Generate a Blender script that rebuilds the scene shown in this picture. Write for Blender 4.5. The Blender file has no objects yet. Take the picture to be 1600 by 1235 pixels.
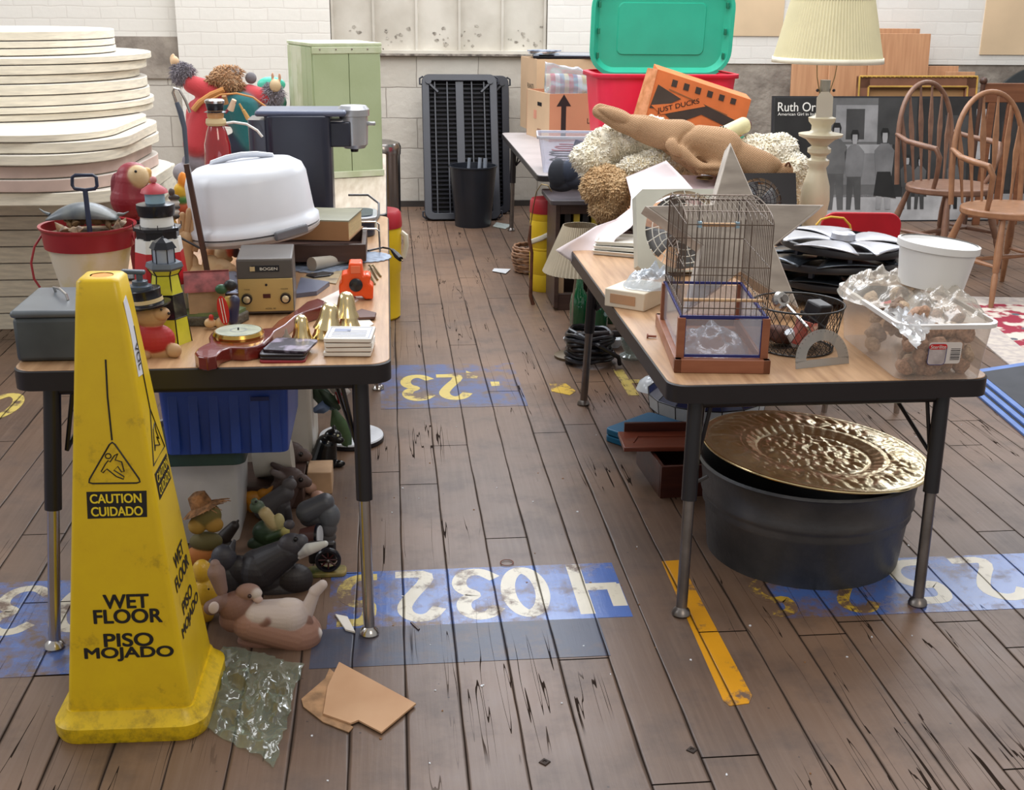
import bpy, bmesh, math, random
from math import pi, sin, cos, radians, atan2, sqrt
from mathutils import Matrix, Vector, Euler, noise
random.seed(7)
sc = bpy.context.scene
COL = sc.collection

# ------------------------------------------------------------------ camera
F = 1850.0
CAM_H = 1.40
cam_d = bpy.data.cameras.new('camera')
cam_d.sensor_width = 36.0
cam_d.lens = 36.0 * F / 1600.0
cam_d.clip_end = 100
cam = bpy.data.objects.new('camera', cam_d)
COL.objects.link(cam)
RC = Matrix.Rotation(radians(-5.98), 3, 'Z') @ Matrix.Rotation(radians(90 - 18.56), 3, 'X') @ Matrix.Rotation(radians(.6), 3, 'Z')
cam.matrix_world = Matrix.Translation((0, 0, CAM_H)) @ RC.to_4x4()
sc.camera = cam

# ------------------------------------------------------------------ light
sc.view_settings.view_transform = 'Standard'
sc.view_settings.look = 'None'
sc.view_settings.gamma = 1.0
sc.view_settings.exposure = 0.15
world = bpy.data.worlds.new('hall_light')
sc.world = world
world.use_nodes = True
wn = world.node_tree
wn.nodes['Background'].inputs[0].default_value = (1.0, .98, .96, 1)
wn.nodes['Background'].inputs[1].default_value = .42

def area(name, loc, target, sx, sy, power, col):
    l = bpy.data.lights.new(name, 'AREA')
    l.shape = 'RECTANGLE'; l.size = sx; l.size_y = sy; l.energy = power; l.color = col
    o = bpy.data.objects.new(name, l)
    COL.objects.link(o)
    o.location = loc
    o.rotation_euler = (Vector(target) - Vector(loc)).to_track_quat('-Z', 'Y').to_euler()
    return o

area('high_back_window_light', (.3, 8.2, 3.5), (.2, 2.6, .2), 3.6, 1.7, 150, (.76, .85, 1.0))
area('high_right_window_light', (4.6, 8.1, 3.6), (1.2, 3.6, .3), 2.4, 1.8, 75, (.85, .91, 1.0))
area('left_window_light', (-5.5, 3.5, 4.2), (.5, 4.5, .3), 4, 2, 110, (.92, .95, 1.0))
area('overhead_fill_light', (.6, 6.2, 5.2), (.6, 6.6, .6), 6, 3, 250, (.97, .98, 1.0))  # unseen soft overhead fill, added; the hall has no roof opening here
area('back_faces_fill_light', (1.0, 3.4, 5.0), (.8, 8.0, .7), 3.6, 2, 130, (.97, .98, 1.0))  # unseen fill, added to brighten camera-facing sides of things at the back
area('front_lamp_light', (1.6, -1.5, 3.6), (.0, 3.0, .2), 1.6, 1.6, 42, (1.0, .88, .74))

# ------------------------------------------------------------------ pixel rays of the photograph (to read real positions off it)
def ray(px, py):
    return RC @ Vector(((px - 800) / F, -(py - 617.5) / F, -1))
def Z(px, py, z=0.0):                     # where that sight line meets height z
    d = ray(px, py); t = (z - CAM_H) / d.z
    return Vector((0, 0, CAM_H)) + d * t
def Y(px, py, y):                         # where it meets the upright plane at distance y
    d = ray(px, py); t = y / d.y
    return Vector((0, 0, CAM_H)) + d * t
def S(p):                                 # metres per photo pixel at point p
    return -(RC.transposed() @ (Vector(p) - Vector((0, 0, CAM_H)))).z / F

# ------------------------------------------------------------------ materials
def lin(c):
    r = []
    for v in c[:3]:
        v = v / 255.0
        r.append(v / 12.92 if v <= .04045 else ((v + .055) / 1.055) ** 2.4)
    return (r[0], r[1], r[2], 1)
MATS = {}
def newmat(key):
    m = bpy.data.materials.new(key); m.use_nodes = True
    MATS[key] = m
    return m, m.node_tree, m.node_tree.nodes['Principled BSDF']
def mat(key, col=(200, 200, 200), rough=.5, metal=0, var=.06, vs=9, bump=0, bs=60, col2=None, alpha=1, trans=0, coat=0, stretch=None, sheen=0, lo=.35, hi=.65, emit=0):
    if key in MATS: return MATS[key]
    m, nt, b = newmat(key)
    N = nt.nodes.new; L = nt.links.new
    tc = N('ShaderNodeTexCoord'); mp = N('ShaderNodeMapping'); no = N('ShaderNodeTexNoise')
    if stretch: mp.inputs['Scale'].default_value = stretch
    L(tc.outputs['Object'], mp.inputs[0]); L(mp.outputs[0], no.inputs[0])
    no.inputs['Scale'].default_value = vs; no.inputs['Detail'].default_value = 5
    cr = N('ShaderNodeValToRGB')
    c = lin(col)
    if col2: a, d = c, lin(col2)
    else:
        a = tuple(min(1, x * (1 - var * 2)) for x in c[:3]) + (1,)
        d = tuple(min(1, x * (1 + var * 2)) for x in c[:3]) + (1,)
    cr.color_ramp.elements[0].color = a; cr.color_ramp.elements[0].position = lo
    cr.color_ramp.elements[1].color = d; cr.color_ramp.elements[1].position = hi
    L(no.outputs[0], cr.inputs[0]); L(cr.outputs[0], b.inputs['Base Color'])
    b.inputs['Roughness'].default_value = rough; b.inputs['Metallic'].default_value = metal
    b.inputs['Alpha'].default_value = alpha
    b.inputs['Transmission Weight'].default_value = trans
    b.inputs['Coat Weight'].default_value = coat
    b.inputs['Sheen Weight'].default_value = sheen
    if bump:
        n2 = N('ShaderNodeTexNoise'); n2.inputs['Scale'].default_value = bs; n2.inputs['Detail'].default_value = 4
        L(mp.outputs[0], n2.inputs[0])
        bp = N('ShaderNodeBump'); bp.inputs['Strength'].default_value = bump; bp.inputs['Distance'].default_value = .01
        L(n2.outputs[0], bp.inputs['Height']); L(bp.outputs[0], b.inputs['Normal'])
    return m
def wood(key, c1, c2, scale=(1, 12, 12), rough=.4, vs=3, coat=0):
    return mat(key, c1, rough, col2=c2, vs=vs, stretch=scale, bump=.05, bs=20, lo=.3, hi=.7, coat=coat)
def film(key, tint=(235, 245, 240), opac=.25, rough=.12, bump=0):
    if key in MATS: return MATS[key]
    m, nt, b = newmat(key)
    N = nt.nodes.new; L = nt.links.new
    out = nt.nodes['Material Output']
    b.inputs['Base Color'].default_value = lin(tint); b.inputs['Roughness'].default_value = .6
    tr = N('ShaderNodeBsdfTransparent'); tr.inputs[0].default_value = tuple(min(1, .5 + .5 * x) for x in lin(tint)[:3]) + (1,)
    lw = N('ShaderNodeLayerWeight'); lw.inputs[0].default_value = .3
    ma = N('ShaderNodeMath'); ma.operation = 'MULTIPLY_ADD'; ma.use_clamp = True
    L(lw.outputs['Facing'], ma.inputs[0]); ma.inputs[1].default_value = .35; ma.inputs[2].default_value = opac
    mx = N('ShaderNodeMixShader'); L(ma.outputs[0], mx.inputs[0]); L(tr.outputs[0], mx.inputs[1]); L(b.outputs[0], mx.inputs[2])
    lp = N('ShaderNodeLayerWeight'); lp.inputs[0].default_value = .5
    pw = N('ShaderNodeMath'); pw.operation = 'POWER'; L(lp.outputs['Facing'], pw.inputs[0]); pw.inputs[1].default_value = 3.0
    fr = N('ShaderNodeMath'); fr.operation = 'MULTIPLY_ADD'; L(pw.outputs[0], fr.inputs[0]); fr.inputs[1].default_value = .6; fr.inputs[2].default_value = .10
    gl = N('ShaderNodeBsdfGlossy'); gl.inputs['Roughness'].default_value = rough
    m2 = N('ShaderNodeMixShader'); L(fr.outputs[0], m2.inputs[0]); L(mx.outputs[0], m2.inputs[1]); L(gl.outputs[0], m2.inputs[2])
    L(m2.outputs[0], out.inputs[0])
    if bump:
        tc = N('ShaderNodeTexCoord')
        n2 = N('ShaderNodeTexNoise'); n2.inputs['Scale'].default_value = 25; L(tc.outputs['Object'], n2.inputs[0])
        bp = N('ShaderNodeBump'); bp.inputs['Strength'].default_value = bump; bp.inputs['Distance'].default_value = .01; L(n2.outputs[0], bp.inputs['Height']); L(bp.outputs[0], gl.inputs['Normal'])
    return m
def vcol(rough=.5, sheen=0, key='painted_figure', bump=.15, bs=90):
    key = key + '_%d' % int(rough * 100)
    if key in MATS: return MATS[key]
    m, nt, b = newmat(key)
    at = nt.nodes.new('ShaderNodeAttribute'); at.attribute_name = 'Col'
    nt.links.new(at.outputs[0], b.inputs['Base Color'])
    b.inputs['Roughness'].default_value = rough; b.inputs['Sheen Weight'].default_value = sheen
    n2 = nt.nodes.new('ShaderNodeTexNoise'); n2.inputs['Scale'].default_value = bs
    bp = nt.nodes.new('ShaderNodeBump'); bp.inputs['Strength'].default_value = bump; bp.inputs['Distance'].default_value = .004
    nt.links.new(n2.outputs[0], bp.inputs['Height']); nt.links.new(bp.outputs[0], b.inputs['Normal'])
    return m

# ------------------------------------------------------------------ things and parts
LOC = {}
def T(name, label, cat, loc=(0, 0, 0), rz=0, group=None, tilt=None):
    o = bpy.data.objects.new(name, None); COL.objects.link(o)
    o.empty_display_size = .05
    o.location = loc; o.rotation_euler = (tilt[0], tilt[1], rz) if tilt else (0, 0, rz)
    LOC[o.name] = Matrix.Translation(loc) @ o.rotation_euler.to_matrix().to_4x4()
    o['label'] = label; o['category'] = cat
    if group: o['group'] = group
    return o
def tag(o, label, cat, group=None, kind=None):
    o['label'] = label; o['category'] = cat
    if group: o['group'] = group
    if kind: o['kind'] = kind
    return o
def finish(name, me, m, parent=None, smooth=True, bev=0, w=0, ang=35, sub=0):
    o = bpy.data.objects.new(name, me); COL.objects.link(o)
    for x in (m if isinstance(m, (list, tuple)) else [m]): me.materials.append(x)
    if smooth:
        me.polygons.foreach_set('use_smooth', [True] * len(me.polygons))
        me.set_sharp_from_angle(angle=radians(ang))
    if parent is not None:
        if w:
            root = parent
            while root.parent: root = root.parent
            me.transform(LOC[root.name].inverted())
        o.parent = parent
    if bev:
        b = o.modifiers.new('bevel', 'BEVEL'); b.width = bev; b.segments = 2; b.limit_method = 'ANGLE'; b.angle_limit = radians(40)
    if sub:
        s = o.modifiers.new('sub', 'SUBSURF'); s.levels = sub; s.render_levels = sub
    return o
class MB:
    def __init__(s, M=None):
        s.bm = bmesh.new(); s.M = M or Matrix.Identity(4); s.mi = 0
    def raw(s, vs, fs):
        v = [s.bm.verts.new(s.M @ Vector(p)) for p in vs]
        for f in fs:
            try:
                q = s.bm.faces.new([v[i] for i in f]); q.material_index = s.mi
            except ValueError: pass
        return s
    def box(s, c, d, rot=(0, 0, 0), taper=1):
        R = Euler(rot).to_matrix(); c = Vector(c)
        vs = []
        for z in (-1, 1):
            t = taper if z < 0 else 1
            for x, y in ((-1, -1), (1, -1), (1, 1), (-1, 1)):
                vs.append(c + R @ Vector((x * d[0] / 2 * t, y * d[1] / 2 * t, z * d[2] / 2)))
        return s.raw(vs, [(3, 2, 1, 0), (4, 5, 6, 7), (0, 1, 5, 4), (1, 2, 6, 5), (2, 3, 7, 6), (3, 0, 4, 7)])
    def lathe(s, prof, c=(0, 0, 0), n=32, R=None, sx=1, sy=1, caps=True, a0=0, arc=2 * pi):
        c = Vector(c); R = R or Matrix.Identity(3)
        vs = []; fs = []
        full = arc > 6.28
        m = n if full else n + 1
        for r, z in prof:
            for i in range(m):
                a = a0 + arc * i / n
                vs.append(c + R @ Vector((r * sx * cos(a), r * sy * sin(a), z)))
        for j in range(len(prof) - 1):
            for i in range(n):
                k = (i + 1) % m
                fs.append((j * m + i, j * m + k, (j + 1) * m + k, (j + 1) * m + i))
        if caps and full:
            if prof[0][0] > 1e-5: fs.append(tuple(reversed(range(m))))
            if prof[-1][0] > 1e-5: fs.append(tuple((len(prof) - 1) * m + i for i in range(m)))
        s.raw(vs, fs)
        return s
    def cyl(s, p0, p1, r0, r1=None, n=16):
        p0 = Vector(p0); p1 = Vector(p1); r1 = r0 if r1 is None else r1
        d = p1 - p0
        R = d.to_track_quat('Z', 'Y').to_matrix()
        return s.lathe([(r0, 0), (r1, d.length)], p0, n, R)
    def tube(s, pts, r, n=8, closed=False, flat=1):
        pts = [Vector(p) for p in pts]; k = len(pts)
        vs = []; fs = []; up = None
        for i, p in enumerate(pts):
            a = pts[(i - 1) % k] if (closed or i) else p
            b = pts[(i + 1) % k] if (closed or i < k - 1) else p
            t = (b - a).normalized() if (b - a).length > 1e-9 else Vector((0, 0, 1))
            if up is None: up = t.orthogonal().normalized() if abs(t.z) > .9 else Vector((0, 0, 1))
            u = (up - t * up.dot(t))
            u = u.normalized() if u.length > 1e-6 else t.orthogonal().normalized()
            up = u; v = t.cross(u)
            rr = r[i] if isinstance(r, (list, tuple)) else r
            for j in range(n):
                q = 2 * pi * j / n
                vs.append(p + (u * cos(q) * flat + v * sin(q)) * rr)
        for i in range(k if closed else k - 1):
            i2 = (i + 1) % k
            for j in range(n):
                j2 = (j + 1) % n
                fs.append((i * n + j, i * n + j2, i2 * n + j2, i2 * n + j))
        if not closed:
            fs.append(tuple(reversed(range(n)))); fs.append(tuple((k - 1) * n + j for j in range(n)))
        return s.raw(vs, fs)
    def sph(s, c, r, sc_=(1, 1, 1), n=16, R=None):
        prof = [(max(1e-6, r * sin(pi * i / (n // 2 * 1.0))), -r * cos(pi * i / (n // 2 * 1.0))) for i in range(n // 2 + 1)]
        prof[0] = (1e-6, -r); prof[-1] = (1e-6, r)
        R = (R or Matrix.Identity(3)) @ Matrix.Diagonal(sc_)
        return s.lathe(prof, c, n, R)
    def prism(s, poly, z0, z1):
        n = len(poly)
        vs = [(x, y, z0) for x, y in poly] + [(x, y, z1) for x, y in poly]
        fs = [tuple(reversed(range(n))), tuple(range(n, 2 * n))] + [(i, (i + 1) % n, n + (i + 1) % n, n + i) for i in range(n)]
        return s.raw(vs, fs)
    def slab(s, pts, t):                 # pts: world/local 3D outline, thickness vector t
        n = len(pts); t = Vector(t)
        vs = [Vector(p) for p in pts] + [Vector(p) + t for p in pts]
        fs = [tuple(range(n)), tuple(reversed(range(n, 2 * n)))] + [((i + 1) % n, i, n + i, n + (i + 1) % n) for i in range(n)]
        return s.raw(vs, fs)
    def grid(s, fn, nu, nv):
        vs = [fn(i / nu, j / nv) for j in range(nv + 1) for i in range(nu + 1)]
        fs = [(j * (nu + 1) + i, j * (nu + 1) + i + 1, (j + 1) * (nu + 1) + i + 1, (j + 1) * (nu + 1) + i) for j in range(nv) for i in range(nu)]
        return s.raw(vs, fs)
    def build(s, name, m, parent=None, smooth=True, bev=0, w=0, ang=35, sub=0, thick=0, merge=0):
        if merge: bmesh.ops.remove_doubles(s.bm, verts=s.bm.verts, dist=merge)
        bmesh.ops.recalc_face_normals(s.bm, faces=s.bm.faces)
        me = bpy.data.meshes.new(name); s.bm.to_mesh(me); s.bm.free()
        o = finish(name, me, m, parent, smooth, bev, w, ang, sub)
        if thick:
            t = o.modifiers.new('thick', 'SOLIDIFY'); t.thickness = thick; t.offset = 0
        return o
def rr(w, h, r, n=6, cx=0, cy=0):         # rounded rectangle outline
    p = []
    for qx, qy, a in ((1, 1, 0), (-1, 1, 90), (-1, -1, 180), (1, -1, 270)):
        for i in range(n + 1):
            t = radians(a + 90 * i / n)
            p.append((cx + qx * (w / 2 - r) + r * cos(t), cy + qy * (h / 2 - r) + r * sin(t)))
    return p
def text(s, c, width, height, m, parent, right=(1, 0, 0), up=(0, 0, 1), thick=.0006, bold=0, name='lettering', w=0, shear=0):
    cu = bpy.data.curves.new('t', 'FONT'); cu.body = s; cu.align_x = 'CENTER'; cu.size = 1
    cu.space_line = .85; cu.shear = shear
    o = bpy.data.objects.new('t', cu); COL.objects.link(o)
    bpy.context.view_layer.update()
    me = bpy.data.meshes.new_from_object(o.evaluated_get(bpy.context.evaluated_depsgraph_get()))
    bpy.data.objects.remove(o)
    xs = [v.co.x for v in me.vertices]; ys = [v.co.y for v in me.vertices]
    x0, x1, y0, y1 = min(xs), max(xs), min(ys), max(ys)
    r = Vector(right).normalized(); u = Vector(up).normalized(); n = r.cross(u)
    c = Vector(c)
    for v in me.vertices:
        v.co = c + r * ((v.co.x - (x0 + x1) / 2) / (x1 - x0) * width) + u * ((v.co.y - (y0 + y1) / 2) / (y1 - y0) * height) + n * thick
    if bold:                      # heavier strokes: the same letters laid again a hair to each side
        bm = bmesh.new(); k = bold * height * .9
        for i, (dx, dz) in enumerate(((-k, 0), (k, 0), (0, -k * .7), (0, k * .7), (-k * .7, -k * .6), (k * .7, k * .6), (-k * .7, k * .6), (k * .7, -k * .6))):
            m2 = me.copy()
            for v in m2.vertices: v.co += r * dx + u * dz + n * (.00002 * i)
            bm.from_mesh(m2); bpy.data.meshes.remove(m2)
        bm.to_mesh(me); bm.free()
    return finish(name, me, m, parent, smooth=False, w=w)
def plane_hit(px, py, p0, n):
    d = ray(px, py); o = Vector((0, 0, CAM_H)); n = Vector(n)
    return o + d * ((Vector(p0) - o).dot(n) / d.dot(n))

def organic(name, parent, blobs, m, vox=.004, w=1, smooth_it=3, blend=2.0):
    """blobs: ('e', centre, (rx,ry,rz), R, colour) or ('c', p0, p1, r0, r1, colour) fused into one skin"""
    mb = MB()
    for b in blobs:
        if b[0] == 'e': mb.sph(b[1], 1, b[2], 24, b[3])
        else:
            p0, p1, r0, r1 = Vector(b[1]), Vector(b[2]), b[3], b[4]
            k = 6
            mb.cyl(p0, p1, r0, r1, 22); mb.sph(p0, r0, n=22); mb.sph(p1, r1, n=22)
    bmesh.ops.recalc_face_normals(mb.bm, faces=mb.bm.faces)
    me = bpy.data.meshes.new('tmp'); mb.bm.to_mesh(me); mb.bm.free()
    o = bpy.data.objects.new('tmp', me); COL.objects.link(o)
    r = o.modifiers.new('r', 'REMESH'); r.mode = 'VOXEL'; r.voxel_size = vox
    if smooth_it:
        q = o.modifiers.new('s', 'SMOOTH'); q.iterations = smooth_it; q.factor = .5
    bpy.context.view_layer.update()
    me2 = bpy.data.meshes.new_from_object(o.evaluated_get(bpy.context.evaluated_depsgraph_get()))
    bpy.data.objects.remove(o)
    me2.name = name
    ca = me2.color_attributes.new('Col', 'FLOAT_COLOR', 'POINT')
    data = []
    prep = []
    for b in blobs:
        if b[0] == 'e':
            prep.append((0, Vector(b[1]), ((b[3] or Matrix.Identity(3)) @ Matrix.Diagonal(b[2])).inverted(), min(b[2]), lin(b[4])))
        else: prep.append((1, Vector(b[1]), Vector(b[2]), (b[3], b[4]), lin(b[5])))
    for v in me2.vertices:
        ws = []
        for q in prep:
            if q[0] == 0: d = ((q[2] @ (v.co - q[1])).length - 1) * q[3]
            else:
                ab = q[2] - q[1]; t = max(0, min(1, (v.co - q[1]).dot(ab) / max(1e-9, ab.length_squared)))
                d = (v.co - q[1] - ab * t).length - (q[3][0] * (1 - t) + q[3][1] * t)
            ws.append(math.exp(-d / vox * blend))
        tot = sum(ws) or 1
        c = [0, 0, 0]
        for a, q in zip(ws, prep):
            for i in range(3): c[i] += a * q[4][i]
        data += [c[0] / tot, c[1] / tot, c[2] / tot, 1]
    ca.data.foreach_set('color', data)
    return finish(name, me2, m, parent, w=w, ang=180)
def tufts(o, parent, n, ln, rad, m, seed=1, name='pile', droop=.35):
    """short curved locks standing out of a skin"""
    rnd = random.Random(seed); me = o.data; ps = me.polygons; mb = MB(); vs = []; fs = []
    tot = 0; acc = []
    for p in ps: tot += p.area; acc.append(tot)
    import bisect
    for _ in range(n):
        p = ps[min(len(ps) - 1, bisect.bisect(acc, rnd.random() * tot))]
        c = p.center; d = (p.normal + Vector((rnd.gauss(0, .45), rnd.gauss(0, .45), rnd.gauss(0, .45)))).normalized()
        u = d.orthogonal().normalized(); v = d.cross(u); l = ln * rnd.uniform(.6, 1.3); b = len(vs)
        q1 = c + d * l * .55; q2 = c + d * l * .9 + Vector((rnd.gauss(0, .25), rnd.gauss(0, .25), -droop)) * l
        for q, r in ((c - d * l * .2, rad), (q1, rad * .8)):
            vs += [q + (u * cos(a) + v * sin(a)) * r for a in (0, 2.1, 4.2)]
        vs.append(q2)
        fs += [(b, b + 1, b + 4, b + 3), (b + 1, b + 2, b + 5, b + 4), (b + 2, b, b + 3, b + 5), (b + 3, b + 4, b + 6), (b + 4, b + 5, b + 6), (b + 5, b + 3, b + 6)]
    me2 = bpy.data.meshes.new(name); me2.from_pydata([tuple(q) for q in vs], [], fs); me2.update()
    r = finish(name, me2, m, parent, ang=180); r['kind'] = 'stuff'
    return r
def fig(name, label, cat, base, ent, rough=.45, vox_px=1.1, depth=.8, group=None, part='body', back=None, eyes=(), blend=1.2, m=None, push=0):
    """a modelled figure: base=(px,py,z) of its foot; blobs given in photo pixels about the plane it stands in"""
    b = Z(*base); b.y += push
    t = T(name, label, cat, b, group=group)
    s = S(b); Y0 = b.y + (back if back is not None else 0)
    out = []
    for e in ent:
        if e[0] == 'c':
            _, x0, y0, d0, x1, y1, d1, r0, r1, c = e
            out.append(('c', Y(x0, y0, Y0 + d0 * s), Y(x1, y1, Y0 + d1 * s), r0 * s, r1 * s, c))
        else:
            x, y, d, rx, rz, c = e[:6]; a = e[6] if len(e) > 6 else 0; ry = e[7] if len(e) > 7 else min(rx, rz) * (1 if depth is None else max(depth, .3))
            out.append(('e', Y(x, y, Y0 + d * s), (rx * s, ry * s, rz * s), Matrix.Rotation(radians(-a), 3, 'Y') if a else None, c))
    # never below its support
    organic(part, t, out, m or vcol(rough), vox=s * vox_px, blend=blend)
    k = 0
    for e in eyes:
        x, y, d, r, c = e
        MB().sph(Y(x, y, Y0 + d * s), r * s, n=10).build('eye', mat('gloss_%d_%d_%d' % c, c, .15, var=0), t, w=1)
    return t
# ------------------------------------------------------------------ the room
class NX:
    """tiny node-expression helper"""
    def __init__(s, nt): s.nt = nt
    def n(s, t, **k):
        o = s.nt.nodes.new(t)
        for a, v in k.items(): setattr(o, a, v)
        return o
    def put(s, sock, v):
        if hasattr(v, 'links') or hasattr(v, 'is_output'): s.nt.links.new(v, sock)
        else: sock.default_value = v
    def m(s, op, *a):
        o = s.n('ShaderNodeMath', operation=op)
        for i, v in enumerate(a): s.put(o.inputs[i], v)
        return o.outputs[0]
    def mix(s, f, a, b, bt='MIX'):
        o = s.n('ShaderNodeMixRGB', blend_type=bt); s.put(o.inputs[0], f); s.put(o.inputs[1], a); s.put(o.inputs[2], b)
        return o.outputs[0]
    def noise(s, vec, scale, det=4, rough=.5):
        o = s.n('ShaderNodeTexNoise'); s.put(o.inputs['Vector'], vec); o.inputs['Scale'].default_value = scale
        o.inputs['Detail'].default_value = det; o.inputs['Roughness'].default_value = rough
        return o.outputs[0]
    def ramp(s, f, a, b):
        o = s.n('ShaderNodeMapRange'); s.put(o.inputs[0], f); o.inputs[1].default_value = a; o.inputs[2].default_value = b
        return o.outputs[0]
    def xyz(s, x, y, z):
        o = s.n('ShaderNodeCombineXYZ'); s.put(o.inputs[0], x); s.put(o.inputs[1], y); s.put(o.inputs[2], z); return o.outputs[0]

def floor_mat(key, paint=None, wear=.45, soft=.1, rough_paint=.3):
    """worn plank floor; with paint = colour it is the same boards under a coat of worn paint"""
    m, nt, b = newmat(key)
    e = NX(nt)
    geo = e.n('ShaderNodeNewGeometry'); sp = e.n('ShaderNodeSeparateXYZ'); nt.links.new(geo.outputs['Position'], sp.inputs[0])
    x, y = sp.outputs[0], sp.outputs[1]
    pos = geo.outputs['Position']
    u = e.m('DIVIDE', e.m('SUBTRACT', x, .009), .114)
    wob = e.m('MULTIPLY', e.m('SUBTRACT', e.noise(e.xyz(e.m('MULTIPLY', x, 3), e.m('MULTIPLY', y, 1.6), 0), 1.0, 3), .5), .09)
    u = e.m('ADD', u, wob)
    idx = e.m('FLOOR', u); fr = e.m('FRACT', u)
    wn1 = e.n('ShaderNodeTexWhiteNoise', noise_dimensions='1D'); nt.links.new(idx, wn1.inputs['W'])
    v = e.m('ADD', e.m('DIVIDE', y, 1.9), e.m('MULTIPLY', wn1.outputs['Value'], 7.3))
    jd = e.m('FLOOR', v); vf = e.m('FRACT', v)
    wn2 = e.n('ShaderNodeTexWhiteNoise', noise_dimensions='2D'); nt.links.new(e.xyz(idx, jd, 0), wn2.inputs['Vector'])
    rnd = wn2.outputs['Value']
    # gap masks
    dx = e.m('MINIMUM', fr, e.m('SUBTRACT', 1.0, fr))
    gw = e.m('MULTIPLY_ADD', e.noise(e.xyz(idx, e.m('MULTIPLY', y, 1.3), 3), 1.7, 4), .15, -.038)
    gap = e.m('SUBTRACT', 1.0, e.m('SMOOTH_MIN', 1.0, e.m('DIVIDE', dx, e.m('MAXIMUM', gw, .012)), .2))
    dy = e.m('MULTIPLY', e.m('MINIMUM', vf, e.m('SUBTRACT', 1.0, vf)), 1.9)
    joint = e.m('LESS_THAN', dy, .0022)
    # splits along the grain
    gr = e.noise(e.xyz(e.m('MULTIPLY', x, 17), e.m('MULTIPLY', y, .55), idx), 1.0, 3, .5)
    crk = e.m('MULTIPLY', e.m('LESS_THAN', e.m('ABSOLUTE', e.m('SUBTRACT', gr, .5)), .0032), e.ramp(e.noise(pos, 1.3, 3), .50, .54))
    dark = e.m('MAXIMUM', e.m('MAXIMUM', gap, joint), e.m('MULTIPLY', crk, .9))
    dark = e.m('MINIMUM', e.m('MAXIMUM', dark, 0.0), 1.0)
    fine = e.noise(e.xyz(e.m('MULTIPLY', x, 90), e.m('MULTIPLY', y, 3), rnd), 1.0, 6, .65)
    big = e.noise(pos, 1.3, 3); med = e.noise(pos, 6.5, 6, .65)
    c = e.mix(e.ramp(big, .35, .68), lin((78, 62, 53)), lin((126, 98, 77)))
    c = e.mix(e.m('MULTIPLY', e.ramp(rnd, 0, 1), .6), c, lin((102, 79, 62)))
    c = e.mix(e.m('MULTIPLY', e.ramp(fine, .4, .75), .35), c, lin((128, 107, 92)))
    c = e.mix(e.m('MULTIPLY', e.ramp(med, .5, .72), .55), c, lin((62, 51, 47)))
    spk = e.n('ShaderNodeTexVoronoi'); spk.inputs['Scale'].default_value = 21; nt.links.new(pos, spk.inputs['Vector'])
    dots = e.m('MULTIPLY', e.m('LESS_THAN', spk.outputs['Distance'], .055), e.m('GREATER_THAN', e.noise(pos, 3.1, 2), .52))
    c = e.mix(e.m('MULTIPLY', dots, .75), c, lin((40, 33, 30)))
    rgh = e.m('MULTIPLY_ADD', med, .25, .30)
    if paint:
        worn = e.m('ADD', e.m('MULTIPLY', e.noise(pos, 14, 6, .7), .6), e.m('MULTIPLY', e.noise(pos, 2.6, 3), .4))
        keep = e.ramp(worn, wear + soft * .5, wear - soft * .5)
        pc = e.mix(e.m('MULTIPLY', e.ramp(med, .3, .8), .5), lin(paint), tuple(q * .62 for q in lin(paint)[:3]) + (1,))
        c = e.mix(keep, c, pc)
        rgh = e.m('MULTIPLY_ADD', keep, rough_paint - .42, .42)
    c = e.mix(dark, c, lin((24, 19, 17)))
    nt.links.new(c, b.inputs['Base Color']); nt.links.new(e.m('MAXIMUM', rgh, dark), b.inputs['Roughness'])
    nt.links.new(e.m('MULTIPLY_ADD', dark, -.5, .5), b.inputs['Specular IOR Level'])
    bp = e.n('ShaderNodeBump'); bp.inputs['Strength'].default_value = .35; bp.inputs['Distance'].default_value = .004
    h = e.m('SUBTRACT', e.m('MULTIPLY', fine, .25), dark)
    nt.links.new(e.m('ADD', h, e.m('MULTIPLY', med, .5)), bp.inputs['Height']); nt.links.new(bp.outputs[0], b.inputs['Normal'])
    return m
def struct(o):
    o['kind'] = 'structure'; return o
struct(MB().box((0.5, 5.2, -.05), (14, 13.4, .1)).build('floor', floor_mat('worn_planks'), smooth=False))

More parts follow.
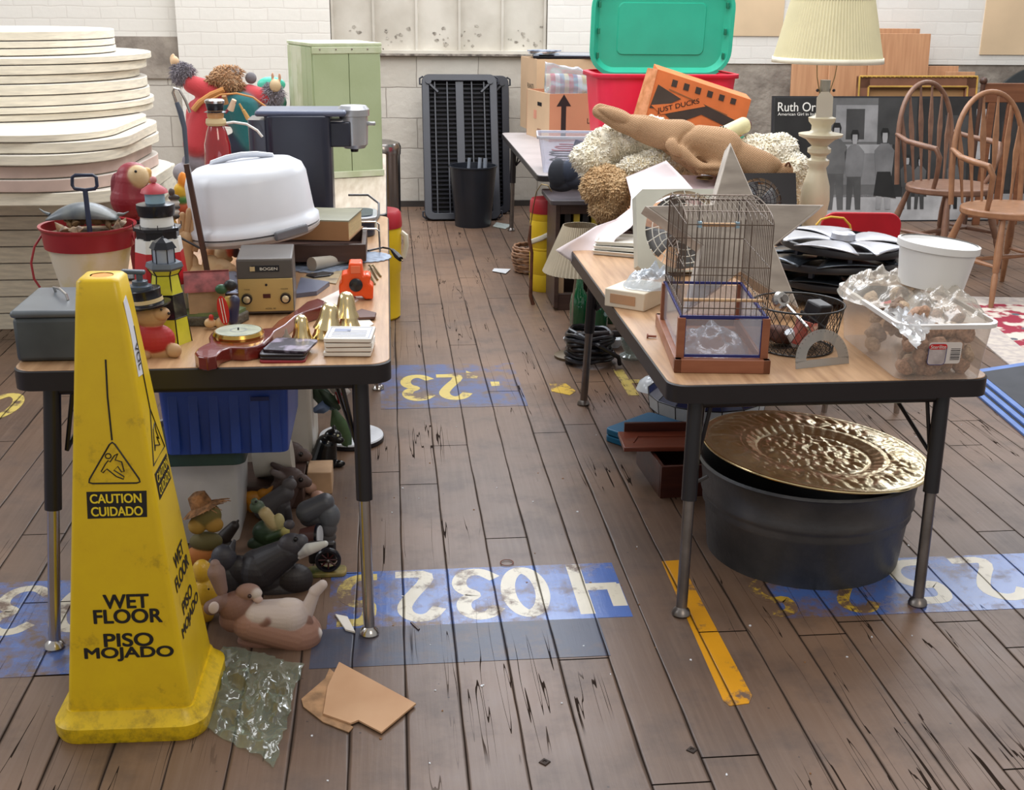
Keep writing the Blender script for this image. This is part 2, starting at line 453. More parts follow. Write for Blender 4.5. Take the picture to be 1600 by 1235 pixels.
def brick_mat(key, c1, c2, mort, bw=.22, rh=.078, ms=.006, rough=.7, stain=None, bump=.5):
    m, nt, b = newmat(key); e = NX(nt)
    geo = e.n('ShaderNodeNewGeometry'); sp = e.n('ShaderNodeSeparateXYZ'); nt.links.new(geo.outputs['Position'], sp.inputs[0])
    pos = geo.outputs['Position']
    vec = e.xyz(sp.outputs[0], sp.outputs[2], 0)
    vo = e.n('ShaderNodeVectorMath', operation='ADD'); nt.links.new(vec, vo.inputs[0])
    jit = e.noise(pos, 6, 4); nt.links.new(e.xyz(e.m('MULTIPLY', jit, .02), e.m('MULTIPLY', jit, .018), 0), vo.inputs[1])
    br = e.n('ShaderNodeTexBrick'); nt.links.new(vo.outputs[0], br.inputs['Vector'])
    br.inputs['Scale'].default_value = 1; br.inputs['Brick Width'].default_value = bw; br.inputs['Row Height'].default_value = rh
    br.inputs['Mortar Size'].default_value = ms; br.inputs['Mortar Smooth'].default_value = .6
    br.inputs['Color1'].default_value = lin(c1); br.inputs['Color2'].default_value = lin(c2); br.inputs['Mortar'].default_value = lin(mort)
    big = e.noise(pos, 2.2, 5)
    c = e.mix(e.m('MULTIPLY', e.ramp(big, .45, .75), .35), br.outputs['Color'], lin(mort))
    if stain:
        c = e.mix(e.m('MULTIPLY', e.ramp(e.noise(pos, 7, 8, .7), .53, .66), .8), c, lin(stain))
    nt.links.new(c, b.inputs['Base Color']); b.inputs['Roughness'].default_value = rough
    bp = e.n('ShaderNodeBump'); bp.inputs['Strength'].default_value = bump; bp.inputs['Distance'].default_value = .012
    nt.links.new(e.m('ADD', e.m('SUBTRACT', 1.0, br.outputs['Fac']), e.m('MULTIPLY', e.noise(pos, 22, 5), .7)), bp.inputs['Height'])
    nt.links.new(bp.outputs[0], b.inputs['Normal'])
    return m
M_brick = brick_mat('painted_brick', (228, 224, 215), (225, 221, 212), (219, 214, 205), bump=.14)
M_block = brick_mat('painted_block', (205, 199, 188), (196, 189, 177), (158, 150, 140), bw=.42, rh=.205, ms=.004)
M_brick2 = brick_mat('painted_brick_bright', (232, 229, 222), (224, 220, 212), (222, 218, 211), rh=.085, bump=.13)
M_plaster = mat('bare_plaster', (132, 122, 112), .85, col2=(168, 158, 146), vs=7, bump=.6, bs=30)
M_tan = mat('tan_paint', (216, 190, 155), .75, var=.03, vs=3)
M_panelpaint = mat('peeling_cream_paint', (206, 200, 188), .6, col2=(186, 179, 166), vs=4, bump=.12, bs=20)
M_peel = mat('peeling_edge', (120, 112, 102), .7, col2=(190, 183, 170), vs=30, bump=.3)
M_seam = mat('rusty_seam', (84, 76, 70), .8, col2=(170, 160, 148), vs=26)
WY = 8.35
wb = MB()
def wq(x0, x1, z0, z1, mi, y=WY, t=.3):
    wb.mi = mi; wb.box(((x0 + x1) / 2, y + t / 2, (z0 + z1) / 2), (x1 - x0, t, z1 - z0))
# left recess, pier, wall below and above the boarded window, right bay
wq(-6.5, -1.37, 1.13, 4.6, 0, WY + .12); wq(-6.5, -1.37, .86, 1.13, 2, WY + .10); wq(-6.5, -1.37, 0, .86, 1, WY + .12)
wq(-1.37, -.37, 0, 4.6, 0, WY - .02)
wq(-.37, 1.09, 0, 1.03, 1); wq(-.37, 1.09, 2.1, 4.6, 0)
wq(1.09, 2.25, 0, .80, 1); wq(1.09, 2.25, .80, 4.6, 3)
wq(2.25, 7.5, 0, .98, 2, WY + .01); wq(2.25, 7.5, .98, 4.6, 3, WY)
struct(wb.build('wall_back', [M_brick, M_block, M_plaster, M_brick2], smooth=False))
struct(MB().box((2.48, WY - .004, 1.75), (.50, .01, 1.17)).box((4.35, WY - .004, 1.7), (.34, .01, 1.3)).build('trim_1', M_tan, smooth=False))
# boarded-up window: sheet panels between thin mullions, rusty sill
wn_ = MB()
wn_.box((.36, WY + .05, 1.6), (1.46, .03, 1.12))
win = struct(wn_.build('window_1', M_panelpaint, smooth=False))
fr = MB()
for px in (520, 584, 651, 718, 785, 851):
    x = Y(px, 60, WY).x
    fr.box((x, WY + .025, 1.6), (.016, .05, 1.12))
fr.box((.36, WY + .01, 1.045), (1.50, .05, .02))
f1 = fr.build('window_frame', M_panelpaint, win, smooth=False)
MB().box((.36, WY - .01, 1.028), (1.52, .06, .012)).build('window_sill', M_seam, win, smooth=False)
pe = MB()
random.seed(3)
for px in (520, 584, 651, 718, 785, 851):     # scabs of peeling paint low on the sheets
    pass
for k in range(46):
    px = random.choice((548, 616, 625, 690, 694, 735, 740, 805, 815, 842)) + random.uniform(-16, 16)
    q = Y(px, random.uniform(40, 74), WY + .034)
    r0 = random.uniform(.004, .017)
    pe.mi = 0
    pts = [(q.x + r0 * random.uniform(.5, 1.3) * cos(a * pi / 4), q.y - .0006, q.z + r0 * .8 * random.uniform(.4, 1.3) * sin(a * pi / 4)) for a in range(8)]
    pe.slab(pts, (0, -.0005, 0))
pe.build('peeling_scabs', M_peel, win, smooth=False)
struct(MB().box((0.5, WY - .005, .02), (13.8, .03, .04)).build('baseboard_back', mat('dark_gap', (58, 52, 48), .8), smooth=False))

# ------------------------------------------------------------------ paint on the floor
M_blue = floor_mat('worn_blue_paint', (80, 110, 178), .53, .12, .22)
M_blue2 = floor_mat('faded_blue_paint', (66, 70, 88), .62, .3, .4)
M_blue3 = floor_mat('nearly_gone_blue_paint', (74, 88, 132), .50, .12, .4)
M_cream = floor_mat('worn_cream_paint', (212, 204, 184), .55, .08, .3)
M_yel = floor_mat('worn_yellow_digits', (206, 184, 100), .54, .07, .35)
M_yline = floor_mat('worn_yellow_line', (212, 148, 22), .57, .06, .35)
M_yscrap = floor_mat('scraps_of_yellow_paint', (214, 176, 62), .50, .05, .4)
ZC = [.0004]
def nz(): ZC[0] += .00002; return ZC[0]
def flat(name, polys, m, label, cat, group=None):
    for p in polys:
        mb = MB(); mb.slab([(a, b, 0) for a, b in p], (0, 0, nz() + .0004))
        o = mb.build(name, m, smooth=False)
        tag(o, label, cat, group)
    return o
def stripe(x0, x1, y0, y1): return [(x0, y0), (x1, y0), (x1, y1), (x0, y1)]
DIG = {   # strokes in a 1 x 1.6 cell, to be read from the far side of the hall
 '4': [[(.82, .05), (.82, .8), (.82, 1.5)], [(.82, .74), (.4, .74), (.06, .74)], [(.06, .74), (.06, 1.0), (.06, 1.3)]],
 '0': [[(.5 + .38 * cos(a * pi / 10), .8 + .68 * sin(a * pi / 10)) for a in range(21)]],
 '3': [[(.12, 1.3), (.3, 1.48), (.6, 1.5), (.82, 1.3), (.8, 1.0), (.5, .85), (.82, .7), (.88, .4), (.7, .14), (.35, .1), (.1, .3)]],
 '2': [[(.12, 1.25), (.28, 1.46), (.6, 1.5), (.84, 1.3), (.8, .98), (.15, .12), (.92, .12)]],
 '5': [[(.88, 1.48), (.25, 1.48), (.2, .9), (.55, .98), (.86, .75), (.86, .4), (.6, .13), (.15, .13)]],
 '1': [[(.5, 0), (.5, 1.6)]],
 'H': [[(.1, 0), (.1, 1.6)], [(.1, .8), (.9, .8)], [(.9, 0), (.9, 1.6)]]}
def ribbon(mb, pts, w, z):
    """flat brush stroke with mitred bends"""
    P = [Vector((*p, 0)) for p in pts]
    if (P[0] - P[-1]).length > 1e-4:
        P[0] = P[0] + (P[0] - P[1]).normalized() * w * .3; P[-1] = P[-1] + (P[-1] - P[-2]).normalized() * w * .3
    k = len(P); z = nz() + .0004; vs = []
    loop = (P[0] - P[-1]).length <= 1e-4
    for i, p in enumerate(P):
        a = P[i - 1] if i else (P[-2] if loop else p); b = P[i + 1] if i < k - 1 else (P[1] if loop else p)
        d1 = (p - a).normalized() if (p - a).length > 1e-6 else (b - p).normalized(); d2 = (b - p).normalized() if (b - p).length > 1e-6 else d1
        t = (d1 + d2).normalized(); n = Vector((-t.y, t.x, 0)); m = n * (w / 2) / max(.55, n.dot(Vector((-d1.y, d1.x, 0))))
        vs += [p - m, p + m, p + m + Vector((0, 0, z)), p - m + Vector((0, 0, z))]
    mb.raw(vs, [(4 * i + q, 4 * i + (q + 1) % 4, 4 * i + 4 + (q + 1) % 4, 4 * i + 4 + q) for i in range(k - 1) for q in range(4)] + ([] if loop else [(0, 1, 2, 3), (4 * k - 4, 4 * k - 3, 4 * k - 2, 4 * k - 1)]))
def digits(s, xs, y0, h, wcell, m, label, w=.032, name='stencilled_digit', group=None):
    """digits stand on their head: their tops point to the camera"""
    for k, (ch, x) in enumerate(zip(s, xs)):
        mb = MB()
        for st in DIG[ch]:
            for _ in range(2 if ch in '0352' else 0):
                st = [st[0]] + [q for a, b in zip(st, st[1:]) for q in ((a[0] * .75 + b[0] * .25, a[1] * .75 + b[1] * .25), (a[0] * .25 + b[0] * .75, a[1] * .25 + b[1] * .75))] + [st[-1]]
            ribbon(mb, [(x - (p[0] - .5) * wcell, y0 + h * (1 - p[1] / 1.6)) for p in st], w, 0)
        tag(mb.build(name, m, smooth=False), label[k], 'floor marking', group)
flat('floor_stripe', [stripe(-.17, .555, 2.47, 2.755)], M_blue, 'bright worn blue painted bar carrying a cream number on the floor of the aisle', 'floor marking')
flat('floor_stripe', [stripe(-.20, .47, 2.30, 2.47)], M_blue2, 'faded dull blue paint margin in front of the bright blue bar in the aisle', 'floor marking')
flat('floor_stripe', [stripe(-2.4, -.60, 2.32, 2.77)], M_blue, 'blue painted bar on the floor left of the yellow caution cone', 'floor marking')
flat('floor_stripe', [stripe(.92, 2.3, 2.43, 2.72)], M_blue, 'blue painted bar on the floor under the right front table', 'floor marking')
flat('floor_stripe', [stripe(-.05, .48, 4.02, 4.55)], M_blue3, 'nearly worn away blue painted bar farther up the aisle', 'floor marking')
cx = lambda px, py: Z(px, py).x
digits('4032', [cx(932, 930), cx(822, 930), cx(745, 930), cx(655, 932)], 2.485, .265, .112, M_cream, ['cream upside-down digit 4 at the right end of the bright blue bar', 'cream digit 0 on the bright blue bar between the upside-down 3 and 4', 'cream upside-down digit 3 in the middle of the bright blue bar', 'cream upside-down digit 2 on the blue bar next to the yellow 5'], .036)
digits('5', [cx(560, 930)], 2.475, .27, .10, M_yel, ['pale yellow upside-down digit 5 beside the chrome foot of the left table leg'], .034)
digits('03', [cx(110, 960) + .02, cx(20, 965)], 2.50, .25, .12, M_cream, ['cream digit 0 half hidden behind the yellow caution cone', 'cream digit cut off by the left edge on the blue floor bar'], .03)
digits('52', [cx(1440, 912), cx(1550, 905)], 2.47, .24, .13, M_cream, ['cream digit on the floor at the foot of the right table leg', 'cream digit on the blue bar at the right edge of the floor'], .034)
digits('52', [cx(1210, 935), cx(1330, 930)], 2.44, .2, .10, M_yscrap, ['yellow digit remains under the left front of the galvanized tub', 'yellow digit remains under the right front of the galvanized tub'], .03)
digits('32', [cx(650, 590), cx(706, 590)], 4.10, .32, .115, M_yel, ['faded yellow digit 3 on the floor past the corner of the left table', 'broken yellow digit on the floor in the middle of the far aisle'], .04)
flat('paint_scrap', [[tuple(Z(*p).xy) for p in ((728, 580), (737, 583), (748, 587), (745, 592), (730, 591))], [tuple(Z(*p).xy) for p in ((766, 597), (780, 597), (781, 603), (768, 604))]], M_yel, 'small worn yellow paint scrap in the far aisle beside the broken digit', 'floor marking', 'yellow paint scraps in the far aisle')
flat('floor_line', [[tuple(Z(*p).xy) for p in ((1034, 878), (1062, 876), (1175, 1088), (1170, 1100), (1140, 1104), (1130, 1096))]], M_yline, 'solid yellow painted line on the floor beside the right table leg', 'floor marking')
digits('4', [cx(985, 583)], 4.1, .33, .13, M_yel, ['faded yellow digit on the floor beside the coiled black hose'], .04)
digits('0', [cx(28, 606)], 4.0, .3, .14, M_yel, ['pale yellow digit on the floor at the left edge below the grey toolbox'], .04)
flat('paint_scrap', [[tuple(Z(*p).xy) for p in ((858, 598), (884, 600), (900, 612), (890, 618), (862, 612))]], M_yscrap, 'rusty yellow paint scrap beside the second leg of the right table', 'floor marking')

# ------------------------------------------------------------------ folding tables
M_top = wood('oak_laminate', (160, 122, 88), (196, 158, 120), (14, 1.2, 1), .32, 4)
M_top2 = wood('pale_laminate', (176, 158, 142), (204, 190, 176), (14, 1.2, 1), .3, 4)
M_vinyl = mat('black_vinyl_edge', (34, 31, 34), .38, var=.05)
M_blk = mat('black_metal', (30, 28, 32), .35, var=.05)
M_chr = mat('chrome', (190, 186, 182), .22, metal=1, var=.04)
M_steel = mat('dull_steel', (128, 122, 118), .38, metal=1, var=.08, vs=20)
def table(x0, x1, y0, y1, z, legs, label, chrome, top=M_top, th=.045, name='folding_table', r=.045):
    cxm, cym = (x0 + x1) / 2, (y0 + y1) / 2
    t = T(name, label, 'table', (cxm, cym, 0))
    w, d = x1 - x0, y1 - y0
    MB().prism(rr(w - .006, d - .006, r, 8), z - th + .002, z).build('tabletop', top, t, bev=.0015)
    e = MB()
    o = rr(w, d, r, 8); i = rr(w - .006, d - .006, r - .001, 8); n = len(o)
    vs = [(x, y, z - .0015) for x, y in i] + [(x, y, z - .004) for x, y in o] + [(x, y, z - th) for x, y in o] + [(x, y, z - th) for x, y in i]
    fs = []
    for k in range(n):
        k2 = (k + 1) % n
        for a in range(3): fs.append((a * n + k, a * n + k2, (a + 1) * n + k2, (a + 1) * n + k))
    e.raw(vs, fs).build('edge_band', M_vinyl, t, smooth=True)
    for sy, (ya, bot) in enumerate(legs):
        for (xa, xb) in bot:
            up = Vector((xa - cxm, ya[0] - cym, z - th)); dn = Vector((xb - cxm, ya[1] - cym, 0))
            f = .47
            mid = up.lerp(dn, f)
            MB().cyl(up, mid, .0185, .0185).build('leg', M_blk, t)
            MB().cyl(mid, dn + (up - dn) * .03, .0135).build('leg_extension', chrome, t)
            MB().lathe([(.010, .022), (.02, .014), (.023, .005), (.021, 0)], dn, 20).build('foot', chrome, t)
        xa0, xa1 = bot[0][0] - cxm, bot[1][0] - cxm
        yy = ya[0] - cym
        MB().cyl((xa0, yy, z - th - .02), (xa1, yy, z - th - .02), .011).build('apron_bar', M_blk, t)
        dirn = 1 if yy < 0 else -1
        for xx in (xa0 * .72, xa1 * .72):
            br = MB()
            br.cyl((xx * 1.33, yy, z - th - .16), (xx, yy + dirn * .22, z - th), .005, n=8)
            br.cyl((xx * 1.33, yy, z - th - .16), (xx * 1.2, yy, z - th), .005, n=8)
            br.build('folding_brace', M_blk, t)
    return t
LT = .65; RT = .57
pL = Z(115, 965); pR = Z(577, 1002)
table(-.80, -.006, 2.45, 4.28, LT, [((2.52, 2.44), ((-.735, -.775), (-.075, -.070))), ((4.2, 4.25), ((-.735, -.76), (-.075, -.06)))], 'oak topped folding table with black edge holding lighthouses, amplifier and cake carrier', M_chr)
table(.622, 1.392, 2.50, 4.06, RT, [((2.56, 2.47), ((.70, .672), (1.30, 1.262))), ((3.98, 4.02), ((.70, .682), (1.31, 1.33)))], 'oak topped folding table with black edge holding the birdcage', M_steel)
table(-.80, -.012, 4.32, 6.1, LT - .003, [((4.42, 4.4), ((-.735, -.76), (-.075, -.070))), ((6.0, 6.0), ((-.735, -.76), (-.075, -.07)))], 'pale folding table behind, carrying the tall green cabinet and robed doll', M_chr, M_top2)
table(.70, 1.62, 5.62, 7.5, .6, [((6.05, 6.05), ((1.02, 1.02), (1.55, 1.56))), ((7.4, 7.4), ((.77, .76), (1.55, 1.56)))], 'grey folding table by the back wall carrying cartons and the red bin', M_steel, mat('grey_laminate', (168, 160, 158), .4, var=.04), .03)
table(.95, 1.76, 4.22, 5.06, .58, [((4.35, 4.35), ((1.05, 1.05), (1.68, 1.68))), ((4.95, 4.95), ((1.05, 1.05), (1.68, 1.68)))], 'low folding table buried under sheepskins and burlap', M_steel)
# ------------------------------------------------------------------ wet floor cone
M_cone = mat('cone_yellow_plastic', (232, 198, 12), .38, col2=(226, 190, 14), vs=5, var=.03)
def cone_material():
    m, nt, b = newmat('scuffed_yellow_plastic'); e = NX(nt)
    tc = e.n('ShaderNodeTexCoord'); o = tc.outputs['Object']
    sp = e.n('ShaderNodeSeparateXYZ'); nt.links.new(o, sp.inputs[0])
    n1 = e.noise(o, 9, 6, .7); n2 = e.noise(o, 40, 5, .7)
    c = e.mix(e.ramp(n1, .3, .8), lin((226, 192, 22)), lin((214, 176, 24)))
    low = e.m('MULTIPLY', e.ramp(sp.outputs[2], .11, .0), .6)
    dirt = e.m('MINIMUM', e.m('ADD', e.m('MULTIPLY', e.ramp(n1, .60, .72), .55), e.m('MULTIPLY', low, e.ramp(n2, .45, .65))), .85)
    c = e.mix(dirt, c, lin((96, 80, 30)))
    nt.links.new(c, b.inputs['Base Color']); b.inputs['Roughness'].default_value = .36
    return m
M_cone = cone_material()
M_letter = mat('black_print', (26, 23, 22), .5, var=.05)
M_hole = mat('orange_inside', (232, 140, 8), .5, var=.04)
cb = Vector((-.532, 2.205, 0))
cone = T('caution_cone', 'tall four-sided yellow plastic wet floor caution cone standing in front of the left table', 'caution cone', cb, radians(-1.5))
HB, HT = .121, .039
zt = Y(150, 437, cb.y - HT).z
zb = .05
base = MB()
o1 = rr(.292, .292, .05, 6); o2 = rr(.30, .30, .05, 6); o3 = rr(.262, .262, .035, 6)
n = len(o1)
vs = [(x, y, 0) for x, y in o1] + [(x, y, .012) for x, y in o2] + [(x, y, .034) for x, y in o2] + [(x, y, .052) for x, y in o3] + [(x, y, .060) for x, y in rr(.25, .25, .02, 6)]
fs = [(a * n + k, a * n + (k + 1) % n, (a + 1) * n + (k + 1) % n, (a + 1) * n + k) for a in range(4) for k in range(n)] + [tuple(reversed(range(n))), tuple(range(4 * n, 5 * n))]
base.raw(vs, fs).build('base', M_cone, cone)
body = MB()
rings = []
N_ = 7
for z, h, r in ((zb, HB, .012), (zb + (zt - zb) * .5, (HB + HT) / 2, .012), (zt - .05, HT + (HB - HT) * .05 / (zt - zb), .012), (zt - .006, HT, .012), (zt, HT - .006, .010), (zt, .021, .0205)):
    rings.append([(x, y, z) for x, y in rr(2 * h, 2 * h, r, 5)])
n = len(rings[0]); vs = [p for r_ in rings for p in r_]
fs = [(a * n + k, a * n + (k + 1) % n, (a + 1) * n + (k + 1) % n, (a + 1) * n + k) for a in range(len(rings) - 1) for k in range(n)]
body.raw(vs, fs).build('body', M_cone, cone, ang=50)
MB().lathe([(.021, zt - .03), (.021, zt - .001)], n=6, a0=radians(30)).build('top_socket', M_hole, cone, smooth=False)
MB().box((0, -HT - .0085, zt - .105), (.030, .001, .008), rot=(radians(-4), 0, 0)).build('finger_slot', M_hole, cone)
sl = (HB - HT) / (zt - zb)
def faceF(u, z, d=.0004):       # point on the front face
    h = HB - (z - zb) * sl
    return Vector((u, -h - d, z))
upF = Vector((0, sl, 1)).normalized()
Mi = LOC['caution_cone'].inverted()
nF = (LOC['caution_cone'].to_3x3() @ Vector((0, -1, sl))).normalized()
pF = LOC['caution_cone'] @ faceF(0, zb)
def fp(px, py):                 # photo pixel -> local point on the front face
    return Mi @ plane_hit(px, py, pF, nF)
def ftext(s, px, py, wpx, hpx, m=M_letter, bold=.02, name='lettering'):
    c = fp(px, py); a = fp(px - wpx / 2, py); b = fp(px + wpx / 2, py)
    u = fp(px, py - hpx / 2) - fp(px, py + hpx / 2)
    text(s, faceF(c.x, c.z), (b - a).length, u.length, m, cone, (1, 0, 0), upF, .0006, bold, name)
for s_, px, py, w_, h_ in (('WET', 197, 940, 70, 21), ('FLOOR', 200, 963, 106, 21), ('PISO', 201, 1000, 76, 20), ('MOJADO', 202, 1022, 138, 21)):
    ftext(s_, px, py, w_, h_, bold=.055)
def fstroke(pts, w, name, m=M_letter, d=.0008, close=False):
    P = [fp(*p) for p in pts]
    P = [faceF(p.x, p.z, d * .5) for p in P]
    MB().tube(P, w, 6, close, flat=1).build(name, m, cone)
fstroke([(165, 562), (168, 620), (175, 688)], .0018, 'hanging_line')
def rounded(pts, k=.12):
    out = []
    for i, p in enumerate(pts):
        a = pts[i - 1]; c = pts[(i + 1) % len(pts)]
        for t in (0, .5, 1):
            q0 = (p[0] + (a[0] - p[0]) * k, p[1] + (a[1] - p[1]) * k); q1 = (p[0] + (c[0] - p[0]) * k, p[1] + (c[1] - p[1]) * k)
            if t == 0: out.append(q0)
            elif t == 1: out.append(q1)
            else: out.append(((q0[0] + q1[0]) / 4 + p[0] / 2, (q0[1] + q1[1]) / 4 + p[1] / 2))
    return out
fstroke(rounded([(175, 688), (222, 755), (136, 756)], .1), .0016, 'warning_triangle', close=True)
fstroke([(169 + 4.5 * cos(a), 713 + 4 * sin(a)) for a in [i * pi / 5 for i in range(10)]], .0012, 'pictogram_head', close=True)
fstroke([(172, 722), (179, 712), (184, 709), (180, 719), (190, 722), (194, 737), (190, 738), (184, 729), (178, 735), (194, 745), (193, 749), (182, 745), (167, 733), (161, 739), (158, 737), (165, 725), (169, 720)], .0012, 'pictogram_figure', close=True)
a, b_, c_, d_ = fp(135, 769), fp(229, 767), fp(230, 808), fp(137, 811)
MB().slab([faceF(p.x, p.z, .0002) for p in (a, b_, c_, d_)], (0, -.0005, 0)).build('caution_panel', M_letter, cone, smooth=False)
M_ylet = mat('yellow_print', (236, 208, 40), .5, var=.03)
def ftext2(s, px, py, wpx, hpx):
    c = fp(px, py); a = fp(px - wpx / 2, py); b = fp(px + wpx / 2, py); u = fp(px, py - hpx / 2) - fp(px, py + hpx / 2)
    text(s, faceF(c.x, c.z), (b - a).length, u.length, M_ylet, cone, (1, 0, 0), upF, .0012, .04)
ftext2('CAUTION', 181, 779, 80, 14); ftext2('CUIDADO', 183, 799, 80, 14)
# right-hand face: the same print, a label strip
def faceR(v, z, d=.0004):
    h = HB - (z - zb) * sl
    return Vector((h + d, v, z))
upR = Vector((-sl, 0, 1)).normalized()
for s_, z, w_, h_ in (('WET', .335, .085, .028), ('FLOOR', .296, .125, .028), ('PISO', .236, .092, .026), ('MOJADO', .198, .165, .027)):
    text(s_, faceR(0, z), w_, h_, M_letter, cone, (0, 1, 0), upR, .0006, .05)
MB().slab([faceR(v, z, .0002) for v, z in ((-.055, .478), (.055, .478), (.055, .532), (-.055, .532))], (.0005, 0, 0)).build('caution_panel', M_letter, cone, smooth=False)
text('CAUTION', faceR(0, .518), .095, .018, M_ylet, cone, (0, 1, 0), upR, .0012, .02); text('CUIDADO', faceR(0, .493), .095, .018, M_ylet, cone, (0, 1, 0), upR, .0012, .02)
MB().tube([faceR(v, z, .0006) for v, z in ((0, .645), (.052, .548), (-.052, .548))], .0016, 6, True).build('warning_triangle', M_letter, cone)
MB().tube([faceR(0, .645, .0006), faceR(0, .81, .0006)], .0016, 6).build('hanging_line', M_letter, cone)
MB().tube([faceR(v, z, .0006) for v, z in ((-.005, .605), (.012, .612), (.012, .595), (.022, .575), (.008, .585), (.02, .563), (-.012, .575), (-.022, .567), (-.012, .59))], .0012, 6, True).build('pictogram_figure', M_letter, cone)
M_tape = mat('white_tape', (226, 228, 236), .5, var=.03)
MB().slab([faceR(v, z, .0003) for v, z in ((-.034, .72), (.004, .715), (.006, .76), (-.002, .84), (-.012, .872), (-.036, .865), (-.03, .80))], (.0006, 0, 0)).build('paper_label', M_tape, cone, smooth=False)
text('VOL', faceR(-.014, .755, .0012), .05, .022, M_letter, cone, -upR, (0, 1, 0), .0012, .02)

# ------------------------------------------------------------------ things on the left table
M_greymet = mat('grey_enamel', (92, 98, 104), .35, var=.06)
M_greydk = mat('grey_enamel_worn', (70, 76, 80), .4, var=.1)
# steel box
p = Z(25, 568, LT)
t = T('cash_box', 'dark grey metal box with a wire handle at the left end of the left table', 'box', (p.x + .10, p.y + .115, LT))
MB().box((0, 0, .049), (.20, .22, .098)).build('body', M_greydk, t, bev=.01)
MB().box((0, 0, .105), (.206, .226, .016)).build('lid', M_greymet, t, bev=.007)
MB().tube([(-.05, .06, .113), (-.052, .056, .125), (-.03, .02, .130), (-.008, -.015, .125), (-.004, -.02, .113)], .003).build('handle', M_chr, t)
# bucket
p = Z(137, 474, LT)
t = T('beach_bucket', 'cream bucket with red rim, filled with shells, behind the grey metal box', 'bucket', (p.x, p.y + .08, LT))
hb = .185
MB().lathe([(.075, 0), (.104, hb - .05), (.108, hb - .05), (.109, hb - .03)], n=40).build('pail', mat('cream_speckled', (216, 206, 184), .5, col2=(206, 190, 130), vs=8, lo=.45, hi=.6), t)
MB().lathe([(.110, hb - .052), (.114, hb - .008), (.121, hb), (.121, hb + .004), (.113, hb + .003), (.108, hb - .05)], n=40, caps=False).build('rim', mat('red_enamel', (150, 34, 42), .35), t)
MB().lathe([(.004, hb - .012), (.106, hb - .020)], n=24, caps=False).build('sand', mat('sand', (150, 126, 96), .9, var=.2, bump=.6), t)
MB().tube([(-.112, -.01, hb - .02), (-.132, -.02, hb - .05), (-.142, -.03, hb - .09), (-.138, -.035, hb - .13), (-.12, -.04, hb - .16)], .003).build('handle', mat('red_enamel'), t)
MB().tube([(.112, -.01, hb - .02), (.126, -.03, hb - .06), (.13, -.04, hb - .1)], .003).build('handle', mat('red_enamel'), t)
bx, by, bz = p.x, p.y + .08, LT + hb - .012
MSH = mat('shells', (176, 150, 116), .5, col2=(96, 76, 60), vs=40)
random.seed(5)
for k in range(26):
    a = random.uniform(0, 6.28); r = random.uniform(.02, .095)
    o = MB(Matrix.Translation((bx + r * cos(a), by + r * sin(a), bz + .012 + .012 * (1 - r / .1))) @ Euler((random.uniform(-.6, .6), random.uniform(-.6, .6), random.uniform(0, 6))).to_matrix().to_4x4())
    q = random.uniform(.013, .021)
    if k % 3: o.lathe([(1e-5, .006), (q * .5, .011), (q, 0), (q * .9, -.002)], n=14, sy=.75)
    else: o.lathe([(1e-5, -q * 1.2), (q * .45, -q * .4), (q * .55, 0), (q * .3, q * .5), (1e-5, q * 1.1)], n=10)
    tag(o.build('seashell', MSH), 'small tan and brown seashell in the cream and red bucket', 'shell', 'seashells in the bucket')
t = T('crab_shell', 'large grey crab shell lying on top of the shells in the bucket', 'shell', (bx - .01, by + .015, bz + .034))
def shell(u, v):
    a = (u - .5) * 2; b = (v - .5) * 2
    h = max(0, 1 - a * a) * max(0, 1 - b * b)
    return (a * .088, b * .05 * (1 - .35 * a * a), .034 * max(0, 1 - a * a * .9) * max(0, 1 - b * b) ** .5 - .006 * a * a)
MB().grid(shell, 20, 12).build('carapace', mat('grey_shell', (84, 92, 100), .35, col2=(120, 124, 122), vs=20), t, thick=.003)
MB().tube([(-.085, 0, .004), (-.10, .004, .01), (-.112, .01, .018)], [.005, .003, .001]).build('spine', mat('grey_shell'), t)
MB().tube([(.085, 0, .004), (.10, .0, .004), (.112, .004, .01)], [.005, .003, .001]).build('spine', mat('grey_shell'), t)
MNV = mat('navy_plastic', (36, 46, 72), .4)
sp0 = Y(143, 385, by - .045); sp1 = Y(133, 297, by - .035)
t = T('toy_spade', 'dark blue toy spade with a D-shaped handle stuck upright in the bucket', 'toy spade', sp0)
MB().tube([sp0 + Vector((0, 0, .01)), sp1], .0065).build('shaft', MNV, t, w=1)
h0 = sp1
MB().tube([h0 + Vector(q) for q in ((0, 0, 0), (-.026, 0, .004), (-.03, 0, .012), (-.028, 0, .032), (-.02, 0, .037), (.022, 0, .037), (.03, 0, .032), (.03, 0, .01), (.024, 0, .003))], .0045, closed=True).build('grip', MNV, t, w=1)
MB().grid(lambda u, v: sp0 + Vector(((u - .5) * .07, -.006 + .01 * (2 * u - 1) ** 2, -.022 + v * .034)), 8, 4).build('blade', MNV, t, w=1, thick=.003)

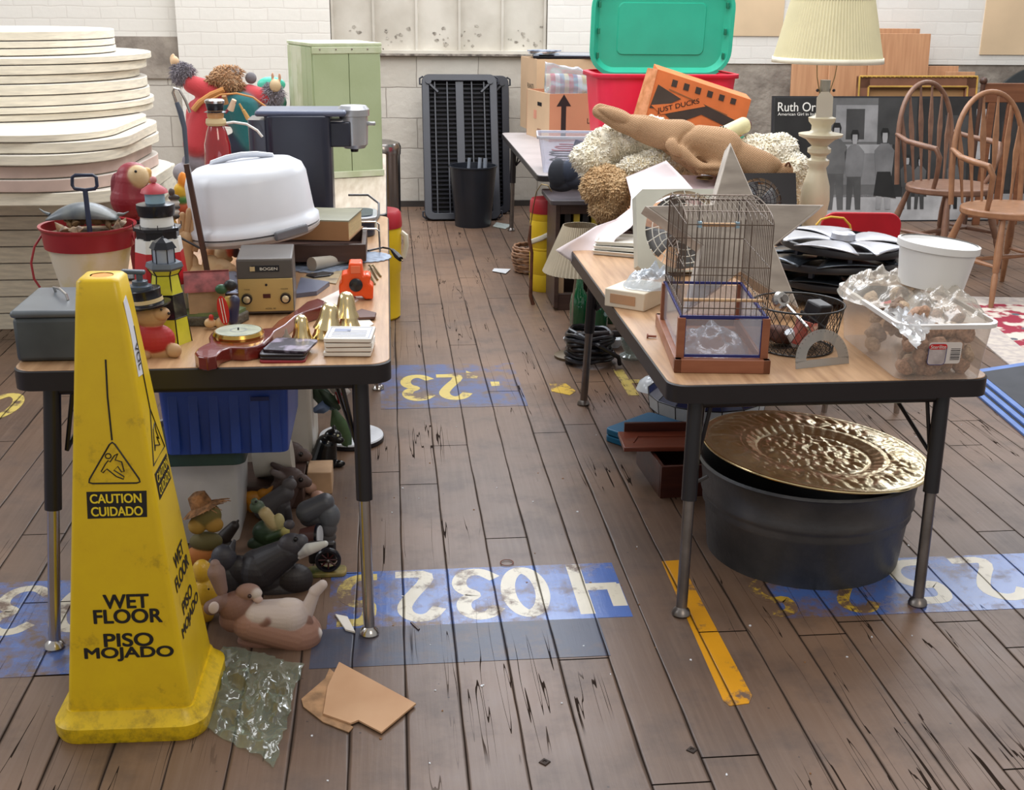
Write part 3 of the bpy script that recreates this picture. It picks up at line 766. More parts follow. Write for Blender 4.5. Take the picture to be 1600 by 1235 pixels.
# parrot on its perch
RED = (138, 30, 44)
par = fig('parrot_figurine', 'crimson wooden parrot figurine with cream face behind the striped lighthouse', 'figurine', (212, 436, LT), [
 ('c', 204, 312, 0, 205, 285, 0, 30, 24, RED), (208, 276, -2, 25, 22, (148, 40, 56)), (216, 276, -14, 16, 17, (212, 184, 140)), (228, 270, -8, 9, 8, (216, 168, 90), 30), (234, 279, -8, 4, 8, (206, 150, 80)),
 (187, 305, -4, 12, 34, (116, 26, 40), 6), (222, 330, 0, 18, 20, RED), ('c', 210, 340, 4, 213, 425, 6, 15, 5, (120, 24, 36))], rough=.4, eyes=((212, 268, -30, 2.2, (20, 20, 20)),))
q = Z(212, 436, LT)
MB().box(Y(205, 350, q.y - .01), (.085, .022, .022)).build('perch', M_blk, par, w=1, bev=.003)
MB().cyl((q.x, q.y + .01, LT + .012), (q.x, q.y + .01, Y(205, 350, q.y).z), .007).build('post', M_blk, par, w=1)
MB().lathe([(.04, 0), (.04, .008), (.012, .014)], (q.x, q.y + .01, LT), 24).build('stand_foot', M_blk, par, w=1)

# striped lighthouse
W_ = mat('gloss_white', (226, 226, 222), .3, var=.03); R_ = mat('gloss_red', (186, 26, 34), .3, var=.04); K_ = mat('gloss_black', (24, 24, 32), .25, var=.05); LB = mat('pale_blue', (150, 182, 200), .4); PR = mat('faded_red', (176, 60, 70), .45)
q = Z(253, 506, LT)
t = T('striped_lighthouse', 'tall model lighthouse with red, white and black bands and red cap', 'lighthouse model', (q.x, q.y + .045, LT))
yy = q.y + .045
zz = lambda py: Y(245, py, yy - .03).z - LT
RR = lambda w: w / 2 * S((q.x, yy, LT + .15))
def ring(name, m, pts, n=8, c=(0, 0, 0)): MB().lathe(pts, c, n, a0=pi / 8).build(name, m, t, smooth=n > 10)
ring('white_band', W_, [(RR(92), 0), (RR(84), zz(445))])
ring('red_band', R_, [(RR(84), zz(445)), (RR(74), zz(395))])
ring('upper_white_band', W_, [(RR(74), zz(395)), (RR(70), zz(375))])
ring('gallery', K_, [(RR(64), zz(392)), (RR(66), zz(362)), (RR(74), zz(362)), (RR(74), zz(357)), (RR(50), zz(355))])
for k in range(8):
    a = pi / 4 * k
    MB().box((RR(62) * cos(a), RR(62) * sin(a), (zz(372) + zz(387)) / 2), (.004, .017, .018), (0, 0, a)).build('window', W_, t)
ring('lantern_room', W_, [(RR(52), zz(358)), (RR(48), zz(338))], 20)
ring('gallery_rim', K_, [(RR(54), zz(340)), (RR(58), zz(330)), (RR(58), zz(322)), (RR(40), zz(320))], 20)
ring('lamp', LB, [(RR(30), zz(325)), (RR(30), zz(302))], 20)
ring('cap', PR, [(RR(42), zz(304)), (RR(38), zz(299)), (RR(12), zz(290)), (.001, zz(288))], 20)
MB().sph((0, 0, zz(284)), RR(11), n=12).build('finial', mat('pink_knob', (190, 120, 120), .5), t)
for k in range(8):
    a = pi / 4 * k + .2
    MB().cyl((RR(72) * cos(a), RR(72) * sin(a), zz(358)), (RR(72) * cos(a), RR(72) * sin(a), zz(350)), .001, n=6).build('railing_post', K_, t)

# stained glass lighthouse lamp
YG = mat('yellow_glass', (204, 200, 60), .15, var=.08, vs=14); BG = mat('black_glass', (22, 24, 32), .1, var=.1); LD = mat('lead_came', (34, 34, 40), .35, metal=.6); GL = mat('clear_blue_glass', (150, 160, 176), .15)
q = Z(262, 541, LT)
yy = q.y + .04
t = T('stained_glass_lighthouse', 'yellow and black stained glass lighthouse lamp in front of the striped lighthouse', 'lamp', (q.x, yy, LT))
zz = lambda py: Y(255, py, yy - .025).z - LT
sc_ = S((q.x, yy, LT + .1))
n8 = 6
def tower(name, m, r0, z0, r1, z1): MB().lathe([(r0, z0), (r1, z1)], n=n8, a0=radians(0)).build(name, m, t, smooth=False)
r_b, r_1, r_2, r_3 = 33 * sc_, 29 * sc_, 25 * sc_, 20 * sc_
tower('lower_yellow_panes', YG, r_b, 0, r_1, zz(498)); tower('black_panes', BG, r_1, zz(498), r_2, zz(462)); tower('upper_yellow_panes', YG, r_2, zz(462), r_3, zz(432)); tower('flared_panes', YG, r_3, zz(432), r_3 + .008, zz(424))
MB().lathe([(r_3 + .008, zz(424)), (r_3 + .013, zz(420)), (r_3 + .010, zz(413)), (r_3 * .6, zz(413))], n=6).build('gallery', mat('lead_grey', (110, 118, 128), .35, metal=.5), t, smooth=False)
MB().lathe([(r_3 * .82, zz(415)), (r_3 * .82, zz(390))], n=6).build('lantern_panes', GL, t, smooth=False)
MB().lathe([(r_3 * 1.05, zz(391)), (r_3 * .75, zz(381)), (.002, zz(374))], n=6).build('roof', BG, t, smooth=False)
for k in range(6):
    a = radians(60 * k); c0 = cos(a); s0 = sin(a)
    MB().tube([(r_b * c0, r_b * s0, 0), (r_3 * c0, r_3 * s0, zz(432)), ((r_3 + .008) * c0, (r_3 + .008) * s0, zz(424))], .0016, 6).build('came', LD, t)
    MB().tube([(r_3 * .84 * c0, r_3 * .84 * s0, zz(415)), (r_3 * .84 * c0, r_3 * .84 * s0, zz(390)), (.002, 0, zz(373))], .0013, 6).build('lantern_came', LD, t)
for r_, py in ((r_1, 498), (r_2, 462), (r_3, 432)):
    MB().tube([(r_ * cos(radians(60 * k)), r_ * sin(radians(60 * k)), zz(py)) for k in range(6)], .0014, 6, True).build('came_ring', LD, t)

# bear soap dispenser
TAN = (176, 138, 96)
t = fig('bear_dispenser', 'bear soap dispenser in a red shirt and black top hat, beside the cone', 'soap dispenser', (240, 566, LT), [
 ('e', 240, 0, 0, 0, 0) if 0 else (240, 530, 0, 34, 26, (172, 38, 38)), (245, 552, -4, 38, 13, TAN), (272, 548, -14, 12, 12, (186, 150, 110)), (236, 493, 0, 26, 20, TAN), (252, 490, -10, 14, 11, (190, 152, 110)), (212, 540, -10, 12, 20, (160, 34, 36)), (222, 556, -16, 14, 9, TAN), (232, 512, 0, 25, 8, (150, 30, 34))], rough=.5, back=.05, eyes=((252, 484, -21, 2, (20, 20, 20)), (264, 490, -20, 2.6, (40, 26, 20))))
b0 = Z(240, 566, LT); yy = b0.y + .05; s_ = S((b0.x, yy, LT + .1))
c = Y(232, 476, yy)
MB().lathe([(34 * s_, -.002), (35 * s_, .002), (25 * s_, .003), (22 * s_, .016), (24 * s_, .034), (23 * s_, .036)], c, 28, Matrix.Rotation(radians(-8), 3, 'Y')).build('hat', K_, t, w=1)
MB().lathe([(24.2 * s_, .006), (23.6 * s_, .015)], c, 28, Matrix.Rotation(radians(-8), 3, 'Y'), caps=False).build('hat_band', mat('cream_band', (206, 184, 140), .5), t, w=1)
GP = mat('slate_plastic', (74, 84, 96), .35)
c = Y(220, 456, yy)
MB().lathe([(18 * s_, -.004), (18 * s_, .014), (12 * s_, .016), (12 * s_, .024), (5 * s_, .026), (5 * s_, .042)], c, 20).build('pump', GP, t, w=1)
MB().box(Y(208, 425, yy), (.05, .016, .009), (0, .05, 0)).build('pump_nozzle', GP, t, w=1, bev=.003)

# resin cabin, small figures
q = Z(322, 512, LT)
t = T('resin_cabin', 'small painted resin cabin with red roof on a grassy stone base', 'figurine', (q.x + .01, q.y + .045, LT))
MB().prism([(-.055, -.035), (.06, -.045), (.085, .02), (.05, .05), (-.07, .045)], 0, .024).build('stone_base', mat('stone', (92, 88, 80), .8, var=.25, bump=.8, vs=30), t, bev=.004)
MB().prism([(-.07, -.03), (.055, -.04), (.078, .018), (.045, .045), (-.065, .04)], .024, .032).build('grass', mat('grass_paint', (112, 128, 88), .7, var=.15), t)
MB().box((-.01, .0, .062), (.085, .06, .062), (0, 0, .15)).build('walls', mat('log_wall', (176, 146, 118), .7, var=.12), t)
MB(Matrix.Rotation(.15, 4, 'Z')).slab([(-.06, -.04, .085), (.045, -.04, .085), (.045, .0, .122), (-.06, .0, .122)], (0, .002, .006)).slab([(-.06, .04, .085), (.045, .04, .085), (.045, 0, .122), (-.06, 0, .122)], (0, -.002, .006)).build('roof', mat('red_shingle', (132, 66, 66), .7, var=.2, vs=40), t)
fig('surfer_figurine', 'tiny figurine holding a red surfboard, beside the violin barometer', 'figurine', (340, 515, LT), [
 (328, 505, 0, 9, 8, (214, 182, 140)), (345, 505, 0, 9, 9, (214, 182, 140)), (352, 498, 6, 10, 14, (200, 166, 120)), (360, 474, 8, 12, 12, (196, 160, 60)), (346, 452, 4, 10, 8, (44, 88, 60)), (360, 446, 4, 10, 9, (24, 26, 30)), (330, 496, -3, 4, 5, (190, 40, 40)), ('c', 366, 470, 6, 364, 500, 4, 9, 8, (40, 46, 80))], rough=.35)
q = Z(340, 515, LT)
a = Y(344, 463, q.y - .014); b_ = Y(353, 508, q.y - .02); mid = (a + b_) / 2
ax = (b_ - a).normalized(); sd = ax.cross(Vector((0, 1, 0))).normalized(); L_ = (b_ - a).length / 2
t = T('toy_surfboard', 'little red surfboard with white stripes leaning against the tiny figurine', 'toy surfboard', (b_.x, b_.y, LT))
MB().slab([mid + ax * L_ * cos(u) + sd * .013 * sin(u) for u in [i * pi / 9 for i in range(18)]], (0, .004, 0)).build('board', R_, t, w=1)
for k in (-.003, .003):
    MB().slab([mid + ax * L_ * u + sd * (k + v) + Vector((0, -.0006, 0)) for u, v in ((-.85, -.0008), (.85, -.0008), (.85, .0008), (-.85, .0008))], (0, .0005, 0)).build('stripe', W_, t, w=1)

# wooden tripod rod, artist hand, drum figure, doll
M_dwood = wood('dark_stained_wood', (58, 38, 30), (84, 56, 42), (14, 14, 1), .4)
q0 = Z(331, 452, LT); q1 = Y(290, 258, q0.y - .03)
t = T('easel_rod', 'dark wooden folding stand leaning in front of the white cake carrier', 'stand', q0)
MB().box((q0 + q1) / 2, (.014, .012, (q1 - q0).length), (0, -atan2(q0.x - q1.x, q1.z - q0.z), 0)).build('rail', M_dwood, t, w=1, bev=.001)
m1 = q0.lerp(q1, .33)
MB().cyl(m1 + Vector((0, -.01, 0)), m1 + Vector((0, .012, 0)), .006).build('hinge_bolt', M_steel, t, w=1)
MB().cyl(m1 + Vector((0, -.006, 0)), Y(275, 368, q0.y + .03), .003).build('brace', M_blk, t, w=1)
M_pale = wood('pale_beech', (190, 150, 108), (214, 176, 132), (10, 10, 1), .45)
hq = Z(288, 447, LT)
t = T('wooden_hand', 'pale wooden artist hand model standing beside the striped lighthouse', 'hand model', (hq.x, hq.y + .02, LT))
yy = hq.y + .02; s_ = S((hq.x, yy, LT + .1))
organic('palm', t, [('c', Y(285, 440, yy), Y(290, 372, yy), 15 * s_, 13 * s_, (196, 154, 108))], M_pale, vox=s_ * 1.4)
for a, b_, r in (((282, 372), (285, 336), 6), ((291, 368), (296, 330), 6.5), ((300, 372), (303, 345), 6), ((276, 384), (270, 352), 5.5), ((303, 392), (312, 366), 6)):
    MB().cyl(Y(*a, yy), Y(*b_, yy), r * s_, r * s_ * .8, 12).sph(Y(*b_, yy), r * s_ * .8, n=10).build('finger', M_pale, t, w=1)
fig('striped_drum_figure', 'small figure in black and white stripes with flat dark hat by the rod', 'figurine', (272, 448, LT), [
 (270, 352, 0, 7, 10, (214, 160, 60)), (272, 338, 0, 9, 5, (40, 34, 34)), (272, 331, 0, 9, 4, (226, 222, 214)), (273, 324, 0, 9, 4, (40, 34, 34)), (273, 317, 0, 8, 4, (226, 222, 214)), (272, 309, 0, 9, 5, (60, 50, 46)), (268, 300, 0, 5, 6, (80, 70, 66)), ('c', 270, 355, 2, 270, 440, 2, 5, 7, (60, 44, 34))], rough=.4)
fig('tropical_bird_figure', 'orange, yellow and green painted toucan figure partly behind the cake carrier', 'figurine', (287, 440, LT), [
 (286, 285, 0, 8, 16, (232, 140, 40)), (282, 298, 0, 10, 12, (236, 196, 60)), (284, 312, 0, 9, 9, (70, 140, 70)), (286, 328, 0, 11, 12, (196, 90, 50)), ('c', 288, 335, 0, 287, 432, 0, 9, 11, (90, 60, 46))], rough=.4, push=.10)
t = fig('reclining_nude_figure', 'reclining cream coloured figurine below the cake carrier', 'figurine', (330, 448, LT), [
 (308, 428, 2, 20, 15, (232, 200, 154)), (330, 412, 4, 14, 14, (236, 206, 160)), ('c', 318, 432, -2, 345, 420, -2, 10, 9, (232, 196, 150)), (350, 414, 0, 15, 9, (236, 208, 166), -25), (300, 410, 6, 10, 14, (224, 192, 150)), ('c', 340, 436, -2, 362, 420, 0, 8, 7, (228, 190, 146))], rough=.45, push=.03)
fig('printed_cloth_doll', 'floral printed cloth doll lying under the cake carrier plate', 'doll', (340, 420, LT), [
 (330, 393, 0, 9, 9, (196, 150, 110)), (345, 396, 0, 12, 12, (216, 196, 160)), (358, 392, 0, 8, 10, (190, 80, 56)), (368, 394, 0, 7, 9, (60, 40, 40)), (350, 405, 0, 14, 7, (170, 150, 110))], rough=.8, push=.02)
t = T('folded_cloth', 'dark blue and white folded cloth beside the amplifier', 'cloth', Z(330, 462, LT))
q = Z(325, 466, LT)
MB().grid(lambda u, v: (q.x - .04 + u * .15, q.y + .02 + v * .12, LT + .006 + .018 * noise.noise(Vector((u * 4, v * 4, 1))) ** 2 + .03 * (1 - (2 * u - 1) ** 2) * v), 16, 10).build('fabric', mat('navy_white_cloth', (30, 34, 62), .8, col2=(190, 200, 226), vs=14, lo=.5, hi=.56), t, w=1, thick=.004)

# amplifier
q = Z(415, 493, LT)
t = T('tube_amplifier', 'small grey and gold amplifier with two knobs on the left table', 'amplifier', (q.x, q.y + .09, LT), radians(2.5))
s_ = S((q.x, q.y, LT + .07)); aw = 86 * s_; ah = .138
MB().box((0, 0, ah / 2 + .004), (aw, .18, ah)).build('case', mat('grey_brown_metal', (96, 90, 86), .42, metal=.3, var=.05), t, bev=.004)
MB().box((0, -.0915, .052), (aw * .97, .004, .082)).build('front_panel', mat('gold_panel', (196, 170, 112), .38, metal=.35, var=.04), t, bev=.001)
MB().box((0, -.091, .116), (aw * .96, .003, .042)).build('upper_grille', mat('grey_grille', (84, 80, 78), .5), t)
MB().box((.002, -.0935, .118), (.066, .002, .015)).build('nameplate', K_, t)
MB().box((-.033 + .004, -.0945, .118), (.012, .002, .011)).build('emblem', mat('cream_band'), t)
text('BOGEN', (.010, -.0955, .118), .042, .007, mat('white_print', (226, 224, 216), .5, var=.02), t, thick=.0004, bold=.01)
text('MODEL 100', (.01, -.0945, .018), .024, .0035, M_letter, t, thick=.0003)
text('VOLUME', (.045, -.0945, .067), .018, .003, M_letter, t, thick=.0003); text('TONE', (-.045, -.0945, .067), .014, .003, M_letter, t, thick=.0003)
for kx in (-.046, .047):
    MB().lathe([(.0135, 0), (.0125, .010)], (kx, -.093, .044), 24, Matrix.Rotation(radians(90), 3, 'X')).build('knob', K_, t)
    MB().lathe([(.009, 0), (.0085, .014), (.007, .015)], (kx, -.093, .044), 24, Matrix.Rotation(radians(90), 3, 'X')).build('knob_cap', mat('cream_metal', (206, 190, 160), .3, metal=.5), t)
MB().box((.002, -.094, .05), (.018, .003, .010)).build('power_switch', mat('dark_red', (70, 20, 22), .4), t)
MB().lathe([(.003, 0), (.003, .003)], (.002, -.0935, .078), 12, Matrix.Rotation(radians(90), 3, 'X')).build('indicator_lamp', K_, t)
for sx in (-1, 1):
    MB().box((sx * aw * .42, -.07, .002), (.012, .012, .004)).build('foot', K_, t)

# violin barometer
M_mah = wood('mahogany_gloss', (92, 28, 26), (120, 42, 34), (3, 3, 20), .18, 3, coat=.6)
VT = LT + .030
top = [(304, 551), (308, 545), (316, 540), (327, 535), (326, 527), (330, 520), (342, 515), (360, 513), (385, 512), (405, 514), (424, 512), (436, 500), (450, 492), (466, 482), (480, 471), (497, 466), (507, 470), (508, 477), (497, 481), (480, 486), (462, 494), (446, 508), (430, 517), (424, 526), (414, 535), (402, 541), (384, 544), (360, 543), (345, 548), (338, 556), (324, 559), (310, 557)]
t = T('violin_barometer', 'violin-shaped mahogany barometer lying flat with a round brass dial', 'barometer', Z(373, 545, LT))
W0 = [Z(px, py, VT) for px, py in top]
MB().slab([Vector((v.x, v.y, LT)) for v in W0], (0, 0, .030)).build('case', M_mah, t, w=1, bev=.003)
c = Z(373, 525, VT); rd = 39 * S(c)
MB().lathe([(rd, 0), (rd * 1.02, .006), (rd * .95, .013), (rd * .88, .013)], c, 40).build('bezel', mat('brass', (196, 158, 84), .2, metal=1, var=.05), t, w=1)
MB().lathe([(1e-5, .0004), (rd * .9, 0)], c + Vector((0, 0, .0135)), 40, caps=False).build('dial', mat('dial_face', (188, 192, 172), .18, col2=(160, 166, 150), vs=30), t, w=1)
MB().lathe([(rd * .28, 0), (rd * .34, 0)], c + Vector((0, 0, .014)), 24, caps=False).build('dial_ring', mat('dial_grey', (110, 116, 112), .4), t, w=1)
MB().lathe([(.002, 0), (.002, .005)], c + Vector((0, 0, .014)), 10).build('centre_pin', K_, t, w=1)

# brass bells
M_brs = mat('polished_brass', (226, 206, 158), .2, metal=1, var=.06)
def bell(px, py, zb_, rp, hp, label, tilt=(0, 0)):
    q = Z(px, py, zb_); s_ = S(q); r = rp * s_; h = hp * s_
    t = T('brass_bell', label, 'bell', (q.x, q.y + r * .8, zb_), group='brass bells on the left table')
    R = Euler((radians(tilt[0]), radians(tilt[1]), 0)).to_matrix()
    MB().lathe([(r, 0), (r * .98, h * .05), (r * .78, h * .25), (r * .66, h * .5), (r * .6, h * .72), (r * .5, h * .88), (r * .3, h * .97), (1e-4, h), (1e-4, h * .93), (r * .4, h * .84), (r * .55, h * .6), (r * .72, h * .22), (r * .96, 0)], n=36, R=R, caps=False).build('shell', M_brs, t)
    MB().cyl(R @ Vector((0, 0, h * .85)), R @ Vector((0, 0, h * .25)), .0015, n=8).sph(R @ Vector((0, 0, h * .2)), r * .14, n=10).build('clapper', M_brs, t)
    return q, h
bell(471, 536, LT, 18, 42, 'brass bell standing alone beside the dark coaster pile')
q, h = bell(504, 530, LT, 18, 30, 'lower brass bell of the nearer stacked pair')
bell(511, 519, LT + .021, 23, 42, 'upper brass bell tilted over the nearer stacked pair', (-6, 8))
bell(545, 516, LT, 19, 34, 'lower brass bell of the stacked pair nearer the orange toy')
bell(540, 499, LT + .03, 21, 40, 'upper brass bell of the stacked pair nearer the orange toy', (-4, 3))
q = Z(456, 538, LT)
t = T('stone_bird', 'small grey stone bird beside the first brass bell', 'figurine', (q.x - .012, q.y + .01, LT))
MB().lathe([(.008, 0), (.011, .006), (.010, .014), (.004, .022), (.003, .03), (1e-4, .036)], n=16).build('body', mat('grey_stone', (150, 140, 128), .6, var=.12), t)

# coasters
q = Z(402, 568, LT); ux = (Z(476, 571, LT) - q)
for k, (dx, dy, rz, m) in enumerate(((0, 0, -2, 'cork'), (.002, .004, -6, 'a'), (0, .01, -4, 'b'), (.012, .02, -14, 'c'))):
    mm = {'cork': mat('red_edge', (130, 30, 40), .5), 'a': mat('black_card', (40, 34, 36), .3), 'b': mat('black_card'), 'c': mat('photo_print', (46, 38, 52), .22, col2=(150, 140, 160), vs=22, lo=.5, hi=.62)}[m]
    o = MB().prism(rr(.098, .098, .01, 4), 0, .0055).build('photo_coaster', mm, bev=.001, smooth=True)
    o.location = (q.x + .055 + dx, q.y + .045 + dy, LT + .0057 * k); o.rotation_euler = (0, 0, radians(rz))
    tag(o, ['bottom coaster of the dark pile, with a red edge', 'black coaster second from the bottom of the dark pile', 'black coaster just under the photo coaster of the dark pile', 'coaster with a dark photo print on top of the dark pile'][k], 'coaster', 'dark photo coasters')
q = Z(505, 560, LT)
M_cer = mat('white_ceramic', (226, 222, 214), .3, var=.03); M_ink = mat('blue_ink', (120, 130, 160), .4, var=.05)
proto = None
for k in range(4):
    t = T('flag_coaster', ['bottom tile of the white coaster stack', 'second tile from the bottom of the white coaster stack', 'third tile from the bottom of the white coaster stack', 'top tile of the white coaster stack, printed with a striped flag'][k], 'coaster', (q.x + .056 + .002 * (k % 2), q.y + .056 - .002 * k, LT + .011 * k), radians(-5 + 2 * (k % 3)), 'white flag coasters')
    MB().prism(rr(.104, .104, .004, 3), .002, .0105).build('tile', M_cer, t, bev=.001)
    MB().prism(rr(.098, .098, .004, 3), 0, .002).build('cork_backing', mat('cork', (120, 96, 76), .8), t)
    if k == 3:
        MB().box((0, -.030, .0108), (.076, .003, .0006)).build('stripe', M_ink, t, smooth=False)
        MB().box((0, -.018, .0108), (.076, .004, .0006)).build('stripe', M_ink, t, smooth=False)
        MB().box((0, -.005, .0108), (.076, .004, .0006)).build('stripe', M_ink, t, smooth=False)
        MB().box((.015, .010, .0108), (.044, .004, .0006)).build('stripe', M_ink, t, smooth=False)
        MB().box((-.018, .018, .0108), (.036, .026, .0006)).build('canton', M_ink, t, smooth=False)
        for a, b_, c_, d_ in ((0, -.044, .092, .0015), (0, .044, .092, .0015), (-.0455, 0, .0015, .088), (.0455, 0, .0015, .088)):
            MB().box((a, b_, .0107), (c_, d_, .0006)).build('border_line', M_ink, t, smooth=False)

# orange toy
q = Z(557, 471, LT); s_ = S((q.x, q.y, LT + .03))
t = T('orange_toy', 'bright orange plastic toy with a round black knob near the table edge', 'toy', (q.x, q.y + .035, LT))
M_or = mat('orange_plastic', (240, 84, 26), .28, var=.03)
u = s_
P2 = [(-26, 0), (-14, 0), (-8, 7), (8, 7), (14, 2), (26, 2), (27, 22), (20, 28), (24, 38), (18, 42), (12, 40), (10, 60), (-10, 60), (-12, 44), (-22, 42), (-22, 30), (-27, 24)]
MB(Matrix.Rotation(radians(90), 4, 'X')).prism([(x * u, y * u) for x, y in P2], -.025, .03).build('body', M_or, t, bev=.004)
MB().lathe([(10 * u, 0), (10.5 * u, .008), (8 * u, .010)], (0, -.028, 26 * u), 28, Matrix.Rotation(radians(90), 3, 'X')).build('knob', K_, t)
MB().box((0, -.031, 50 * u), (15 * u, .003, 12 * u)).build('top_panel', mat('pale_orange', (244, 120, 80), .3), t, bev=.001)
t = T('key_ring', 'bunch of keys on a ring beside the orange toy', 'keys', Z(588, 440, LT))
for a, b_ in (((578, 415), (590, 437)), ((583, 415), (595, 432)), ((576, 424), (586, 444))):
    p0, p1 = Z(*a, LT + .008), Z(*b_, LT + .003); d = (p1 - p0)
    MB().cyl(p0, p1, .0028, n=8).sph(p0, .006, (1, 1, .4), n=10).build('key', mat('worn_brass', (150, 130, 90), .3, metal=1), t, w=1)

# papers and clutter behind the bells
def sheet(name, pts, z, th, m, label, cat, group=None, bev=0):
    P = [Z(px, py, z) for px, py in pts]
    o = MB().slab(P, (0, 0, th)).build(name, m, smooth=True, bev=bev)
    return tag(o, label, cat, group)
M_pap = mat('white_paper', (222, 216, 206), .6, var=.03)
sheet('envelope', [(465, 492), (503, 474), (520, 478), (482, 500)], LT, .002, mat('pale_green_paper', (190, 200, 186), .6), 'pale green paper tucked behind the violin neck', 'paper')
sheet('booklet', [(470, 440), (515, 447), (495, 462), (462, 466)], LT, .012, mat('slate_cover', (90, 94, 112), .4), 'slate blue booklet right of the amplifier', 'booklet')
sheet('envelope', [(500, 470), (530, 455), (548, 458), (560, 470), (535, 486)], LT, .003, M_pap, 'white envelope lying behind the brass bells', 'paper')
sheet('leather_case', [(552, 492), (565, 486), (588, 492), (586, 499), (560, 500)], LT + .004, .006, mat('brown_leather', (92, 58, 46), .6, var=.15), 'small crumpled brown leather case behind the white coasters', 'leather case', bev=.001)
sheet('card', [(545, 500), (576, 500), (584, 508), (575, 513), (556, 513)], LT, .003, M_pap, 'white card lying behind the white coaster stack', 'card')
sheet('black_card_box', [(552, 517), (582, 515), (582, 521), (560, 522)], LT, .006, K_, 'thin black card box behind the white coaster stack', 'box')
sheet('pocket_knife', [(478, 433), (505, 428), (522, 430), (515, 434), (490, 437)], LT, .008, K_, 'black pocket knife in front of the paper doilies', 'pocket knife', bev=.002)
sheet('magazine', [(505, 420), (535, 424), (525, 445), (470, 436)], LT, .003, mat('tan_print', (176, 156, 120), .5, col2=(110, 100, 90), vs=24), 'open magazine page in front of the silver doily', 'magazine')
# doilies, rolled paper, tray with book
def doily(px, py, r, label):
    c = Z(px, py, LT)
    n = 90
    pts = [(c.x + r * (1 + .035 * sin(a * 22)) * cos(a), c.y + r * (1 + .035 * sin(a * 22)) * sin(a), LT + .001) for a in [i * 2 * pi / n for i in range(n)]]
    o = MB().slab(pts, (0, 0, .0025)).build('doily', mat('silver_doily', (170, 184, 204), .35, metal=.35, col2=(120, 132, 156), vs=60), smooth=False)
    tag(o, label, 'doily', 'silver paper doilies')
doily(572, 403, .075, 'scalloped silver doily overhanging the aisle edge of the left table')
doily(500, 418, .085, 'scalloped silver doily under the rolled paper')
a, b_ = Z(487, 413, LT + .022), Z(548, 403, LT + .014)
MB_ = MB().tube([a, b_], [.020, .012], 18)
tag(MB_.build('paper_roll', mat('grey_card', (176, 170, 158), .6)), 'rolled grey card tube lying under the wooden tray', 'paper roll')
q = Z(405, 425, LT)
t = T('wooden_tray', 'shallow dark brown wooden tray raised behind the amplifier, holding a book', 'drawer', Y(490, 410, 3.55))
zt_ = Y(490, 383, 3.42).z; zl = Y(490, 410, 3.42).z
x0, x1 = Y(404, 400, 3.42).x, Y(572, 400, 3.42).x
M_dw2 = wood('umber_wood', (56, 38, 34), (76, 54, 46), (1, 12, 12), .45)
for nm, c, d in (('front_board', ((x0 + x1) / 2, 3.43, (zt_ + zl) / 2), (x1 - x0, .014, zt_ - zl)), ('side_board', (x0 + .007, 3.56, (zt_ + zl) / 2), (.014, .25, zt_ - zl)), ('side_board', (x1 - .007, 3.56, (zt_ + zl) / 2), (.014, .25, zt_ - zl)), ('back_board', ((x0 + x1) / 2, 3.69, (zt_ + zl) / 2), (x1 - x0, .014, zt_ - zl)), ('bottom_board', ((x0 + x1) / 2, 3.56, zl + .005), (x1 - x0 - .02, .25, .008))):
    MB().box(c, d).build(nm, M_dw2, t, w=1, bev=.002)
dz = zl - LT
for k, (xa, ya) in enumerate(((x0 + .05, 3.50), (x1 - .06, 3.50), (x0 + .05, 3.63), (x1 - .06, 3.63))):
    tag(MB().lathe([(.024, LT), (.026, LT + dz * .5), (.024, zl)], (xa, ya, 0), 20).build('tin_can', M_steel), 'metal tin propping up the wooden tray', 'tin', 'tins under the wooden tray')
q = Vector(((x0 + x1) / 2, 3.56, zt_))
t = T('thick_book', 'thick old book with tan cover lying on the wooden tray', 'book', Vector((Y(510, 360, 3.5).x, 3.52, zt_)), radians(-10))
bw_ = 85 * S((0, 3.5, LT + .1))
MB().box((0, .02, .040), (bw_, .20, .050)).build('pages', mat('yellowed_pages', (206, 180, 132), .7, var=.06, vs=30, stretch=(1, 1, 30)), t)
MB().box((0, .02, .0675), (bw_ + .008, .21, .004)).build('front_cover', mat('olive_cover', (136, 134, 116), .5), t)
MB().box((0, .02, .0125), (bw_ + .008, .21, .004)).build('back_cover', mat('brown_cover', (150, 112, 76), .5), t)
MB().box((0, -.083, .040), (bw_ + .006, .004, .055)).build('spine', mat('brown_cover'), t, bev=.002)
# cake carrier
t = T('cake_carrier', 'white domed plastic cake carrier with a handle, tilted on its pedestal', 'cake carrier', (Y(393, 372, 3.30).x, 3.30, LT), 0, tilt=None)
yy = 3.30; c0 = Y(402, 378, yy - .0); ox = Vector((0, 0, c0.z - LT + .0))
M_wp = mat('white_plastic', (226, 230, 238), .32, var=.015); M_wp2 = mat('greyish_plastic', (196, 192, 190), .35, var=.03)
s_ = S(c0); R = Matrix.Rotation(radians(-7), 3, 'Y'); r = 101 * s_
cz = Vector((.012, 0, Y(400, 372, yy - r).z - LT - .012))
MB().lathe([(r * .55, -.022), (r * .9, -.016), (r * .99, -.004), (r, .004), (r * .95, .006)], cz, 56, R).build('base_plate', M_wp2, t)
H_ = .205
MB().lathe([(r * 1.0, .010), (r * 1.0, .028), (r * .95, .034), (r * .94, .05), (r * .915, .145), (r * .87, .167), (r * .72, .184), (r * .5, .191), (1e-4, .193)], cz, 64, R).build('dome', M_wp, t, ang=60)
MB().tube([cz + R @ Vector(q) for q in ((-.085, 0, .180), (-.08, 0, .194), (-.04, 0, .203), (0, 0, .206), (.04, 0, .203), (.08, 0, .194), (.085, 0, .180))], .006, flat=2.2).build('handle', M_wp, t)
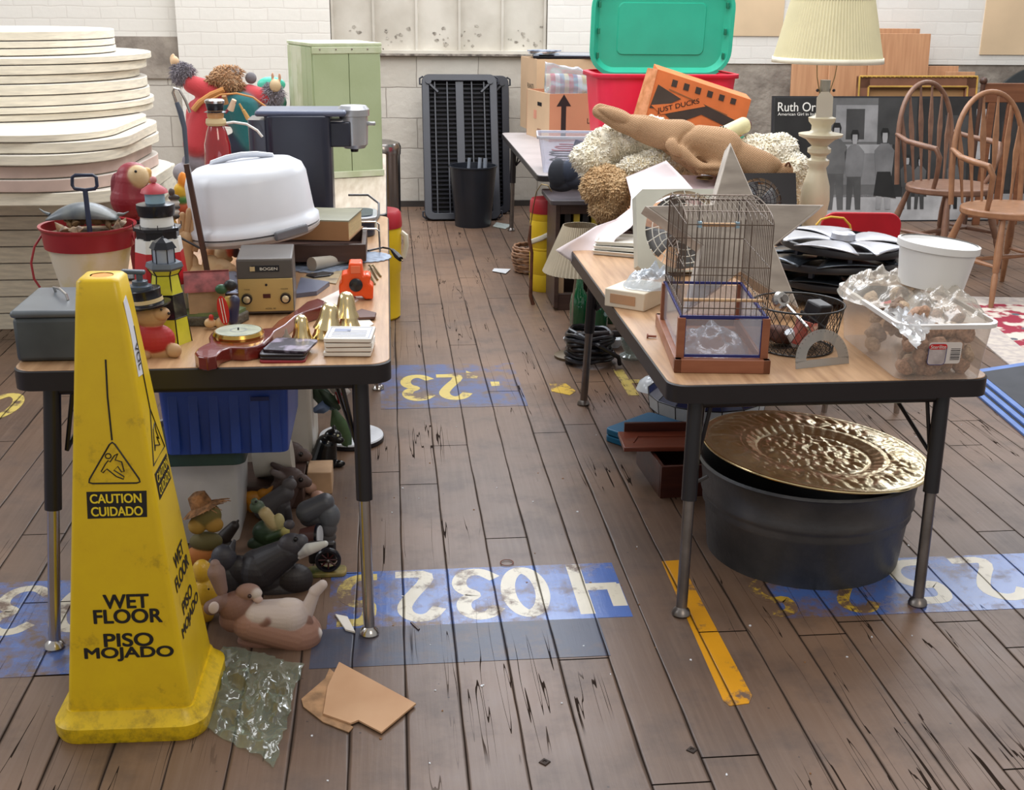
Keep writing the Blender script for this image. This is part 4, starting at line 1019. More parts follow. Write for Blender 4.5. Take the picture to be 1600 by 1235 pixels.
MB().box(cz + R @ Vector((r * .62, -r * .80, .006)), (.105, .012, .026), (0, radians(-7), radians(38))).build('latch', mat('grey_latch', (112, 114, 120), .35), t, bev=.006)
MB().box(cz + R @ Vector((-r * .62, r * .80, .006)), (.105, .012, .026), (0, radians(-7), radians(38))).build('latch', mat('grey_latch'), t, bev=.006)
MB().lathe([(.06, 0), (.06, .004), (.032, .012), (.030, cz.z - .022), (.05, cz.z - .012)], (0, 0, 0), 32).build('pedestal', M_wp2, t)
# coffee maker
t = T('coffee_maker', 'dark single-cup coffee maker with silver brew head behind the cake carrier', 'coffee maker', (Y(480, 350, 3.98).x, 3.98, LT))
yy = 3.9; X = lambda px, py=300: Y(px, py, yy).x - Y(480, 350, 3.98).x; ZZ = lambda py, px=480: Y(px, py, yy).z - LT
M_ink2 = mat('midnight_plastic', (38, 42, 58), .28, var=.05)
bl, br_, bt = X(418), X(520), ZZ(180)
MB(Matrix.Translation(((bl + br_) / 2, 0, 0))).prism(rr(br_ - bl, .2, .03, 6), .0, bt).build('body', M_ink2, t, bev=.006)
MB(Matrix.Translation((X(410), .0, 0))).prism(rr(.07, .17, .02, 5), .02, bt - .015).build('water_tank', mat('smoky_tank', (62, 66, 80), .15), t)
MB().box(((X(405) + X(545)) / 2, 0, bt + .005), (X(545) - X(405), .19, .018)).build('lid', mat('slate_lid', (84, 92, 116), .3), t, bev=.008)
hx = X(555)
M_sil = mat('silver_plastic', (176, 178, 182), .3, metal=.6, var=.03)
MB().lathe([(.034, ZZ(236)), (.044, ZZ(230)), (.046, ZZ(205)), (.046, ZZ(185)), (.052, ZZ(184)), (.052, ZZ(174)), (.042, ZZ(168)), (.001, ZZ(167))], (hx, 0, 0), 32).build('brew_head', M_sil, t)
MB().box((hx - .06, 0, ZZ(195)), (.06, .10, .028)).build('head_collar', M_sil, t, bev=.008)
MB().box((hx - .05, 0, ZZ(212)), (.08, .11, .08)).build('brew_arm', M_ink2, t, bev=.005)
MB().box((hx + .056, 0, ZZ(197)), (.03, .02, .012)).build('lever', M_sil, t, bev=.004)
MB().lathe([(.012, ZZ(242)), (.014, ZZ(236))], (hx, 0, 0), 14).build('spout', K_, t)
MB(Matrix.Translation((X(548), -.02, 0))).prism(rr(.15, .19, .05, 6), 0, .055).build('drip_base', M_ink2, t, bev=.004)
MB(Matrix.Translation((X(550), -.02, 0))).prism(rr(.16, .20, .05, 6), .055, .066).build('drip_tray', M_sil, t, bev=.003)
MB(Matrix.Translation((X(550), -.02, 0))).prism(rr(.13, .16, .04, 6), .066, .069).build('drip_grate', mat('dark_grate', (66, 78, 96), .25, metal=.5), t)
text('brew', (X(505), -.1006, ZZ(232)), .03, .008, M_sil, t, thick=.0004) if 0 else None
q = Z(592, 352, LT)
tag(MB().tube([Z(545, 305, LT + .06), Z(575, 305, LT + .05), Z(592, 318, LT + .03), Z(592, 338, LT + .006), Z(583, 350, LT + .004)], .004).build('cable_loop', M_blk), 'black cord looping from the coffee maker along the table edge', 'cord')
# wire rack and plug
t = T('wire_rack', 'chrome wire rack beside the thick book', 'rack', Z(575, 395, LT))
za, zb2 = LT + .075, LT + .0
for ya in (3.62, 3.74):
    MB().tube([(Y(549, 352, ya).x, ya, za), (Y(588, 352, ya).x, ya, za), (Y(592, 356, ya).x, ya, za - .008), (Y(594, 398, ya).x, ya, LT + .003)], .0028).build('hoop', M_chr, t, w=1)
MB().cyl((Y(588, 352, 3.62).x, 3.62, za), (Y(588, 352, 3.74).x, 3.74, za), .0028, n=8).build('cross_wire', M_chr, t, w=1)
MB().cyl((Y(552, 352, 3.62).x, 3.62, za), (Y(552, 352, 3.74).x, 3.74, za), .0028, n=8).build('cross_wire', M_chr, t, w=1)
c = Z(603, 386, LT + .012)
t = T('power_plug', 'black electric plug on a cord hanging over the aisle edge of the left table', 'plug', c)
MB().tube([Z(575, 392, LT + .008), Z(598, 387, LT + .008), Z(610, 389, LT + .01), Z(614, 393, LT + .004)], .003).build('cord', M_blk, t, w=1)
MB().tube([Z(613, 391, LT + .006), Z(620, 399, LT - .004), Z(626, 405, LT - .01)], [.006, .010, .008]).build('plug_body', M_blk, t, w=1)
MB().cyl(Z(626, 405, LT - .01), Z(629, 408, LT - .014), .002, n=6).build('prong', mat('worn_brass'), t, w=1)
# ------------------------------------------------------------------ stack of white boards and round tops at the left
M_brd = mat('white_laminate_board', (212, 206, 196), .4, var=.03, vs=5)
M_bed = mat('raw_board_edge', (230, 222, 202), .6, var=.06, vs=12, stretch=(1, 1, 8))
M_bed2 = mat('pinkish_board_edge', (196, 172, 160), .6, var=.05)
def board(kind, px, py_b, yf, th, w, d, r, label, rz=0, edge=M_bed, xr=None, name='table_top'):
    """px,py_b: lowest point of the front edge in the photo; yf: its distance"""
    p = Y(px, py_b, yf)
    if kind == 'round': cx_, cy_ = Y(xr, py_b - 10, yf + r).x - r, yf + r; poly = [(r * cos(a), r * sin(a)) for a in [i * 2 * pi / 72 for i in range(72)]]
    else: cx_, cy_ = xr - w / 2, yf + d / 2; poly = rr(w, d, r, 10)
    mb = MB(); n = len(poly)
    vs = [(x, y, 0) for x, y in poly] + [(x, y, th) for x, y in poly]
    mb.raw(vs, [tuple(reversed(range(n))), tuple(range(n, 2 * n))])
    mb.mi = 1; mb.raw(vs, [(i, (i + 1) % n, n + (i + 1) % n, n + i) for i in range(n)])
    o = mb.build(name, [M_brd, edge], bev=.003, merge=.0001)
    o.location = (cx_, cy_, p.z); o.rotation_euler = (0, 0, radians(rz))
    return tag(o, label, 'table top', 'white boards and tops piled at the left')
zc = 0
random.seed(11)
names = ['bottom', 'second', 'third', 'fourth', 'fifth', 'sixth', 'seventh', 'eighth']
lows = [515, 489, 463, 437, 411, 385, 359, 337]
for k, py in enumerate(lows):
    z0 = Y(60, py, 5.2).z
    o = board('rect', 60, py, 5.2, .052 if k else .052, 1.5, .8, .04, '%s straight-edged white board counted from the floor in the left pile' % names[k], edge=M_bed, xr=-1.05 + random.uniform(-.03, .05))
    if k == 0: o.location.z = 0
mids = [(322, .040), (300, .038), (279, .038), (258, .038), (240, .040), (222, .03)]
nm = ['lowest', 'second', 'third', 'fourth', 'fifth', 'highest']
for k, (py, th) in enumerate(mids):
    board('rect', 0, py, 4.72, .040, 1.5, 1.1, .32, '%s of the broad round-cornered white tops in the left pile' % nm[k], edge=M_bed2 if k in (1, 2) else M_bed, xr=-.98 + random.uniform(-.05, .03) - .02 * k, rz=-3 + random.uniform(-2, 2))
rounds = [(196, 238, .62, .036), (180, 239, .6, .04), (164, 232, .6, .033), (146, 228, .58, .036), (128, 215, .58, .032), (114, 226, .6, .034), (98, 233, .62, .032), (84, 178, .5, .028), (72, 176, .5, .028), (60, 175, .5, .036)]
nm = ['lowest', 'second', 'third', 'fourth', 'fifth', 'sixth', 'seventh and widest', 'lowest of the three smaller', 'middle of the three smaller', 'topmost']
for k, (py, xr, r, th) in enumerate(rounds):
    board('round', 20, py + 4, 5.16 + (.1 if r < .55 else 0), th, 0, 0, r, '%s round white top in the upper part of the left pile' % nm[k], xr=xr)

tops = sorted((o for o in COL.objects if o.name.startswith('table_top')), key=lambda o: o.location.z)
for a_, b_ in zip(tops, tops[1:]):
    if b_.location.z < a_.location.z + .03: b_.location.z = a_.location.z + .03
    a_.scale.z = (b_.location.z - a_.location.z - .004) / a_.dimensions.z
# ------------------------------------------------------------------ table behind: cabinet, doll, bin, cooler
L2 = LT - .003
M_grn = mat('sage_green_paint', (164, 178, 138), .55, col2=(172, 186, 148), vs=6, bump=.05)
M_grn2 = mat('cream_green_paint', (206, 212, 186), .6, col2=(186, 196, 160), vs=10, lo=.4, hi=.6)
fr0 = Vector((-.012, 5.13, L2))
ch = Y(600, 74, 5.15).z - L2
t = T('green_cabinet', 'tall sage green beadboard cabinet standing on the far table', 'cabinet', (-.23, 5.42, L2), radians(20))
cw, cd = .30, .36
MB().box((0, 0, ch / 2), (cw, cd, ch)).build('carcass', M_grn, t, bev=.003)
MB().box((0, 0, ch + .006), (cw + .012, cd + .012, .014)).build('top_board', M_grn2, t, bev=.003)
MB().box((0, -cd / 2 - .005, ch - .016), (cw + .006, .012, .028)).build('upper_rail', M_grn2, t, bev=.002)
MB().box((0, -cd / 2 - .005, .016), (cw + .006, .012, .028)).build('lower_rail', M_grn2, t, bev=.002)
for k, xx in enumerate((-.5, .02)):
    w_ = cw * (.52 if k == 0 else .47)
    MB().box((xx * cw + w_ / 2, -cd / 2 - .004, ch / 2), (w_ - .003, .008, ch - .05)).build('front_board', M_grn, t, bev=.0015)
for k in range(5):
    MB().box((-cw / 2 - .003, -cd / 2 + cd * (k + .5) / 5, ch / 2), (.007, cd / 5 - .004, ch - .01)).build('side_board', M_grn2 if k > 1 else M_grn, t, bev=.0015)
for k in range(5):
    MB().sph((-cw / 2 + .03 + k * .07, -cd / 2 - .011, ch - .012), .004, n=8).build('nail_head', M_seam, t)
# robed doll sprawled against the cabinet
CR = (196, 62, 68); CG = (22, 104, 108); FUR = (138, 132, 140); GD = (186, 132, 72)
t = fig('robed_doll', 'large doll in red coat, green robe and fur cuffs sprawled on the far table', 'doll', (360, 292, L2), [
 ('c', 345, 150, 0, 300, 132, -4, 20, 14, CR), ('c', 390, 150, 0, 418, 154, -4, 18, 14, CR), (360, 168, 4, 46, 30, CR), ('c', 318, 170, -4, 306, 225, -8, 20, 20, (190, 56, 64)), (312, 200, -4, 20, 44, CR, 8),
 (376, 172, -8, 34, 30, CG), ('c', 380, 170, -8, 395, 215, -6, 28, 26, CG), (404, 208, -4, 28, 24, (26, 92, 96)), (380, 228, -10, 36, 22, (30, 34, 56)),
 (306, 254, -8, 22, 13, FUR, -15), (286, 270, -8, 16, 16, (176, 172, 180)), (350, 252, 0, 50, 24, (120, 60, 66)), (360, 268, 0, 46, 12, (60, 40, 50))], rough=.8, depth=.7, vox_px=1.8, part='robe', back=.12, m=vcol(.85, .3, 'felt_cloth', .4, 120))
s_ = S(Y(350, 170, LOC[t.name].translation.y + .12)); yy = LOC[t.name].translation.y + .12
def part_org(name, bl, m, vx=1.4):
    out = []
    for e in bl:
        x, y, d, rx, rz, c = e[:6]
        out.append(('e', Y(x, y, yy + d * s_), (rx * s_, min(rx, rz) * s_ * .9, rz * s_), Matrix.Rotation(radians(-(e[6] if len(e) > 6 else 0)), 3, 'Y'), c))
    return organic(name, t, out, m, vox=s_ * vx)
fur = vcol(.95, .5, 'fur', 1.2, 60)
part_org('fur_cuff', [(286, 116, -4, 16, 11, FUR, 35), (281, 110, -4, 10, 10, (166, 160, 170))], fur)
part_org('fur_cuff', [(426, 148, -6, 14, 17, (120, 112, 116)), (420, 158, -8, 11, 10, FUR)], fur)
for f_ in [c for c in t.children if c.name.startswith('fur_cuff')]: tufts(f_, t, 900, .022, .0016, mat('grey_fur', (128, 122, 130), .95, col2=(170, 164, 172), vs=30), name='fur_pile')
part_org('hand', [(273, 96, -4, 7, 8, (222, 186, 146)), (269, 89, -4, 3, 6, (222, 186, 146), -30)], vcol(.5))
part_org('hand', [(430, 134, -16, 9, 10, (206, 180, 140)), (426, 120, -14, 2.5, 7, (196, 150, 120)), (437, 121, -14, 2.5, 7, (196, 150, 120))], vcol(.5))
part_org('beard', [(350, 122, -10, 20, 12, (196, 152, 112)), (358, 130, -14, 16, 10, (206, 172, 136)), (336, 126, -8, 14, 8, (186, 140, 104)), (372, 134, -10, 10, 8, (176, 126, 92)), (356, 113, -4, 22, 9, (206, 196, 190))], vcol(.9, .2, 'curly_hair', 2.0, 45))
tufts([c for c in t.children if c.name.startswith('beard')][0], t, 900, .018, .0022, mat('beard_curls', (176, 130, 92), .9, col2=(214, 176, 136), vs=30), name='beard_pile')
part_org('fur_collar', [(392, 122, 2, 9, 9, FUR)], fur)
MB().tube([Y(*p, yy - .07) for p in ((350, 140), (330, 148), (312, 160), (302, 172))], .012, 8).build('gold_trim', mat('gold_cloth', (196, 136, 76), .6), t, w=1)
MB().tube([Y(*p, yy - .10) for p in ((325, 158), (345, 148), (370, 146), (395, 152), (420, 170))], .004, 8).build('belt_cord', mat('gold_cloth'), t, w=1)
for a, b_, r, c in (((350, 150), (352, 162), .014, (150, 110, 70)), ((366, 156), (360, 172), .014, (214, 186, 160)), ((368, 160), (352, 176), .006, (130, 26, 50)), ((374, 162), (386, 184), .006, (190, 150, 90)), ((380, 172), (388, 186), .010, (190, 150, 90))):
    MB().tube([Y(*a, yy - .13), Y(*b_, yy - .12)], [r * .7, r], 10).build('charm', mat('charm_%d' % c[0], c, .5), t, w=1)
# chrome bent tool at the doll's left
t = T('chrome_clamp', 'bent chrome clamp with dark grips leaning beside the robed doll', 'clamp', Z(290, 300, L2))
yc = LOC[t.name].translation.y
MB().tube([Y(*p, yc) for p in ((278, 168), (270, 145), (272, 138), (280, 140), (290, 158), (297, 176))], .006).build('jaw', M_chr, t, w=1)
MB().tube([Y(*p, yc) for p in ((276, 160), (282, 176), (288, 200), (292, 250), (290, 298))], [.009, .012, .01, .008, .008]).build('grip', mat('grey_grip', (70, 78, 92), .4), t, w=1)
# teal bag and bits behind the doll
fig('teal_bag', 'crumpled teal plastic bag behind the robed doll beside the green cabinet', 'bag', (428, 292, L2), [(424, 132, 6, 22, 12, (80, 196, 170)), (430, 160, 0, 18, 16, (50, 110, 96)), (425, 195, 6, 22, 40, (60, 80, 80)), (425, 238, 6, 24, 32, (70, 84, 84))], rough=.25, push=.45, back=.08)
# glass soldier jar with hat
q = Z(338, 330, LT)
q.y = 3.75; q.x = Y(338, 200, 3.75).x; q.z = LT
t = T('soldier_decanter', 'glossy red figure decanter wearing a black and silver hat behind the cake carrier', 'decanter', q)
zz = lambda py: Y(338, py, q.y).z - LT
s_ = S((q.x, q.y, LT + .3))
MB().lathe([(24 * s_, 0), (26 * s_, zz(300)), (21 * s_, zz(250)), (20 * s_, zz(225)), (15 * s_, zz(205)), (11 * s_, zz(194))], n=28).build('bottle', mat('red_glass', (150, 22, 28), .08, coat=1), t)
MB().lathe([(14 * s_, zz(196)), (16 * s_, zz(192)), (15 * s_, zz(186)), (11 * s_, zz(184))], n=24).build('collar', mat('cream_band'), t)
MB().lathe([(11 * s_, zz(188)), (13 * s_, zz(180)), (12 * s_, zz(172))], n=24).build('face', mat('tan_face', (196, 146, 96), .4), t)
MB().lathe([(17 * s_, zz(175)), (12 * s_, zz(173)), (14 * s_, zz(162)), (13.5 * s_, zz(160))], n=24).build('hat', K_, t)
MB().lathe([(15 * s_, zz(161)), (15.5 * s_, zz(157)), (13 * s_, zz(155)), (1e-4, zz(154))], n=24).build('hat_top', M_chr, t)
tag(MB().tube([Y(*p, 3.82) for p in ((345, 194), (365, 191), (385, 194), (402, 204), (410, 214))], .004).build('white_cable', W_), 'thin white cable arching behind the cake carrier', 'cable')
# steel pedal bin
q = Z(608, 352, 0)
q = Vector((Y(598, 290, 7.2).x, 7.2, 0))
t = T('steel_bin', 'round stainless steel bin standing behind the far left table', 'bin', q)
zz = lambda py: Y(605, py, 7.1).z
MB().lathe([(.105, 0), (.108, zz(243))], n=36).build('body', mat('brushed_steel', (150, 146, 144), .22, metal=1, var=.1, vs=6, stretch=(10, 10, .3)), t)
MB().lathe([(.112, zz(244)), (.114, zz(232)), (.104, zz(226)), (.06, zz(222)), (1e-4, zz(221))], n=36).build('lid', mat('brushed_steel'), t)
# yellow drink coolers
M_yc = mat('yellow_plastic', (226, 190, 34), .38, var=.03); M_rl = mat('red_lid_plastic', (168, 34, 46), .4, var=.04)
def cooler(px, base_px, top_px, wpx, label, ribs, push=0, hx=0, handle=1):
    q = Z(px, base_px, 0); r = wpx / 2 * S(q); q.y += r + push; zt_ = Y(px, top_px, q.y - r * .3).z
    q.z = 0
    t = T('drink_cooler', label, 'drink cooler', q)
    h = zt_ * .86
    prof = [(r * .82, 0), (r * .9, .01), (r * .93, h * .5), (r * .97, h * .52), (r, h)]
    if ribs:
        prof = [(r * .94, 0), (r * .99, .012)]
        for c in (.22, .52, .56, .9):
            prof += [(r, h * c - .006), (r * .975, h * c), (r, h * c + .006)]
        prof += [(r, h)]
    MB().lathe(prof, n=40).build('body', M_yc, t)
    MB().lathe([(r * 1.03, h - .004), (r * 1.04, h + .01), (r * 1.0, zt_ - .012), (r * .92, zt_), (1e-4, zt_ * .985)], n=40).build('lid', M_rl, t)
    MB().tube([(r * 1.0, -.02, h * .93), (r * 1.18, -.03, h * .90), (r * 1.20, -.03, h * .8), (r * 1.06, -.02, h * .66)] if not ribs else [(-r * 1.05, -.03, h * .62), (-r * .4, -r * 1.0, h * .70), (r * .4, -r * 1.08, h * .79)], .008, flat=1.6).build('handle', mat('cream_plastic', (222, 216, 200), .45), t)
    return t
cooler(592, 505, 330, 76, 'yellow drink cooler with red lid behind the aisle edge of the left table', 0)
cooler(858, 463, 311, 52, 'slim yellow drink cooler with red lid beside the dark cabinet', 1, .07)

# ------------------------------------------------------------------ against the wall: black panels, bin
M_vent = mat('black_plastic_panel', (30, 31, 40), .42, var=.08)
def vent(px0, px1, py0, py1, yb, lean, label, m=M_vent):
    a = Z(px0, py1, 0); x0 = Y(px0, py1, yb).x; x1 = Y(px1, py1, yb).x; h = Y(px0, py0, yb + lean).z
    t = T('vent_panel', label, 'slatted panel', ((x0 + x1) / 2, yb, 0), 0, None, (atan2(-lean, h), 0))
    w = x1 - x0; L_ = sqrt(h * h + lean * lean)
    fr = MB()
    o = rr(w, L_, .05, 6, 0, L_ / 2); i = rr(w - .10, L_ - .09, .02, 6, 0, L_ / 2); n = len(o)
    M = Matrix.Rotation(radians(90), 4, 'X')
    fr.M = M
    vs = [(x, y, d) for d in (-.03, .03) for q in (o, i) for x, y in q]
    fs = []
    for k in range(n):
        k2 = (k + 1) % n
        fs += [(k, k2, n + k2, n + k), (2 * n + k, 2 * n + k2, 3 * n + k2, 3 * n + k), (k, k2, 2 * n + k2, 2 * n + k), (n + k, n + k2, 3 * n + k2, 3 * n + k)]
    fr.raw(vs, fs).build('frame', m, t, bev=.004)
    for sx in (-1, 1):
        MB().tube([(sx * (w / 2 - .002), 0, L_ - .06), (sx * (w / 2 + .012), 0, L_ - .06), (sx * (w / 2 + .012), 0, L_ - .02), (sx * (w / 2 - .01), 0, L_ - .006)], .006).build('corner_loop', m, t)
        MB().tube([(sx * (w / 2 - .002), 0, .06), (sx * (w / 2 + .012), 0, .06), (sx * (w / 2 + .012), 0, .03), (sx * (w / 2 - .01), 0, .012)], .006).build('corner_loop', m, t)
        MB().lathe([(.02, 0), (.02, .01)], (sx * (w / 2 - .045), -.03, L_ - .05), 16, M.to_3x3()).build('boss', m, t)
        MB().box((sx * (w / 2 - .075), -.025, L_ - .09), (.012, .02, .09), (0, sx * radians(45), 0)).build('corner_rib', m, t)
    n_ = 30
    for k in range(n_):
        z = .06 + (L_ - .12) * k / (n_ - 1)
        MB().box((0, 0, z), (w - .09, .02, .006), (radians(20), 0, 0)).build('slat', m, t)
    for xx in (-.18, -.09, 0, .09, .18):
        MB().box((xx * w / .55, -.008, L_ / 2), (.008 if xx else .05, .02, L_ - .09)).build('mullion', m, t)
    MB().box((0, .022, L_ / 2), (w - .08, .006, L_ - .08)).build('back_sheet', mat('dark_backing', (18, 19, 26), .6), t)
vent(690, 797, 119, 338, 8.02, .22, 'rear black slatted plastic panel leaning on the back wall, showing at the right')
vent(664, 782, 118, 346, 7.78, .38, 'front black slatted plastic panel leaning on the back wall behind the waste bin')
q = Z(741, 357, 0)
t = T('waste_bin', 'round black waste bin standing in front of the slatted panels', 'bin', (q.x, q.y + .11, 0))
hb2 = Y(741, 262, q.y).z
MB().lathe([(1e-4, .004), (.115, 0), (.15, hb2 - .01), (.156, hb2 - .008), (.156, hb2), (.146, hb2), (.112, .02), (1e-4, .02)], n=36, caps=False).build('bin_wall', mat('black_bin', (26, 30, 38), .35), t)
for a, b_, r in (((.02, .02), (.05, .06), .012), ((-.05, .03), (-.02, .05), .01), ((.07, 0), (.08, .02), .013)):
    tag(MB().cyl((q.x + a[0], q.y + .11 + a[1], .03), (q.x + b_[0], q.y + .11 + b_[1], hb2 + .04), r).build('plastic_tube', mat('grey_tube', (120, 126, 136), .3)), 'short grey plastic tube sticking out of the black waste bin', 'tube', 'tubes in the waste bin')
# litter near wall
sheet('paper_scrap', [(772, 420), (798, 421), (790, 428), (769, 424)], 0.004, .002, mat('grey_paper', (196, 198, 200), .6), 'small white paper scrap on the floor in the far aisle', 'paper')
sheet('plastic_scrap', [(776, 348), (800, 352), (790, 358), (770, 354)], 0.004, .003, film('clear_film', opac=.5), 'clear plastic scrap on the floor beside the black waste bin', 'plastic scrap')

# ------------------------------------------------------------------ under the left table
def crate(name, label, cat, x0, x1, y0, y1, z0, z1, m, taper=.9, ribs=6, rim=.012, th=.004):
    t = T(name, label, cat, ((x0 + x1) / 2, (y0 + y1) / 2, z0))
    w, d, h = x1 - x0, y1 - y0, z1 - z0
    mb = MB()
    r0, r1 = rr(w * taper, d * taper, .02, 4), rr(w, d, .02, 4); n = len(r0)
    i1 = rr(w - .012, d - .012, .015, 4); i0 = rr(w * taper - .012, d * taper - .012, .015, 4)
    vs = [(x, y, 0) for x, y in r0] + [(x, y, h) for x, y in r1] + [(x, y, h) for x, y in i1] + [(x, y, .006) for x, y in i0]
    fs = [(a * n + k, a * n + (k + 1) % n, (a + 1) * n + (k + 1) % n, (a + 1) * n + k) for a in range(3) for k in range(n)] + [tuple(reversed(range(n))), tuple(range(3 * n, 4 * n))]
    mb.raw(vs, fs).build('shell', m, t, ang=50)
    ri = MB(); o = rr(w + .016, d + .016, .025, 4)
    vs = [(x, y, h - .02) for x, y in o] + [(x, y, h) for x, y in o] + [(x, y, h) for x, y in r1] + [(x, y, h - .02) for x, y in r1]
    ri.raw(vs, [(a * n + k, a * n + (k + 1) % n, ((a + 1) % 4) * n + (k + 1) % n, ((a + 1) % 4) * n + k) for a in range(4) for k in range(n)]).build('rim', m, t)
    for k in range(ribs):
        u = -.5 + (k + .5) / ribs
        MB().box((u * w * .93, -(d * taper / 2 + d / 2) / 2 - .003, h * .48), (w / ribs * .45, .008, h * .9), (atan2(-(1 - taper) * d / 2, h) * -1 * -1, 0, 0)).build('rib', m, t, bev=.002)
    return t
M_bc = mat('blue_crate_plastic', (38, 72, 158), .4, var=.04)
za, zb_ = Y(350, 703, 2.86).z, Y(350, 596, 2.80).z
x0, x1 = Y(246, 640, 2.82).x, Y(452, 640, 2.82).x
GB = Y(350, 726, 2.86).z
t = crate('blue_crate', 'blue ribbed plastic crate stacked under the left table', 'crate', x0, x1, 2.82, 3.22, za, min(zb_, .585), M_bc, .94)
MB().box((.09, -.208, .15), (.045, .003, .010)).build('moulded_mark', mat('navy_mark', (22, 40, 100), .4), t)
x0g, x1g = Y(240, 714, 2.9).x, Y(386, 714, 2.9).x
tag(MB(Matrix.Translation(((x0g + x1g) / 2, 3.02, 0))).prism(rr(x1g - x0g, .34, .03, 5), GB, za - .001).build('storage_lid', mat('dark_green_plastic', (40, 66, 62), .45), bev=.003), 'dark green plastic lid lying under the blue crate', 'lid')
x0w, x1w = Y(270, 800, 2.9).x - .08, Y(372, 800, 2.9).x
t = crate('white_bin', 'white plastic storage bin on the floor below the dark green lid', 'storage bin', x0w, x1w, 2.95, 3.22, 0, GB - .002, mat('dull_white_plastic', (200, 198, 196), .4, var=.04), .9, 0)
# tall white panel (appliance door) beside the crate
p = Z(482, 735, 0)
pw0, pw1 = Y(428, 650, 3.3).x, Y(479, 650, 3.3).x
tag(MB().box(((pw0 + pw1) / 2 - .06, 3.64, .28), (pw1 - pw0 + .12, .3, .56)).build('white_cabinet', mat('offwhite_enamel', (206, 200, 188), .35, var=.03), bev=.012), 'white enamel cabinet standing behind the blue crate under the left table', 'cabinet')
tag(MB().cyl((Y(395, 725, 3.2).x, 3.25, .12), (Y(455, 720, 3.2).x, 3.25, .13), .05, .05, 24).build('white_canister', mat('offwhite_enamel')), 'pale canister lying between the white bin and the brown rabbits', 'canister')
tag(MB().box((Y(395, 725, 3.2).x + .04, 3.27, .035), (.2, .2, .07)).build('dark_wood_box', M_dw2, bev=.003), 'dark wooden box on the floor under the pale canister', 'box')
# black round lamp base on floor: white disc with dark rim
q = Z(550, 706, 0); r = 52 * S(q)
t = T('white_disc', 'round white disc with dark rim lying on the floor behind the table leg', 'disc', (Z(548, 706, 0).x, q.y + r * .98, 0))
MB().lathe([(r * .97, 0), (r, .004), (r, .016)], n=48).build('rim', K_, t)
MB().lathe([(r * .985, .016), (r * .97, .021), (1e-4, .024)], n=48).build('top', mat('cool_white', (214, 218, 224), .35), t)
MB().lathe([(.006, .022), (.004, .04)], n=12).build('stem', M_steel, t)
# artificial flowers standing behind the leg
t = T('fabric_flowers', 'fabric flowers with white and red petals and long green leaves behind the table leg', 'artificial flowers', Z(530, 715, 0))
yy = LOC[t.name].translation.y + .03
def leaf(pts, wmax, m, name='leaf'):
    P = [Y(a, b_, yy + .01 * i) for i, (a, b_) in enumerate(pts)]
    mb = MB(); k = len(P) - 1; vs = []
    for i, p in enumerate(P):
        w_ = wmax * sin(pi * (i + .3) / (k + .6)); d = (P[min(i + 1, k)] - P[max(i - 1, 0)]).normalized(); sdv = d.cross(Vector((0, 1, 0))).normalized()
        vs += [p - sdv * w_, p + Vector((0, -.008, 0)), p + sdv * w_]
    fs = []
    for i in range(k): fs += [(3 * i, 3 * i + 1, 3 * i + 4, 3 * i + 3), (3 * i + 1, 3 * i + 2, 3 * i + 5, 3 * i + 4)]
    mb.raw(vs, fs).build(name, m, t, w=1, thick=.002)
M_lf = mat('dark_leaf', (44, 66, 46), .5, var=.15); M_lf2 = mat('mossy_leaf', (74, 100, 66), .6, var=.2)
leaf([(486, 600), (500, 615), (512, 628), (522, 640)], .030, M_lf); leaf([(522, 640), (528, 660), (538, 680), (546, 706)], .028, M_lf2)
leaf([(500, 608), (515, 625), (530, 640)], .02, M_lf)
leaf([(486, 590), (495, 600), (502, 600)], .03, mat('grey_petal', (190, 184, 186), .6), 'petal'); leaf([(512, 592), (530, 605), (540, 618)], .03, mat('white_petal', (214, 210, 204), .6), 'petal'); leaf([(528, 596), (538, 612), (530, 626)], .02, mat('white_petal'), 'petal')
leaf([(525, 612), (532, 618), (530, 630)], .012, mat('red_petal', (184, 20, 30), .5), 'petal'); leaf([(498, 596), (501, 602), (504, 608)], .008, mat('red_petal'), 'petal')
leaf([(490, 642), (505, 636), (515, 638)], .022, mat('blue_petal', (96, 116, 150), .5), 'petal')
# figurines
BR = (88, 70, 66); GRY = (86, 84, 88); DK = (44, 42, 46)
fig('black_cat_figurine', 'glossy black cat figurine sitting beside the white disc', 'figurine', (512, 738, 0), [
 ('c', 505, 722, 0, 510, 695, 0, 22, 17, (20, 22, 24)), (520, 682, -4, 14, 12, (22, 24, 26)), (530, 688, -8, 8, 6, (22, 24, 26)), (522, 671, -2, 4, 7, (20, 22, 24)), (528, 725, -6, 12, 6, (20, 22, 24)), (500, 730, 0, 20, 8, (20, 22, 24))], rough=.15, back=.05, eyes=((528, 681, -16, 2, (200, 200, 160)),), m=mat('black_glaze', (18, 20, 22), .15, var=.03))
q = Z(500, 775, 0)
t = T('wooden_block', 'pale wooden block on the floor below the black cat figurine', 'block', (q.x, q.y + .06, 0))
MB().box((0, 0, .035), (38 * S(q), .10, .07)).build('block', mat('pale_pine', (190, 156, 122), .6, var=.08), t, bev=.003)
for k, (px, py) in enumerate(((497, 790), (484, 774), (498, 770))):
    q = Z(px, py, 0)
    c = [(176, 136, 118), (190, 150, 130), (198, 160, 120)][k]
    tag(MB().sph((q.x, q.y + .01, .021), .021, (1.1, 1, .95), n=16).build('wooden_egg', mat('egg_%d' % k, c, .45)), ['speckled pink wooden egg nearest in front of the pale block', 'left wooden egg by the pale block', 'yellowish wooden egg against the pale block'][k], 'egg', None)
